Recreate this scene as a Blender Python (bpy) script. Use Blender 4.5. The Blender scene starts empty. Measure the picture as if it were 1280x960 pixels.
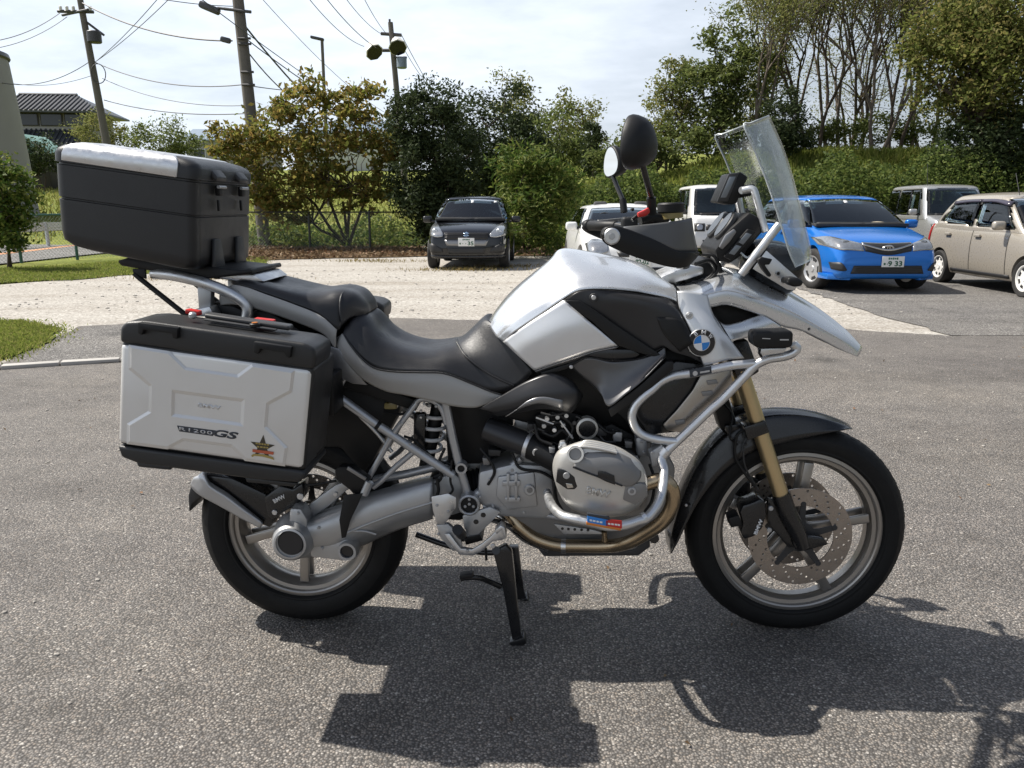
import bpy, bmesh, math, random
import numpy as np
from mathutils import Vector, Matrix
from mathutils.bvhtree import BVHTree
R = math.radians
rng = np.random.default_rng(7)
random.seed(7)
scene = bpy.context.scene
COL = scene.collection

# ------------------------------------------------------------------ camera
CAM_F, CAM_HOR, CAM_H = 1000.0, 257.0, 1.288          # focal length and horizon row (1280 px wide frame), eye height
PITCH = math.atan((480 - CAM_HOR) / CAM_F)
cd = bpy.data.cameras.new('camera'); cam = bpy.data.objects.new('camera', cd); COL.objects.link(cam)
cam.location = (0, 0, CAM_H); cam.rotation_euler = (R(90) - PITCH, 0, 0)
cd.sensor_width = 36; cd.sensor_fit = 'HORIZONTAL'; cd.lens = 36 * CAM_F / 1280
cd.clip_start = 0.05; cd.clip_end = 3000
scene.camera = cam

# ------------------------------------------------------------------ sky, sun, exposure
SUN_AZ, SUN_EL = 163.0, 53.5                           # azimuth from +X, counter-clockwise
world = bpy.data.worlds.new('World'); scene.world = world; world.use_nodes = True
wn, wl = world.node_tree.nodes, world.node_tree.links
wn.clear()
def N(nodes, t, **kw):
    n = nodes.new(t)
    for k, v in kw.items(): setattr(n, k, v)
    return n
sky = N(wn, 'ShaderNodeTexSky', sky_type='NISHITA', sun_disc=False)
sky.sun_elevation = R(SUN_EL); sky.sun_rotation = R(90 - SUN_AZ)
sky.air_density = 1.0; sky.dust_density = 2.0; sky.ozone_density = 1.0
tc = N(wn, 'ShaderNodeTexCoord')
sep = N(wn, 'ShaderNodeSeparateXYZ'); wl.new(tc.outputs['Generated'], sep.inputs[0])
zc = N(wn, 'ShaderNodeMath', operation='MAXIMUM'); wl.new(sep.outputs['Z'], zc.inputs[0]); zc.inputs[1].default_value = 0.0
za = N(wn, 'ShaderNodeMath', operation='ADD'); wl.new(zc.outputs[0], za.inputs[0]); za.inputs[1].default_value = 0.16
dv = N(wn, 'ShaderNodeVectorMath', operation='DIVIDE'); wl.new(tc.outputs['Generated'], dv.inputs[0]); wl.new(za.outputs[0], dv.inputs[1])
mp = N(wn, 'ShaderNodeMapping'); mp.inputs['Scale'].default_value = (0.8, 0.9, 0.0); mp.inputs['Location'].default_value = (3.1, 1.7, 0)
mp.inputs['Rotation'].default_value = (0, 0, R(25)); wl.new(dv.outputs[0], mp.inputs['Vector'])
n1 = N(wn, 'ShaderNodeTexNoise'); n1.inputs['Scale'].default_value = 0.75; n1.inputs['Detail'].default_value = 4; n1.inputs['Roughness'].default_value = 0.5
n2 = N(wn, 'ShaderNodeTexNoise'); n2.inputs['Scale'].default_value = 5.5; n2.inputs['Detail'].default_value = 5; n2.inputs['Roughness'].default_value = 0.55
wl.new(mp.outputs[0], n1.inputs['Vector']); wl.new(mp.outputs[0], n2.inputs['Vector'])
r1 = N(wn, 'ShaderNodeMapRange'); r1.inputs['From Min'].default_value = 0.30; r1.inputs['From Max'].default_value = 0.62
r1.inputs['To Min'].default_value = 0.50; r1.inputs['To Max'].default_value = 0.92; wl.new(n1.outputs['Fac'], r1.inputs['Value'])
r2 = N(wn, 'ShaderNodeMapRange'); r2.inputs['From Min'].default_value = 0.3; r2.inputs['From Max'].default_value = 0.7
r2.inputs['To Min'].default_value = -0.10; r2.inputs['To Max'].default_value = 0.12; wl.new(n2.outputs['Fac'], r2.inputs['Value'])
ca = N(wn, 'ShaderNodeMath', operation='ADD', use_clamp=True); wl.new(r1.outputs[0], ca.inputs[0]); wl.new(r2.outputs[0], ca.inputs[1])
# thin bright veil of cloud; forward scattering makes it brighter towards the sun
sd = (math.cos(R(SUN_AZ)) * math.cos(R(SUN_EL)), math.sin(R(SUN_AZ)) * math.cos(R(SUN_EL)), math.sin(R(SUN_EL)))
dt = N(wn, 'ShaderNodeVectorMath', operation='DOT_PRODUCT'); wl.new(tc.outputs['Generated'], dt.inputs[0]); dt.inputs[1].default_value = sd
gl = N(wn, 'ShaderNodeMapRange'); gl.inputs['From Min'].default_value = -0.5; gl.inputs['From Max'].default_value = 0.42
gl.inputs['To Min'].default_value = 1.3; gl.inputs['To Max'].default_value = 13.0; wl.new(dt.outputs['Value'], gl.inputs['Value'])
cc = N(wn, 'ShaderNodeVectorMath', operation='SCALE'); cc.inputs[0].default_value = (0.905, 0.985, 1.10); wl.new(gl.outputs[0], cc.inputs['Scale'])
# the veil thins out towards the zenith, where one looks through less of it
th = N(wn, 'ShaderNodeMapRange', interpolation_type='SMOOTHSTEP'); th.inputs['From Min'].default_value = 0.22; th.inputs['From Max'].default_value = 0.85
th.inputs['To Min'].default_value = 1.0; th.inputs['To Max'].default_value = 0.12; wl.new(zc.outputs[0], th.inputs['Value'])
cm = N(wn, 'ShaderNodeMath', operation='MULTIPLY', use_clamp=True); wl.new(ca.outputs[0], cm.inputs[0]); wl.new(th.outputs[0], cm.inputs[1])
mx = N(wn, 'ShaderNodeMix', data_type='RGBA'); wl.new(cm.outputs[0], mx.inputs['Factor']); wl.new(sky.outputs[0], mx.inputs['A']); wl.new(cc.outputs[0], mx.inputs['B'])
bg = N(wn, 'ShaderNodeBackground'); bg.inputs['Strength'].default_value = 0.07; wl.new(mx.outputs['Result'], bg.inputs['Color'])
wo = N(wn, 'ShaderNodeOutputWorld'); wl.new(bg.outputs[0], wo.inputs[0])
sl = bpy.data.lights.new('sun', 'SUN'); sl.energy = 5.0; sl.angle = R(0.55); sl.color = (1.0, 0.95, 0.87)
so = bpy.data.objects.new('sun', sl); COL.objects.link(so)
so.rotation_euler = Vector(sd).to_track_quat('Z', 'Y').to_euler(); so.location = (-20, 12, 30)
vs = scene.view_settings
vs.view_transform = 'Standard'; vs.look = 'None'; vs.gamma = 1.0; vs.use_curve_mapping = False; vs.exposure = 0.42
scene.cycles.sample_clamp_indirect = 3.0; scene.cycles.caustics_reflective = False; scene.cycles.caustics_refractive = False
scene.cycles.max_bounces = 8; scene.cycles.transparent_max_bounces = 24

# ------------------------------------------------------------------ surveying: photo rows/columns to places in the world
BX, BY, BYAW = 0.108, 2.325, -0.036                    # the motorcycle stands here
_cy, _sy = math.cos(BYAW), math.sin(BYAW)
def _ray(u, v):
    a, b = (u - 640) / CAM_F, (v - 480) / CAM_F
    return (a, math.cos(PITCH) - b * math.sin(PITCH), -math.sin(PITCH) - b * math.cos(PITCH))
def gnd(u, v, z=0.0):
    d = _ray(u, v); t = (z - CAM_H) / d[2]
    return Vector((t * d[0], t * d[1], z))
def far(u, v, y):
    d = _ray(u, v); t = y / d[1]
    return Vector((t * d[0], y, CAM_H + t * d[2]))
LATK = [1.0]                                           # half-width factor of the bodywork being laid out
def P(u, v, lat):                                       # point of the motorcycle (its own axes: x forward, y left, z up)
    lat *= LATK[0]
    d = _ray(u, v)
    dx, dy = _cy * d[0] + _sy * d[1], -_sy * d[0] + _cy * d[1]
    ox, oy = -(_cy * BX + _sy * BY), _sy * BX - _cy * BY
    t = (lat - oy) / dy
    return Vector((ox + t * dx, lat, CAM_H + t * d[2]))

# ------------------------------------------------------------------ object helpers
def prop(o, label=None, cat=None, group=None, kind=None):
    if label: o['label'] = label
    if cat: o['category'] = cat
    if group: o['group'] = group
    if kind: o['kind'] = kind
    return o
def empty(name, loc=(0, 0, 0), rz=0.0, label=None, cat=None, group=None):
    o = bpy.data.objects.new(name, None); COL.objects.link(o)
    o.location = loc; o.rotation_euler = (0, 0, rz); o.empty_display_size = 0.2
    return prop(o, label, cat, group)
def link(name, me, mat=None, parent=None):
    o = bpy.data.objects.new(name, me); COL.objects.link(o)
    if mat is not None:
        me.materials.clear()
        for m in (mat if isinstance(mat, (list, tuple)) else [mat]): me.materials.append(m)
    if parent is not None: o.parent = parent
    return o
def finish(name, bm, mat, parent=None, smooth=38, recalc=True):
    if recalc: bmesh.ops.recalc_face_normals(bm, faces=bm.faces[:])
    if smooth:
        lim = R(smooth)
        for f in bm.faces: f.smooth = True
        for e in bm.edges:
            if len(e.link_faces) == 2 and e.calc_face_angle(0) > lim: e.smooth = False
    me = bpy.data.meshes.new(name); bm.to_mesh(me); bm.free()
    return link(name, me, mat, parent)
def mirrored(o, name=None):                              # the same part on the other side of the bike / car
    me = o.data.copy(); me.transform(Matrix.Scale(-1, 4, Vector((0, 1, 0)))); me.flip_normals()
    c = bpy.data.objects.new(name or o.name.split('.')[0], me); COL.objects.link(c); c.parent = o.parent
    for m in o.modifiers:
        k = c.modifiers.new(m.name, m.type)
        if m.type == 'SOLIDIFY': k.thickness = m.thickness; k.offset = m.offset
    return c
def prism_bm(pts, off, bev=0.0, seg=2, bm=None):
    """closed 3D polygon pts swept along vector off, edges rounded"""
    own = bmesh.new()
    a = [own.verts.new(p) for p in pts]; b = [own.verts.new(Vector(p) + Vector(off)) for p in pts]
    own.faces.new(a); own.faces.new(b[::-1]); n = len(a)
    for i in range(n): own.faces.new((a[i], b[i], b[(i + 1) % n], a[(i + 1) % n]))
    bmesh.ops.recalc_face_normals(own, faces=own.faces[:])
    if bev: bmesh.ops.bevel(own, geom=own.edges[:], offset=bev, segments=seg, affect='EDGES', profile=0.5, clamp_overlap=True)
    bmesh.ops.triangulate(own, faces=[f for f in own.faces if len(f.verts) > 4])
    if bm is None: return own
    me = bpy.data.meshes.new('tmp'); own.to_mesh(me); own.free(); bm.from_mesh(me); bpy.data.meshes.remove(me)
    return bm
def box_bm(c, s, bev=0.0, rot=None, bm=None, seg=2):
    hx, hy, hz = s[0] / 2, s[1] / 2, s[2] / 2
    M = (rot or Matrix.Identity(3))
    pts = [Vector(c) + M @ Vector(p) for p in ((-hx, -hy, -hz), (hx, -hy, -hz), (hx, -hy, hz), (-hx, -hy, hz))]
    return prism_bm(pts, M @ Vector((0, s[1], 0)), bev, seg, bm)
def catmull(pts, n, closed=False):
    p = np.array([tuple(q) for q in pts], float)
    if len(p) == 2 and not closed: return np.array([p[0] + (p[1] - p[0]) * t for t in np.linspace(0, 1, n)])
    if closed: q = np.vstack([p[-1], p, p[0], p[1]]); segs = len(p)
    else: q = np.vstack([2 * p[0] - p[1], p, 2 * p[-1] - p[-2]]); segs = len(p) - 1
    out = []
    for k in range(n):
        t = k / (n if closed else n - 1) * segs; i = min(int(t), segs - 1); f = t - i
        a, b, c, d = q[i], q[i + 1], q[i + 2], q[i + 3]
        out.append(0.5 * ((2 * b) + (-a + c) * f + (2 * a - 5 * b + 4 * c - d) * f * f + (-a + 3 * b - 3 * c + d) * f ** 3))
    return np.array(out)
def sweep(bm, path, rad, sides=10, cap=True, closed=False):
    path = [Vector(p) for p in path]; n = len(path)
    rad = list(rad) if hasattr(rad, '__len__') else [rad] * n
    up = None; rings = []
    for i, p in enumerate(path):
        if closed: t = path[(i + 1) % n] - path[i - 1]
        else: t = path[min(i + 1, n - 1)] - path[max(i - 1, 0)]
        if t.length < 1e-9: t = Vector((0, 0, 1))
        t.normalize()
        if up is None:
            up = t.orthogonal().normalized()
        up = (up - t * up.dot(t))
        if up.length < 1e-6: up = t.orthogonal()
        up.normalize(); w = t.cross(up)
        rings.append([bm.verts.new(p + (up * math.cos(a) + w * math.sin(a)) * rad[i]) for a in [2 * math.pi * k / sides for k in range(sides)]])
    for i in range(n if closed else n - 1):
        a, b = rings[i], rings[(i + 1) % n]
        for k in range(sides): bm.faces.new((a[k], a[(k + 1) % sides], b[(k + 1) % sides], b[k]))
    if cap and not closed:
        bm.faces.new(rings[0][::-1]); bm.faces.new(rings[-1])
    return bm
def tube(name, pts, r, mat, parent=None, n=None, sides=12, sm=True, closed=False):
    bm = bmesh.new()
    if sm and (len(pts) > 2 or closed): pts = catmull(pts, n or (len(pts) * 6), closed)
    sweep(bm, pts, r, sides, True, closed)
    return finish(name, bm, mat, parent, 50)
def disc_bm(c, ax, r, h, bev=0.0, seg=28, bm=None, r2=None):
    """solid round of radius r, from c along ax for h"""
    ax = Vector(ax).normalized(); u = ax.orthogonal().normalized(); w = ax.cross(u)
    own = bm if bm is not None else bmesh.new()
    r2 = r if r2 is None else r2
    prof = [(0.0, r - bev), (bev, r), (h - bev, r2), (h, r2 - bev)] if bev else [(0, r), (h, r2)]
    rings = [[own.verts.new(Vector(c) + ax * z + (u * math.cos(2 * math.pi * k / seg) + w * math.sin(2 * math.pi * k / seg)) * q) for k in range(seg)] for z, q in prof]
    for a, b in zip(rings, rings[1:]):
        for k in range(seg): own.faces.new((a[k], a[(k + 1) % seg], b[(k + 1) % seg], b[k]))
    own.faces.new(rings[0][::-1]); own.faces.new(rings[-1])
    return own
def lathe_bm(prof, c, ax, seg=64, closed=True, bm=None):
    """profile (radius, distance along axis) turned round the axis"""
    ax = Vector(ax).normalized()
    u = Vector((1, 0, 0)) if abs(ax.x) < 0.9 else Vector((0, 0, 1))
    u = (u - ax * u.dot(ax)).normalized(); w = ax.cross(u)
    own = bm if bm is not None else bmesh.new()
    rings = [[own.verts.new(Vector(c) + ax * d + (u * math.cos(2 * math.pi * k / seg) + w * math.sin(2 * math.pi * k / seg)) * r) for k in range(seg)] for r, d in prof]
    m = len(rings)
    for i in range(m if closed else m - 1):
        a, b = rings[i], rings[(i + 1) % m]
        for k in range(seg): own.faces.new((a[k], a[(k + 1) % seg], b[(k + 1) % seg], b[k]))
    return own
def grid_bm(G):
    bm = bmesh.new(); V = [[bm.verts.new(p) for p in row] for row in G]
    for i in range(len(V) - 1):
        for j in range(len(V[0]) - 1):
            try: bm.faces.new((V[i][j], V[i + 1][j], V[i + 1][j + 1], V[i][j + 1]))
            except ValueError: pass
    return bm
def surf(name, rows, mat, parent, nu=40, nv=16, sym=False, thick=0.004, smooth=50):
    """smooth sheet through rows of points; sym closes it over the middle of the bike"""
    rows = [[Vector(p) for p in r] for r in rows]
    if sym: rows = [[Vector((p.x, -p.y, p.z)) for p in r[:0:-1]] + r for r in rows]
    A = [catmull(r, nv) for r in rows]
    G = np.array([catmull([A[i][j] for i in range(len(A))], nu) for j in range(nv)])
    bm = grid_bm(G)
    o = finish(name, bm, mat, parent, smooth)
    if thick:
        m = o.modifiers.new('thickness', 'SOLIDIFY'); m.thickness = thick; m.offset = 0
    return o
def text_mesh(s, size=1.0, bold=0.0, depth=0.0, shear=0.0, space=1.0):
    cu = bpy.data.curves.new('lettering', 'FONT'); cu.body = s; cu.size = size; cu.offset = bold; cu.extrude = depth; cu.shear = shear; cu.space_character = space
    cu.align_x = 'CENTER'; cu.align_y = 'CENTER'; cu.resolution_u = 3
    o = bpy.data.objects.new('lettering', cu); COL.objects.link(o)
    bpy.context.view_layer.update()
    me = bpy.data.meshes.new_from_object(o.evaluated_get(bpy.context.evaluated_depsgraph_get()))
    bpy.data.objects.remove(o); bpy.data.curves.remove(cu)
    return me
def lettering(name, s, c, xdir, ydir, width, height, mat, parent, bold=0.02, depth=0.0005, shear=0.0, space=1.0):
    """words set at c, reading along xdir, upright along ydir, fitted to width x height"""
    me = text_mesh(s, 1.0, bold, 0.0, shear, space)
    co = np.array([v.co[:] for v in me.vertices]); lo, hi = co.min(0), co.max(0)
    xd, yd = Vector(xdir).normalized(), Vector(ydir).normalized(); nd = xd.cross(yd)
    for v in me.vertices:
        q = ((v.co.x - (lo[0] + hi[0]) / 2) / (hi[0] - lo[0]) * width, (v.co.y - (lo[1] + hi[1]) / 2) / (hi[1] - lo[1]) * height)
        v.co = Vector(c) + xd * q[0] + yd * q[1]
    o = link(name, me, mat, parent)
    m = o.modifiers.new('thickness', 'SOLIDIFY'); m.thickness = depth; m.offset = 0
    return o

# ------------------------------------------------------------------ materials
MATS = {}
def nt(name):
    m = bpy.data.materials.new(name); m.use_nodes = True; t = m.node_tree
    b = t.nodes['Principled BSDF']; return m, t.nodes, t.links, b
def pbr(name, col, rough=0.5, metal=0.0, var=0.12, vs=9.0, bump=0.0, bs=300.0, coat=0.0, spec=0.5, rvar=0.12, flake=0.0):
    if name in MATS: return MATS[name]
    m, n, l, b = nt(name)
    b.inputs['Roughness'].default_value = rough; b.inputs['Metallic'].default_value = metal
    b.inputs['Specular IOR Level'].default_value = spec; b.inputs['Coat Weight'].default_value = coat; b.inputs['Coat Roughness'].default_value = 0.06
    t = N(n, 'ShaderNodeTexCoord'); q = N(n, 'ShaderNodeTexNoise'); q.inputs['Scale'].default_value = vs; q.inputs['Detail'].default_value = 6
    l.new(t.outputs['Object'], q.inputs['Vector'])
    cr = N(n, 'ShaderNodeMix', data_type='RGBA')
    lo = [max(0, c * (1 - var)) for c in col]; hi = [min(1, c * (1 + var)) for c in col]
    cr.inputs['A'].default_value = (*lo, 1); cr.inputs['B'].default_value = (*hi, 1)
    l.new(q.outputs['Fac'], cr.inputs['Factor']); l.new(cr.outputs['Result'], b.inputs['Base Color'])
    if rvar:
        rr = N(n, 'ShaderNodeMapRange'); rr.inputs['From Min'].default_value = 0.3; rr.inputs['From Max'].default_value = 0.7
        rr.inputs['To Min'].default_value = max(0.02, rough - rvar * rough); rr.inputs['To Max'].default_value = min(1, rough + rvar * rough)
        q2 = N(n, 'ShaderNodeTexNoise'); q2.inputs['Scale'].default_value = vs * 4; q2.inputs['Detail'].default_value = 5
        l.new(t.outputs['Object'], q2.inputs['Vector']); l.new(q2.outputs['Fac'], rr.inputs['Value']); l.new(rr.outputs[0], b.inputs['Roughness'])
    if bump:
        q3 = N(n, 'ShaderNodeTexNoise'); q3.inputs['Scale'].default_value = bs; q3.inputs['Detail'].default_value = 2
        l.new(t.outputs['Object'], q3.inputs['Vector'])
        bp = N(n, 'ShaderNodeBump'); bp.inputs['Strength'].default_value = bump; bp.inputs['Distance'].default_value = 0.002
        l.new(q3.outputs['Fac'], bp.inputs['Height']); l.new(bp.outputs[0], b.inputs['Normal'])
    MATS[name] = m; return m
def leaf_mat(name, cols, trans=0.35, rough=0.45):
    """leaves: each leaf its own tone, some light let through"""
    if name in MATS: return MATS[name]
    m, n, l, b = nt(name)
    g = N(n, 'ShaderNodeNewGeometry'); cr = N(n, 'ShaderNodeValToRGB')
    e = cr.color_ramp.elements
    while len(e) < len(cols): e.new(0.5)
    for i, c in enumerate(cols): e[i].position = i / max(1, len(cols) - 1); e[i].color = (*c, 1)
    l.new(g.outputs['Random Per Island'], cr.inputs['Fac']); l.new(cr.outputs['Color'], b.inputs['Base Color'])
    b.inputs['Roughness'].default_value = rough + .15; b.inputs['Specular IOR Level'].default_value = 0.16
    tr = N(n, 'ShaderNodeBsdfTranslucent'); l.new(cr.outputs['Color'], tr.inputs['Color'])
    ms = N(n, 'ShaderNodeMixShader'); ms.inputs[0].default_value = trans
    l.new(b.outputs[0], ms.inputs[1]); l.new(tr.outputs[0], ms.inputs[2]); l.new(ms.outputs[0], n['Material Output'].inputs[0])
    MATS[name] = m; return m
# ================================================================== SETTING
def ground_mat(name, build):
    m, n, l, b = nt(name); t = N(n, 'ShaderNodeTexCoord'); build(n, l, b, t.outputs['Object']); MATS[name] = m; return m
def ramp(n, stops, interp='LINEAR'):
    r = N(n, 'ShaderNodeValToRGB'); r.color_ramp.interpolation = interp; e = r.color_ramp.elements
    while len(e) < len(stops): e.new(0.5)
    for i, (p, c) in enumerate(stops): e[i].position = p; e[i].color = (*c, 1)
    return r
def noise(n, l, vec, sc, det=5, rough=0.55, dist=0.0):
    q = N(n, 'ShaderNodeTexNoise'); q.inputs['Scale'].default_value = sc; q.inputs['Detail'].default_value = det
    q.inputs['Roughness'].default_value = rough; q.inputs['Distortion'].default_value = dist; l.new(vec, q.inputs['Vector']); return q
def mixc(n, l, fac, a, b, mode='MIX'):
    x = N(n, 'ShaderNodeMix', data_type='RGBA', blend_type=mode)
    for s, v in (('Factor', fac), ('A', a), ('B', b)):
        if hasattr(v, 'links'): l.new(v, x.inputs[s])
        elif s == 'Factor': x.inputs[s].default_value = v
        else: x.inputs[s].default_value = (*v, 1)
    return x.outputs['Result']
def asphalt_like(stones, tint, patch, scale, bumpd):
    def f(n, l, b, vec):
        v = N(n, 'ShaderNodeTexVoronoi'); v.inputs['Scale'].default_value = scale; l.new(vec, v.inputs['Vector'])
        v.inputs['Randomness'].default_value = 1.0
        sp = N(n, 'ShaderNodeSeparateColor'); l.new(v.outputs['Color'], sp.inputs[0])
        r = ramp(n, stones, 'LINEAR'); l.new(sp.outputs[0], r.inputs['Fac'])
        # binder between the stones
        gap = N(n, 'ShaderNodeMapRange'); gap.inputs['From Min'].default_value = 0.34; gap.inputs['From Max'].default_value = 0.62
        l.new(v.outputs['Distance'], gap.inputs['Value'])
        c = mixc(n, l, gap.outputs[0], r.outputs['Color'], (0.088, 0.082, 0.076))
        big = noise(n, l, vec, 0.55, 6, 0.62, 0.4); rb = ramp(n, patch); l.new(big.outputs['Fac'], rb.inputs['Fac'])
        c = mixc(n, l, 1.0, c, rb.outputs['Color'], 'MULTIPLY')
        mid = noise(n, l, vec, 4.0, 9, 0.78); rm = ramp(n, ((0.3, (0.74, 0.725, 0.70)), (0.5, (1.0, 0.99, 0.975)), (0.7, (1.24, 1.215, 1.18)))); l.new(mid.outputs['Fac'], rm.inputs['Fac'])
        c = mixc(n, l, 1.0, c, rm.outputs['Color'], 'MULTIPLY')
        # faint worn tracks where wheels pass
        tm = N(n, 'ShaderNodeMapping'); tm.inputs['Scale'].default_value = (.10, 1.3, 1); tm.inputs['Rotation'].default_value = (0, 0, R(7)); l.new(vec, tm.inputs['Vector'])
        tn = noise(n, l, tm.outputs[0], 1.0, 4, .55, .3); tr_ = ramp(n, ((0.35, (.86, .855, .85)), (0.5, (1, 1, 1)), (0.68, (1.10, 1.095, 1.085)))); l.new(tn.outputs['Fac'], tr_.inputs['Fac']); c = mixc(n, l, 1.0, c, tr_.outputs['Color'], 'MULTIPLY')
        # oil drips and damp stains, each with an outline of its own
        sv = N(n, 'ShaderNodeTexVoronoi'); sv.inputs['Scale'].default_value = 0.9; dm = N(n, 'ShaderNodeMapping'); l.new(vec, dm.inputs['Vector'])
        wob = noise(n, l, vec, 3.0, 5, 0.6); ad = N(n, 'ShaderNodeVectorMath', operation='MULTIPLY_ADD'); l.new(wob.outputs['Color'], ad.inputs[0]); ad.inputs[1].default_value = (.5, .5, 0); l.new(vec, ad.inputs[2]); l.new(ad.outputs[0], sv.inputs['Vector'])
        so_ = N(n, 'ShaderNodeMapRange'); so_.inputs['From Min'].default_value = 0.06; so_.inputs['From Max'].default_value = 0.16; so_.inputs['To Min'].default_value = 0.62; so_.inputs['To Max'].default_value = 1.0; l.new(sv.outputs['Distance'], so_.inputs['Value'])
        c = mixc(n, l, 1.0, c, so_.outputs[0], 'MULTIPLY')
        # a scatter of larger stones among the fine ones
        v2 = N(n, 'ShaderNodeTexVoronoi'); v2.inputs['Scale'].default_value = scale * .42; l.new(vec, v2.inputs['Vector']); s2 = N(n, 'ShaderNodeSeparateColor'); l.new(v2.outputs['Color'], s2.inputs[0])
        pk = N(n, 'ShaderNodeMath', operation='GREATER_THAN'); l.new(s2.outputs[2], pk.inputs[0]); pk.inputs[1].default_value = 0.74
        nr_ = N(n, 'ShaderNodeMath', operation='LESS_THAN'); l.new(v2.outputs['Distance'], nr_.inputs[0]); nr_.inputs[1].default_value = 0.40
        bth = N(n, 'ShaderNodeMath', operation='MULTIPLY'); l.new(pk.outputs[0], bth.inputs[0]); l.new(nr_.outputs[0], bth.inputs[1])
        r3 = ramp(n, stones); l.new(s2.outputs[0], r3.inputs['Fac'])
        c = mixc(n, l, bth.outputs[0], c, r3.outputs['Color'])
        l.new(c, b.inputs['Base Color']); b.inputs['Roughness'].default_value = 0.78; b.inputs['Specular IOR Level'].default_value = 0.35
        h = N(n, 'ShaderNodeMath', operation='MULTIPLY_ADD'); l.new(v.outputs['Distance'], h.inputs[0]); h.inputs[1].default_value = -1.0
        h2 = N(n, 'ShaderNodeMath', operation='MULTIPLY'); l.new(sp.outputs[1], h2.inputs[0]); h2.inputs[1].default_value = 0.7; l.new(h2.outputs[0], h.inputs[2])
        bp = N(n, 'ShaderNodeBump'); bp.inputs['Strength'].default_value = 0.75; bp.inputs['Distance'].default_value = bumpd
        l.new(h.outputs[0], bp.inputs['Height']); l.new(bp.outputs[0], b.inputs['Normal'])
    return f
M_ASPH = ground_mat('worn_asphalt', asphalt_like(((0, (0.10, 0.096, 0.092)), (0.18, (0.165, 0.159, 0.153)), (0.38, (0.215, 0.200, 0.185)), (0.62, (0.262, 0.244, 0.225)), (0.80, (0.265, 0.228, 0.195)), (0.92, (0.34, 0.315, 0.283)), (1, (0.50, 0.47, 0.43))),
                    None, ((0.3, (0.84, 0.84, 0.86)), (0.55, (1.0, 1.0, 1.0)), (0.75, (1.12, 1.1, 1.06))), 145.0, 0.0046))
M_ASPH2 = ground_mat('old_asphalt', asphalt_like(((0, (0.14, 0.137, 0.132)), (0.5, (0.25, 0.243, 0.232)), (1, (0.40, 0.385, 0.36))),
                    None, ((0.3, (0.74, 0.74, 0.76)), (0.7, (1.08, 1.07, 1.05))), 70.0, 0.005))
def gravel_f(n, l, b, vec):
    v = N(n, 'ShaderNodeTexVoronoi'); v.inputs['Scale'].default_value = 45; l.new(vec, v.inputs['Vector'])
    sp = N(n, 'ShaderNodeSeparateColor'); l.new(v.outputs['Color'], sp.inputs[0])
    r = ramp(n, ((0, (0.25, 0.234, 0.212)), (0.5, (0.375, 0.354, 0.325)), (1, (0.50, 0.483, 0.452)))); l.new(sp.outputs[0], r.inputs['Fac'])
    st = N(n, 'ShaderNodeMapping'); st.inputs['Scale'].default_value = (0.22, 1.1, 1); l.new(vec, st.inputs['Vector'])
    big = noise(n, l, st.outputs[0], 1.3, 7, 0.62, 0.3); rb = ramp(n, ((0.28, (0.80, 0.765, 0.71)), (0.44, (1.0, 0.985, 0.965)), (0.62, (1.12, 1.12, 1.11)))); l.new(big.outputs['Fac'], rb.inputs['Fac'])
    c = mixc(n, l, 1.0, r.outputs['Color'], rb.outputs['Color'], 'MULTIPLY')
    fine = noise(n, l, vec, 14, 8, 0.75); rf = ramp(n, ((0.3, (0.8, 0.78, 0.74)), (0.65, (1.1, 1.1, 1.1)))); l.new(fine.outputs['Fac'], rf.inputs['Fac'])
    c = mixc(n, l, 1.0, c, rf.outputs['Color'], 'MULTIPLY')
    dry = noise(n, l, st.outputs[0], 3.1, 7, 0.7); rd = ramp(n, ((0.63, (0, 0, 0)), (0.82, (.8, .8, .8)))); l.new(dry.outputs['Fac'], rd.inputs['Fac'])
    c = mixc(n, l, rd.outputs['Color'], c, (0.28, 0.24, 0.17))
    l.new(c, b.inputs['Base Color']); b.inputs['Roughness'].default_value = 0.9; b.inputs['Specular IOR Level'].default_value = 0.2
    bp = N(n, 'ShaderNodeBump'); bp.inputs['Strength'].default_value = 0.6; bp.inputs['Distance'].default_value = 0.02
    l.new(fine.outputs['Fac'], bp.inputs['Height']); l.new(bp.outputs[0], b.inputs['Normal'])
M_GRAVEL = ground_mat('pale_gravel', gravel_f)
def grass_f(a, b_, c_, sc=3.0):
    def f(n, l, b, vec):
        q = noise(n, l, vec, sc, 8, 0.7, 0.5); r = ramp(n, ((0.3, a), (0.52, b_), (0.72, c_))); l.new(q.outputs['Fac'], r.inputs['Fac'])
        q2 = noise(n, l, vec, sc * 22, 4, 0.7); r2 = ramp(n, ((0.3, (0.6, 0.6, 0.55)), (0.7, (1.25, 1.25, 1.2)))); l.new(q2.outputs['Fac'], r2.inputs['Fac'])
        l.new(mixc(n, l, 1.0, r.outputs['Color'], r2.outputs['Color'], 'MULTIPLY'), b.inputs['Base Color'])
        b.inputs['Roughness'].default_value = 0.9; b.inputs['Specular IOR Level'].default_value = 0.15
        bp = N(n, 'ShaderNodeBump'); bp.inputs['Distance'].default_value = 0.05; l.new(q2.outputs['Fac'], bp.inputs['Height']); l.new(bp.outputs[0], b.inputs['Normal'])
    return f
M_FIELD = ground_mat('field_grass', grass_f((0.12, 0.155, 0.03), (0.20, 0.225, 0.05), (0.29, 0.27, 0.09), 0.35))
M_TURF = ground_mat('turf_soil', grass_f((0.07, 0.10, 0.02), (0.12, 0.15, 0.03), (0.19, 0.18, 0.06), 1.5))
M_LITTER = ground_mat('leaf_litter_soil', grass_f((0.05, 0.035, 0.022), (0.15, 0.10, 0.055), (0.24, 0.16, 0.09), 2.2))
M_CONC = pbr('concrete', (0.42, 0.40, 0.37), 0.85, var=0.2, vs=3, bump=0.4, bs=60)
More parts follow.
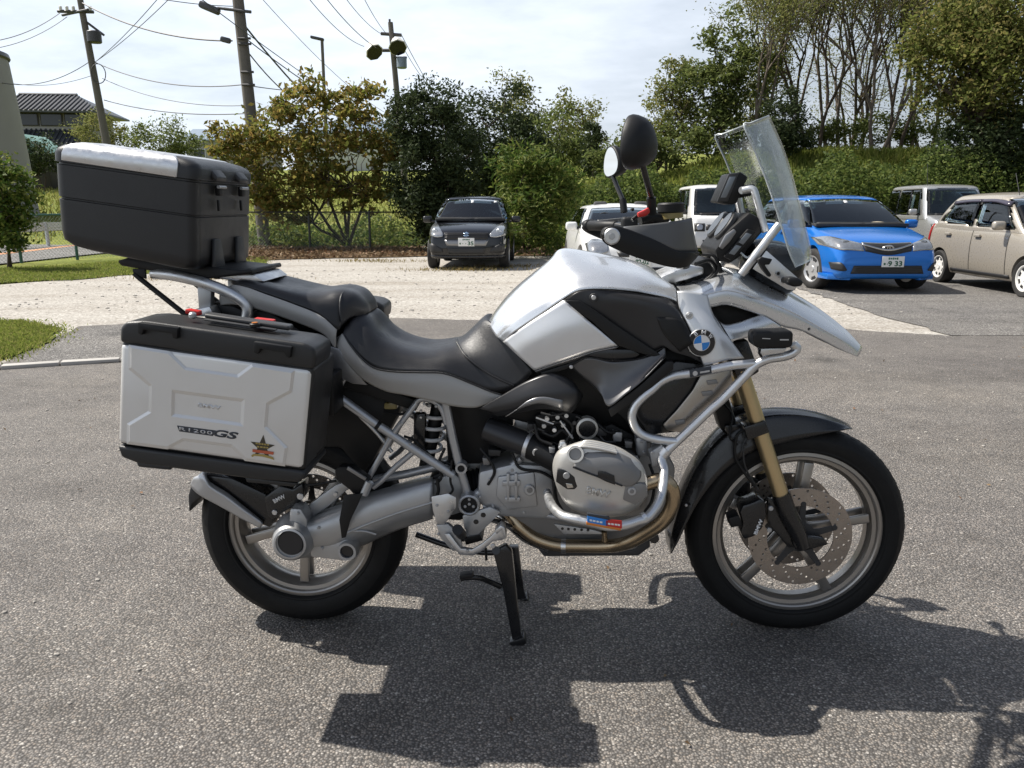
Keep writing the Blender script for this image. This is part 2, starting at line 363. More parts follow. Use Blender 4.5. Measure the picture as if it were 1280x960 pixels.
M_ROAD = ground_mat('pale_road', asphalt_like(((0, (0.2, 0.2, 0.2)), (0.5, (0.27, 0.27, 0.265)), (1, (0.36, 0.35, 0.34))), None, ((0.3, (0.85, 0.85, 0.85)), (0.7, (1.1, 1.1, 1.1))), 25, 0.004))

def sheet(name, pts, z, mat, kind='structure', sub=0.0):
    bm = bmesh.new(); f = bm.faces.new([bm.verts.new((p[0], p[1], z)) for p in pts]); bmesh.ops.triangulate(bm, faces=[f])
    for f in bm.faces:
        if f.normal.z < 0: f.normal_flip()
    o = finish(name, bm, mat, None, 0, False); return prop(o, kind=kind)
def smooth01(t): t = max(0.0, min(1.0, t)); return t * t * (3 - 2 * t)
def bank_h(x):
    return 2.0 * smooth01((x - 0.6) / 3.2) + 1.15 * smooth01((x - 4) / 6)
def terr(x, y):
    """ground level: flat lot, a field that rises behind, a steep grassy bank on the right"""
    z = 0.0
    if y > 25: z += 0.085 * (y - 25) * smooth01((y - 25) / 8) if y < 80 else 0.085 * 55 + 0.02 * (y - 80)
    z *= 1 - smooth01((x - 0) / 5) * (1 if y < 60 else max(0, 1 - (y - 60) / 60))
    z += bank_h(x) * smooth01((y - 25.0) / 6.0)
    return z + 0.03 * math.sin(x * 1.7 + y) * smooth01((y - 24) / 6)
xs = np.concatenate([np.linspace(-900, -70, 12), np.linspace(-60, 60, 121), np.linspace(70, 900, 12)])
ys = np.concatenate([np.linspace(-300, 20, 14), np.linspace(21, 60, 66), np.linspace(65, 140, 16), np.linspace(170, 1500, 12)])
bm = grid_bm([[(x, y, terr(x, y) - 0.012) for y in ys] for x in xs])
o = finish('field', bm, M_FIELD, None, 180, False)
for p in o.data.polygons:
    if p.normal.z < 0: o.data.flip_normals()
    break
prop(o, kind='structure')

def gp(*uv): return [gnd(u, v) for u, v in uv]
def wobble(pts, amp, step=0.25, seed=1):
    """uneven edge along a line of ground points"""
    r = random.Random(seed); out = []
    for a, b in zip(pts, pts[1:]):
        n = max(1, int((b - a).length / step))
        for k in range(n):
            p = a.lerp(b, k / n); out.append(p + Vector((r.uniform(-amp, amp), r.uniform(-amp, amp), 0)))
    return out + [pts[-1]]
V3 = lambda x, y: Vector((x, y, 0))
# pale gravel car park
edge_back = wobble([V3(15, 23), gnd(700, 318), gnd(540, 320), gnd(400, 321), gnd(310, 325), gnd(180, 342), gnd(0, 356), V3(-24, 15)], 0.10, 0.5, 3)
sheet('gravel_lot', [V3(-24, 3), V3(15, 3)] + edge_back, 0.0, M_GRAVEL)
# asphalt in front of it, with a ragged edge
front = wobble([V3(14, 10.4), gnd(1195, 421), gnd(1060, 412), gnd(900, 408), gnd(620, 401), gnd(450, 397), gnd(330, 397), gnd(215, 402), gnd(100, 408), gnd(40, 432), gnd(0, 455), V3(-9, 6.4)], 0.035, 0.16, 5)
sheet('asphalt', [V3(-40, 5), V3(-40, -40), V3(40, -40), V3(40, 10.4)] + front, 0.004, M_ASPH)
side = wobble([gnd(1195, 421), gnd(1115, 399), gnd(1050, 378), gnd(1000, 362), gnd(985, 345), V3(4.6, 21)], 0.05, 0.2, 8)
sheet('parking_asphalt', [V3(30, 22), V3(30, 7.6)] + side, 0.008, M_ASPH2)
sheet('old_pavement', wobble([gnd(20, 461), gnd(170, 452), gnd(330, 445), gnd(300, 405), gnd(215, 404), gnd(110, 410), gnd(55, 436), gnd(20, 461)], 0.02, 0.2, 9), 0.012, M_ASPH2)
# concrete edging strip at the left
ks = [gnd(-60, 467), gnd(0, 463), gnd(75, 458), gnd(150, 453.5), gnd(260, 448)]
for i in range(4):
    a, b = ks[i], ks[i + 1]; d = (b - a).normalized(); w = Vector((-d.y, d.x, 0)) * 0.10
    bm = prism_bm([a + d * 0.006, b - d * 0.006, b - d * 0.006 + w, a + d * 0.006 + w], (0, 0, 0.035), 0.008)
    prop(finish('kerb_strip', bm, M_CONC), kind='structure')

# ---- blades of grass and loose leaves: nobody could count them
def blades(name, pts, h, w, mat, lean=0.5, kind='stuff', parent=None):
    n = len(pts); pts = np.asarray(pts, float); a = rng.uniform(0, 2 * np.pi, n); hh = h * rng.uniform(0.5, 1.25, n)
    d = np.stack([np.cos(a), np.sin(a), np.zeros(n)], 1); ln = rng.normal(0, lean, (n, 2)) * hh[:, None]
    tip = pts + np.stack([ln[:, 0], ln[:, 1], hh], 1); mid = pts + np.stack([ln[:, 0] * .35, ln[:, 1] * .35, hh * .6], 1)
    W = w * rng.uniform(0.7, 1.3, n)[:, None]
    v = np.stack([pts - d * W, pts + d * W, mid + d * W * .8, tip, mid - d * W * .8], 1).reshape(-1, 3)
    return raw_mesh(name, v, 5, mat, parent, kind)
def raw_mesh(name, v, k, mat, parent=None, kind=None):
    n = len(v) // k; me = bpy.data.meshes.new(name)
    me.vertices.add(len(v)); me.vertices.foreach_set('co', v.astype(np.float32).ravel())
    me.loops.add(len(v)); me.loops.foreach_set('vertex_index', np.arange(len(v), dtype=np.int32))
    me.polygons.add(n); me.polygons.foreach_set('loop_start', np.arange(0, n * k, k, dtype=np.int32)); me.polygons.foreach_set('loop_total', np.full(n, k, np.int32))
    me.update(calc_edges=True)
    return prop(link(name, me, mat, parent), kind=kind)
def leaf_quads(c, size, aspect=2.0, droop=0.0, up=0.3):
    """a rhombic leaf at every point, random turn, pointing droop downwards"""
    n = len(c); ax = rng.normal(0, 1, (n, 3)); ax[:, 2] = ax[:, 2] * 0.7 - droop; ax /= np.linalg.norm(ax, axis=1)[:, None]
    nr = rng.normal(0, 1, (n, 3)); nr[:, 2] += up; sd_ = np.cross(ax, nr); sd_ /= np.linalg.norm(sd_, axis=1)[:, None] + 1e-9
    L = size * rng.uniform(0.6, 1.3, n)[:, None]; Wd = L / aspect
    fold = np.cross(sd_, ax) * L * 0.12
    return np.stack([c - ax * L * .5, c + sd_ * Wd * .5 + fold, c + ax * L * .5, c - sd_ * Wd * .5 + fold], 1).reshape(-1, 3)
def in_poly(poly, n):
    xy = np.array([(p[0], p[1]) for p in poly]); lo, hi = xy.min(0), xy.max(0); out = []
    while len(out) < n:
        q = rng.uniform(lo, hi, (4096, 2)); x, y = q[:, 0], q[:, 1]; ins = np.zeros(len(q), bool); j = len(xy) - 1
        for i in range(len(xy)):
            c = ((xy[i, 1] > y) != (xy[j, 1] > y)) & (x < (xy[j, 0] - xy[i, 0]) * (y - xy[i, 1]) / (xy[j, 1] - xy[i, 1] + 1e-12) + xy[i, 0]); ins ^= c; j = i
        out.extend(q[ins].tolist())
    return np.array(out[:n])
def on_ground(poly, n, z=0.0):
    q = in_poly(poly, n); return np.column_stack([q, np.full(n, z)])
L_TURF = leaf_mat('turf_blades', ((0.15, 0.20, 0.035), (0.21, 0.26, 0.05), (0.27, 0.30, 0.07), (0.33, 0.30, 0.12)), 0.5)
g1 = gp((-60, 402), (30, 403), (72, 412), (60, 428), (20, 446), (-60, 462))
g2 = gp((-40, 338), (60, 334), (200, 324), (330, 322), (330, 330), (200, 341), (90, 350), (-40, 356))
sheet('grass_patch', wobble(g1 + g1[:1], 0.06, 0.2, 4), 0.016, M_TURF); blades('grass', on_ground(g1, 12000, 0.015), 0.030, 0.004, L_TURF)
sheet('grass_verge', wobble(g2 + g2[:1], 0.10, 0.4, 6), 0.014, M_TURF); blades('grass', on_ground(g2, 18000, 0.013), 0.04, 0.006, L_TURF)
# litter of brown leaves below the autumn trees
lt = gp((250, 331), (350, 325), (480, 322), (545, 321), (700, 320), (720, 309), (560, 305), (430, 302), (300, 303), (240, 312))
sheet('leaf_litter', wobble(lt + lt[:1], 0.12, 0.4, 7), 0.018, M_LITTER)
L_DRY = leaf_mat('dry_leaves', ((0.10, 0.06, 0.035), (0.19, 0.125, 0.07), (0.27, 0.19, 0.11), (0.21, 0.11, 0.06)), 0.15)
raw_mesh('fallen_leaves', leaf_quads(on_ground(lt, 5000, 0.04), 0.11, 1.7), 4, L_DRY, None, 'stuff')
tuft = np.concatenate([np.array([gnd(u, v)[:]]) + np.column_stack([rng.normal(0, .8, 300) * rng.uniform(.3, 1.2, 300), rng.normal(0, .22, 300) * rng.uniform(.3, 1.4, 300), np.full(300, .002)]) for u, v in ((470, 327), (575, 338), (640, 334), (240, 349))])
blades('dry_grass', tuft, 0.07, 0.006, leaf_mat('straw', ((0.30, 0.22, 0.10), (0.22, 0.19, 0.06), (0.36, 0.28, 0.15)), 0.3), 0.8)

# a few leaves, twigs and crumbs of gravel lying on the asphalt
lv = on_ground(gp((-80, 470), (1300, 430), (1300, 940), (-40, 940)), 90, 0.012)
raw_mesh('fallen_leaves', leaf_quads(lv, 0.022, 1.8, 0.0, 3.0), 4, L_DRY, None, 'stuff')
bm = bmesh.new()
for p in np.concatenate([on_ground(gp((0, 470), (1250, 425), (1280, 700), (0, 900)), 260, 0.006), np.array([tuple(f_.lerp(gnd(640, 470), rng.uniform(0, .05)))[:2] + (.006,) for f_ in front[6:] for _ in range(3)])]):
    r_ = rng.uniform(.003, .009); bmesh.ops.create_icosphere(bm, subdivisions=1, radius=r_, matrix=Matrix.Translation(p) @ Matrix.Rotation(rng.uniform(0, 6), 4, 'Z') @ Matrix.Diagonal((1.3, .9, .7, 1)))
for p in on_ground([V3(-11, 10), V3(5, 9.4), V3(4, 17), V3(-11, 16)], 520, 0.004):
    r_ = rng.uniform(.008, .026); bmesh.ops.create_icosphere(bm, subdivisions=1, radius=r_, matrix=Matrix.Translation(p) @ Matrix.Rotation(rng.uniform(0, 6), 4, 'Z') @ Matrix.Diagonal((1.3, .9, .6, 1)))
prop(finish('loose_gravel', bm, pbr('loose_stone', (.36, .335, .30), .85, var=.35, vs=3), None, 0), kind='stuff')
for gg, hh in ((g1, .035), (g2, .05)):
    e_ = np.concatenate([np.array([tuple(a_.lerp(b_, t_)) for t_ in rng.uniform(0, 1, 160)]) for a_, b_ in zip(gg, gg[1:] + gg[:1])]); blades('grass', e_ + np.column_stack([rng.normal(0, .10, len(e_)), rng.normal(0, .10, len(e_)), np.full(len(e_), .004)]), hh, .006, L_TURF, .7)
# road at the far left, its line, its guard rail
rd = [gnd(-80, 338), gnd(0, 331), gnd(120, 318), gnd(330, 300), gnd(330, 287), gnd(120, 289), gnd(0, 297), gnd(-80, 300)]
sheet('road', rd, 0.022, M_ROAD)
ln = [gnd(-40, 324), gnd(40, 315), gnd(110, 306), gnd(110, 304.6), gnd(40, 313.2), gnd(-40, 321.5)]
sheet('road_line', ln, 0.026, pbr('orange_road_paint', (0.55, 0.27, 0.13), 0.7, var=0.25, vs=4))
M_GALV = pbr('galvanised_steel', (0.62, 0.64, 0.65), 0.45, 0.75, var=0.12)
a, b = gnd(-60, 318), gnd(118, 304)
rail = empty('guard_rail', a, 0, 'pale steel guard rail beside the road at the left', 'guard rail')
bm = bmesh.new(); d = (b - a)
for k in range(3):
    prism_bm([Vector((0, 0, 0.50 + k * 0.09)), d + Vector((0, 0, 0.50 + k * 0.09)), d + Vector((0, 0, 0.58 + k * 0.09)), Vector((0, 0, 0.58 + k * 0.09))], (0.01, 0.05 - 0.03 * (k == 1), 0), 0.008, 1, bm)
finish('rail_beam', bm, pbr('white_steel', (0.72, 0.74, 0.75), 0.4, 0.1), rail)
for k in range(6): finish('post', disc_bm(d * (k / 5) + Vector((0.02, 0.11, 0)), (0, 0, 1), 0.06, 0.78, 0.0, 10), M_GALV, rail)

# chain-link fence from the road to the dark evergreen
M_FGREEN = pbr('green_fence_paint', (0.05, 0.13, 0.11), 0.5, 0.2); M_FDARK = pbr('dark_fence_steel', (0.06, 0.065, 0.06), 0.5, 0.4)
M_WIRE = pbr('fence_wire', (0.22, 0.26, 0.25), 0.5, 0.5)
def chain_fence(pts, h, label, pm):
    root = empty('wire_fence', pts[0], 0, label, 'fence'); r0 = Vector(pts[0])
    for p in pts: finish('post', disc_bm(Vector(p) - r0, (0, 0, 1), 0.035, h + 0.03, 0.0, 8), pm, root)
    for a, b in zip(pts, pts[1:]):
        a, b = Vector(a) - r0, Vector(b) - r0
        tube('top_rail', [a + Vector((0, 0, h)), b + Vector((0, 0, h))], 0.022, pm, root, 2, 6, False)
    bm = bmesh.new(); s = 0.085
    for a, b in zip(pts, pts[1:]):
        a, b = Vector(a) - r0, Vector(b) - r0; L = (b - a).length; d = (b - a) / L; k = -h
        while k < L:
            for sg in (1, -1):
                x0_, x1_ = (k, k + h) if sg == 1 else (k + h, k)
                t0, t1 = 0.0, 1.0
                lo, hi = min(x0_, x1_), max(x0_, x1_)
                z_at = lambda x: (x - x0_) / (x1_ - x0_) * h
                xa, xb = max(lo, 0), min(hi, L)
                if xb - xa > 0.02: sweep(bm, [a + d * xa + Vector((0, 0, z_at(xa) + 0.02)), a + d * xb + Vector((0, 0, z_at(xb) + 0.02))], 0.0028, 3, False)
            k += s
    prop(finish('wire_mesh', bm, M_WIRE, root, 0, False), kind='stuff')
chain_fence([gnd(-45, 333), gnd(27, 329), gnd(97, 325), gnd(165, 320.5), gnd(235, 316)], 1.08, 'green chain link fence beside the road at the left', M_FGREEN)
chain_fence([gnd(300, 313), gnd(388, 312), gnd(463, 312.5), gnd(545, 311)], 1.1, 'dark wire fence behind the multi stemmed autumn tree', M_FDARK)

# ------------------------------------------------------------------ trees
M_BARK = pbr('bark', (0.075, 0.055, 0.04), 0.9, var=0.4, vs=12, bump=0.8, bs=40)
M_BARK2 = pbr('pale_bark', (0.15, 0.12, 0.095), 0.9, var=0.35, vs=10, bump=0.6, bs=40)
def scale_at(y, v=250): return y * 1.02 / CAM_F
def crown_pts(ells, n, base, clusters=40, spread=0.28, hollow=0.45):
    """leaf positions: clumps scattered through each ellipsoid, more towards its outside"""
    vol = np.array([e[3] * e[4] * e[5] for e in ells]) ** 0.75; vol /= vol.sum(); out = []; cen = []
    for e, w in zip(ells, vol):
        c0, r0 = np.array(e[:3]), np.array(e[3:6]); m = max(4, int(clusters * w * 1.0 + 3)); k = int(n * w)
        d = rng.normal(0, 1, (m, 3)); d /= np.linalg.norm(d, axis=1)[:, None]
        rad = hollow + (1 - hollow) * rng.uniform(0, 1, m) ** 0.6
        cl = c0 + d * rad[:, None] * r0 * rng.uniform(0.82, 1.12, (m, 1)); cen.append(cl)
        wt = rng.uniform(0.35, 1.6, m); wt /= wt.sum(); idx = rng.choice(m, k, p=wt)
        sp = (r0.prod() ** (1 / 3)) * spread * rng.uniform(0.6, 1.3, m)
        out.append(cl[idx] + np.clip(rng.normal(0, 1, (k, 3)), -2.1, 2.1) * sp[idx][:, None] * np.array([1, 1, 0.75]))
    return np.concatenate(out) - base, np.concatenate(cen) - base
def limb(bm, a, b, r0, r1, bend=0.12, n=6, sides=6):
    a, b = Vector(a), Vector(b); L = (b - a).length
    k = [a, a.lerp(b, 0.35) + Vector(rng.normal(0, bend * L * 0.5, 3)), a.lerp(b, 0.7) + Vector(rng.normal(0, bend * L * 0.5, 3)) + Vector((0, 0, 0.04 * L)), b]
    p = catmull(k, n); sweep(bm, p, np.linspace(r0, r1, n), sides, False); return p
def tree(name, label, base, y, ells_px, nleaf, lsize, mat, trunk_r=0.12, aspect=2.0, droop=0.1, clusters=45, spread=0.26, stems=1, group=None, bark=None, nlimbs=26, hollow=0.45, cat='tree', trunk_h=0.35):
    """ells_px: crown lobes as (u, v, half width, half height[, nearer]) in photo pixels at distance y"""
    base = Vector(base); s = scale_at(y); ells = []
    for e in ells_px:
        dy = e[4] if len(e) > 4 else 0.0; c = far(e[0], e[1], y + dy); ells.append((*c, e[2] * s, min(e[2] * s, e[3] * s * 1.2) * 0.9, e[3] * s))
    pts, cen = crown_pts(ells, nleaf, np.array(base), clusters, spread, hollow)
    pts = pts[pts[:, 2] > 0.02]
    root = empty(name, base, 0, label, cat, group)
    raw_mesh('crown', leaf_quads(pts, lsize, aspect, droop), 4, mat, root)
    bm = bmesh.new(); top = max(c[2] for c in cen); lowest = min(e[2] - e[5] for e in ells) - base.z
    fork = max(0.25, min(top * trunk_h, max(lowest + 0.25 * (top - lowest), 0.3)))
    cx = float(np.mean(cen[:, 0])); cyy = float(np.mean(cen[:, 1])); heads = []
    for k in range(stems):
        off = Vector((0, 0, 0)) if stems == 1 else Vector((rng.normal(0, trunk_r * .7), rng.normal(0, trunk_r * .7), 0))
        e_ = ells[k % len(ells)]; aim = Vector(e_[:3]) - base
        hd = Vector((cx * 0.4, cyy * 0.4, fork)) if stems == 1 else aim * rng.uniform(.42, .58) + Vector((0, 0, aim.z * .02))
        p = limb(bm, off, hd, trunk_r * (1.15 if stems == 1 else 0.7), trunk_r * (0.7 if stems == 1 else 0.5), 0.06, 7, 9); heads.append((Vector(p[-1]), Vector(p[4])))
    order = rng.permutation(len(cen))[:nlimbs]
    tips = []
    for j, i in enumerate(order):
        h = heads[j % stems]; st = h[0] if j % 3 else h[1].lerp(h[0], 0.7)
        if tips and j % 2 == 0:
            q = min(tips, key=lambda t: (t - Vector(cen[i])).length); st = q
        p = limb(bm, st, cen[i], trunk_r * (0.36 if st in (h[0], h[1]) else 0.2), trunk_r * 0.07, 0.16, 6, 5); tips.append(Vector(p[3]))
    finish('trunk', bm, bark or M_BARK, root, 60, False)
    return root
L_AUT = leaf_mat('autumn_leaves', ((0.11, 0.14, 0.025), (0.18, 0.20, 0.045), (0.15, 0.17, 0.04), (0.28, 0.24, 0.06), (0.32, 0.25, 0.07), (0.24, 0.16, 0.05), (0.18, 0.18, 0.045)), 0.55)
L_EVER = leaf_mat('evergreen_leaves', ((0.03, 0.045, 0.018), (0.045, 0.064, 0.026), (0.07, 0.09, 0.036)), 0.3, 0.4)
L_BUSH = leaf_mat('bright_bush_leaves', ((0.05, 0.09, 0.018), (0.085, 0.14, 0.025), (0.15, 0.19, 0.04), (0.21, 0.22, 0.06)), 0.4, 0.4)
L_MID = leaf_mat('mid_green_leaves', ((0.09, 0.12, 0.036), (0.14, 0.175, 0.054), (0.20, 0.22, 0.075)), 0.58)  # far foliage: tones lightened to stand in for distance haze
L_OLIVE = leaf_mat('olive_leaves', ((0.10, 0.13, 0.034), (0.165, 0.19, 0.05), (0.22, 0.225, 0.07), (0.25, 0.205, 0.08)), 0.58)
L_PALE = leaf_mat('pale_leaves', ((0.14, 0.165, 0.05), (0.20, 0.215, 0.07), (0.25, 0.23, 0.09)), 0.55)  # light green, raised further in place of haze in the air
L_HEDGE = leaf_mat('hedge_leaves', ((0.045, 0.07, 0.02), (0.085, 0.125, 0.033), (0.13, 0.175, 0.045), (0.19, 0.22, 0.066)), 0.5)
def tb(u, v, y):                                         # tree foot: on the terrain below that column of the photo
    p = far(u, v, y); p.z = terr(p.x, p.y) - 0.05; return p
tree('autumn_tree', 'bushy autumn tree with many stems and yellow brown leaves behind the gravel', gnd(436, 309), 24.5,
     ((372, 135, 42, 34), (445, 140, 44, 36), (320, 180, 56, 42), (480, 185, 28, 50), (420, 190, 60, 40), (330, 240, 40, 34), (462, 228, 40, 22), (385, 225, 50, 30), (360, 262, 42, 16), (450, 255, 40, 16), (285, 185, 28, 30), (410, 120, 30, 20)),
     11500, 0.18, L_AUT, 0.075, 2.1, 0.5, 170, 0.19, 6, nlimbs=80, hollow=0.25, trunk_h=0.3)
tree('evergreen_tree', 'tall dark egg shaped evergreen to the left behind the black hatchback', gnd(555, 311), 23.6,
     ((540, 200, 50, 84), (530, 155, 38, 44), (558, 250, 42, 50), (520, 225, 30, 55)), 24000, 0.13, L_EVER, 0.13, 2.4, -0.2, 200, 0.17, 1, hollow=0.7)
tree('dark_tree', 'dark broad tree rising behind the evergreen and the bright bush', tb(610, 250, 31), 31,
     ((615, 165, 52, 58), (600, 205, 55, 45), (650, 200, 40, 40)), 16000, 0.16, L_EVER, 0.16, 2.2, 0, 130, 0.2, 1, hollow=0.6)
tree('leafy_bush', 'bright green bush with long leaves beside the black hatchback', gnd(662, 312), 20.5,
     ((664, 235, 44, 48), (650, 210, 30, 28), (690, 232, 30, 36), (668, 282, 46, 36)), 7500, 0.20, L_BUSH, 0.08, 4.2, 0.35, 80, 0.24, 3, hollow=0.55, cat='bush')
tree('loose_tree', 'pale loose tree standing far behind the bright green bush', tb(640, 240, 44), 44,
     ((640, 130, 34, 36), (700, 155, 36, 42), (735, 165, 26, 45)), 5200, 0.2, L_PALE, 0.14, 2.2, 0.1, 90, 0.2, 2, nlimbs=36, hollow=0.3)
tree('mid_tree', 'mid green tree rising over the middle of the hedge', tb(690, 240, 38), 38,
     ((690, 185, 40, 40), (715, 200, 36, 32), (660, 195, 30, 38)), 7000, 0.2, L_MID, 0.14, 2.2, 0.1, 80, 0.24)
tree('cypress', 'small dark pointed cypress behind the hedge near the mirrors', tb(741, 225, 36), 36,
     ((741, 185, 15, 34), (741, 165, 9, 20), (744, 205, 20, 20)), 4500, 0.15, L_EVER, 0.09, 2.6, -0.3, 50, 0.2, 1)
tree('light_tree', 'light green slender tree left of the tall dark tree on the bank', tb(835, 200, 34), 34,
     ((838, 105, 30, 50), (855, 150, 36, 40), (815, 160, 32, 34)), 5200, 0.17, L_PALE, 0.10, 2.2, 0.1, 80, 0.2, 2, nlimbs=40, hollow=0.25)
tree('tall_dark_tree', 'tall dark ragged tree on the bank above the white van', tb(900, 195, 33), 33,
     ((905, 70, 30, 50), (885, 115, 40, 45), (935, 100, 40, 50), (905, 160, 60, 38)), 9500, 0.19, L_MID, 0.14, 2.2, 0.1, 80, 0.2, 1, nlimbs=40, hollow=0.35)
tree('scrub', 'mid green scrub along the top of the bank near the mirrors', tb(800, 215, 31), 31,
     ((800, 190, 40, 22), (850, 185, 36, 22), (770, 205, 36, 18)), 5000, 0.16, L_MID, 0.07, 2.0, 0.1, 60, 0.25, 3, cat='bush')
tree('round_conifer', 'dark round conifer in front of the bare trees on the bank', tb(982, 188, 30), 30,
     ((982, 155, 27, 38), (985, 175, 30, 18)), 7000, 0.13, L_EVER, 0.09, 2.6, -0.2, 60, 0.2, 1)
tree('big_tree', 'big dense olive tree filling the upper right corner', tb(1262, 210, 27), 27,
     ((1235, 70, 85, 70), (1180, 45, 50, 50), (1275, 120, 70, 70), (1200, 120, 55, 36), (1260, 10, 90, 50)), 30000, 0.165, L_OLIVE, 0.26, 2.2, 0.2, 260, 0.17, 2, nlimbs=70, hollow=0.35)
tree('dark_shrub', 'dark leafy shrub on the bank above the silver cars', tb(1235, 235, 26.5), 26.5,
     ((1215, 195, 48, 38), (1265, 190, 50, 48), (1230, 225, 60, 26)), 12000, 0.15, L_EVER, 0.12, 2.0, 0.1, 90, 0.22, 3, cat='bush')
tree('small_tree', 'small yellow green tree at the left edge beside the fence', gnd(12, 336), 16.6,
     ((12, 250, 32, 44), (0, 225, 28, 30), (10, 290, 22, 26)), 4200, 0.11, L_BUSH, 0.05, 1.9, 0.3, 70, 0.24, 2, hollow=0.3)
tree('distant_shrub', 'grey green shrub far off behind the top case lid', tb(208, 200, 46), 46, ((205, 178, 40, 26), (235, 185, 26, 16)), 4500, 0.16, L_MID, 0.08, 2.0, 0.0, 60, 0.22, 2, cat='bush')
tree('distant_shrub', 'pale green shrub in front of the tiled house', tb(130, 200, 48), 48, ((125, 165, 32, 22), (155, 180, 20, 18)), 3000, 0.16, L_PALE, 0.07, 2.0, 0.0, 50, 0.2, 2, cat='bush')
tree('distant_shrub', 'dark shrub between the silo and the tiled house', tb(55, 215, 50), 50, ((55, 195, 26, 26), (35, 200, 16, 22)), 3500, 0.18, L_EVER, 0.07, 2.0, 0.0, 50, 0.22, 2, cat='bush')
tree('light_tree', 'pale leafy tree between the tall dark tree and the round conifer', tb(945, 195, 35), 35,
     ((950, 90, 34, 60), (975, 60, 30, 50), (935, 145, 36, 40)), 6500, 0.13, L_PALE, 0.10, 2.2, 0.1, 110, 0.17, 3, nlimbs=50, hollow=0.2)
tree('light_tree', 'pale twiggy tree behind the bare trunks at the middle of the bank', tb(1065, 195, 39), 39,
     ((1040, 70, 44, 60), (1085, 50, 44, 55), (1060, 125, 54, 38), (1110, 110, 38, 50)), 4200, 0.11, L_PALE, 0.10, 2.2, 0.1, 160, 0.15, 4, nlimbs=60, hollow=0.1)
tree('scrub', 'low green scrub at the feet of the bare trees', tb(1080, 195, 35), 35,
     ((1050, 168, 40, 16), (1100, 165, 42, 18), (1020, 172, 30, 14), (1150, 160, 36, 22)), 6000, 0.14, L_MID, 0.05, 2.0, 0.1, 80, 0.22, 3, cat='bush')
# thin, nearly bare trees on the bank
def bare_tree(u, v, y, h, lean, label, seed, leaf):
    r = random.Random(seed); base = tb(u, v, y); root = empty('bare_tree', base, 0, label, 'tree', 'thin trees on the bank')
    bm = bmesh.new(); tips = []
    def grow(p, d, L, rad, lev):
        q = [p]
        for k in range(3):
            d = (d + Vector((r.gauss(0, .10), r.gauss(0, .10), r.gauss(0.05, .05)))).normalized(); q.append(q[-1] + d * L / 3)
        sweep(bm, q, [rad, rad * .9, rad * .78, rad * .62], 6 if lev < 2 else 4, False)
        if lev >= 5: tips.extend(q[1:]); return
        if lev >= 1: tips.extend(q[2:])
        nb = 2 if lev == 0 else r.choice((2, 3, 3))
        for k in range(nb):
            sp = 0.22 if lev == 0 else 0.42
            nd = (d + Vector((r.gauss(0, sp), r.gauss(0, sp), 0.12))).normalized()
            grow(q[-1] if k < 2 else q[2], nd, L * (r.uniform(.95, 1.15) if lev == 0 else r.uniform(.66, .84)), rad * (.75 if lev == 0 else .62), lev + 1)
    grow(Vector((0, 0, 0)), Vector((lean, 0, 1)).normalized(), h * 0.24, 0.085, 0)
    finish('trunk', bm, M_BARK2 if seed % 2 else M_BARK, root, 60, False)
    t = np.array([tuple(x) for x in tips]); k = rng.choice(len(t), leaf); raw_mesh('crown', leaf_quads(t[k] + rng.normal(0, .30, (leaf, 3)), 0.105, 2.0, 0.3), 4, L_PALE if seed % 3 else L_OLIVE, root)
for i, (u, h, ln_, lf, lab) in enumerate(((962, 9.0, .05, 700, 'thin tree just right of the tall dark tree on the bank'), (1008, 10.0, -.05, 600, 'thin bare tree behind the round conifer'),
        (1032, 11.0, .02, 500, 'tall bare trunk first to the right of the round conifer'), (1062, 10.5, .10, 520, 'bare tree leaning right at the middle of the bank'),
        (1090, 9.5, -.12, 420, 'bare tree leaning left at the middle of the bank'), (1112, 10.8, .04, 520, 'slim bare tree left of the big olive tree'),
        (1140, 9.8, .16, 700, 'bare tree leaning into the big olive tree'), (1165, 9.5, .02, 900, 'leafier thin tree under the big olive tree'), (945, 8.6, -.04, 900, 'thin leafy tree rising out of the tall dark tree'), (1020, 10.4, .10, 500, 'bare tree leaning right behind the round conifer'),
        (1048, 9.8, -.08, 500, 'slender bare tree leaning left beside the tall bare trunk'), (1076, 11.0, .0, 480, 'straight bare tree at the middle of the bank'), (1101, 9.0, .12, 520, 'low bare tree leaning right among the slim ones'),
        (1126, 11.0, -.06, 600, 'bare tree just left of the big olive tree, leaning left'), (1152, 10.5, -.10, 700, 'bare tree leaning left in front of the big olive tree'), (990, 10.2, .0, 700, 'thin straight tree rising above the round conifer'))):
    bare_tree(u, 186, 32.5 + (i % 4) * 1.1, h * .80, ln_, lab, 11 + i, int(lf * 4.5))

# hedge and grass on the bank, weeds behind the fence
def strip_pts(n, x0, x1, y0, y1, h0, h1, seed):
    x = rng.uniform(x0, x1, n); t = rng.uniform(0, 1, n) ** 0.7; y = rng.uniform(y0, y1, n)
    bump_ = 0.28 * np.sin(x * 1.9 + seed) + 0.2 * np.sin(x * 4.3 + 2 * seed) + 0.12 * np.sin(x * 9.1)
    top = h0 + (h1 - h0) * (x - x0) / (x1 - x0) + bump_
    rnd = np.sqrt(np.clip(1 - ((y - (y0 + y1) / 2) / ((y1 - y0) / 2)) ** 2, 0, 1))
    return np.column_stack([x, y, np.maximum(0.03, top * t * (0.55 + 0.45 * rnd) + rng.normal(0, .06, n))])
raw_mesh('hedge', leaf_quads(strip_pts(52000, 1.7, 19.5, 24.6, 27.2, 2.1, 3.15, 1.0), 0.13, 1.9, 0.1), 4, L_HEDGE, None, 'stuff')
gx = rng.uniform(1.2, 22, 30000); gy = rng.uniform(26, 34, 30000)
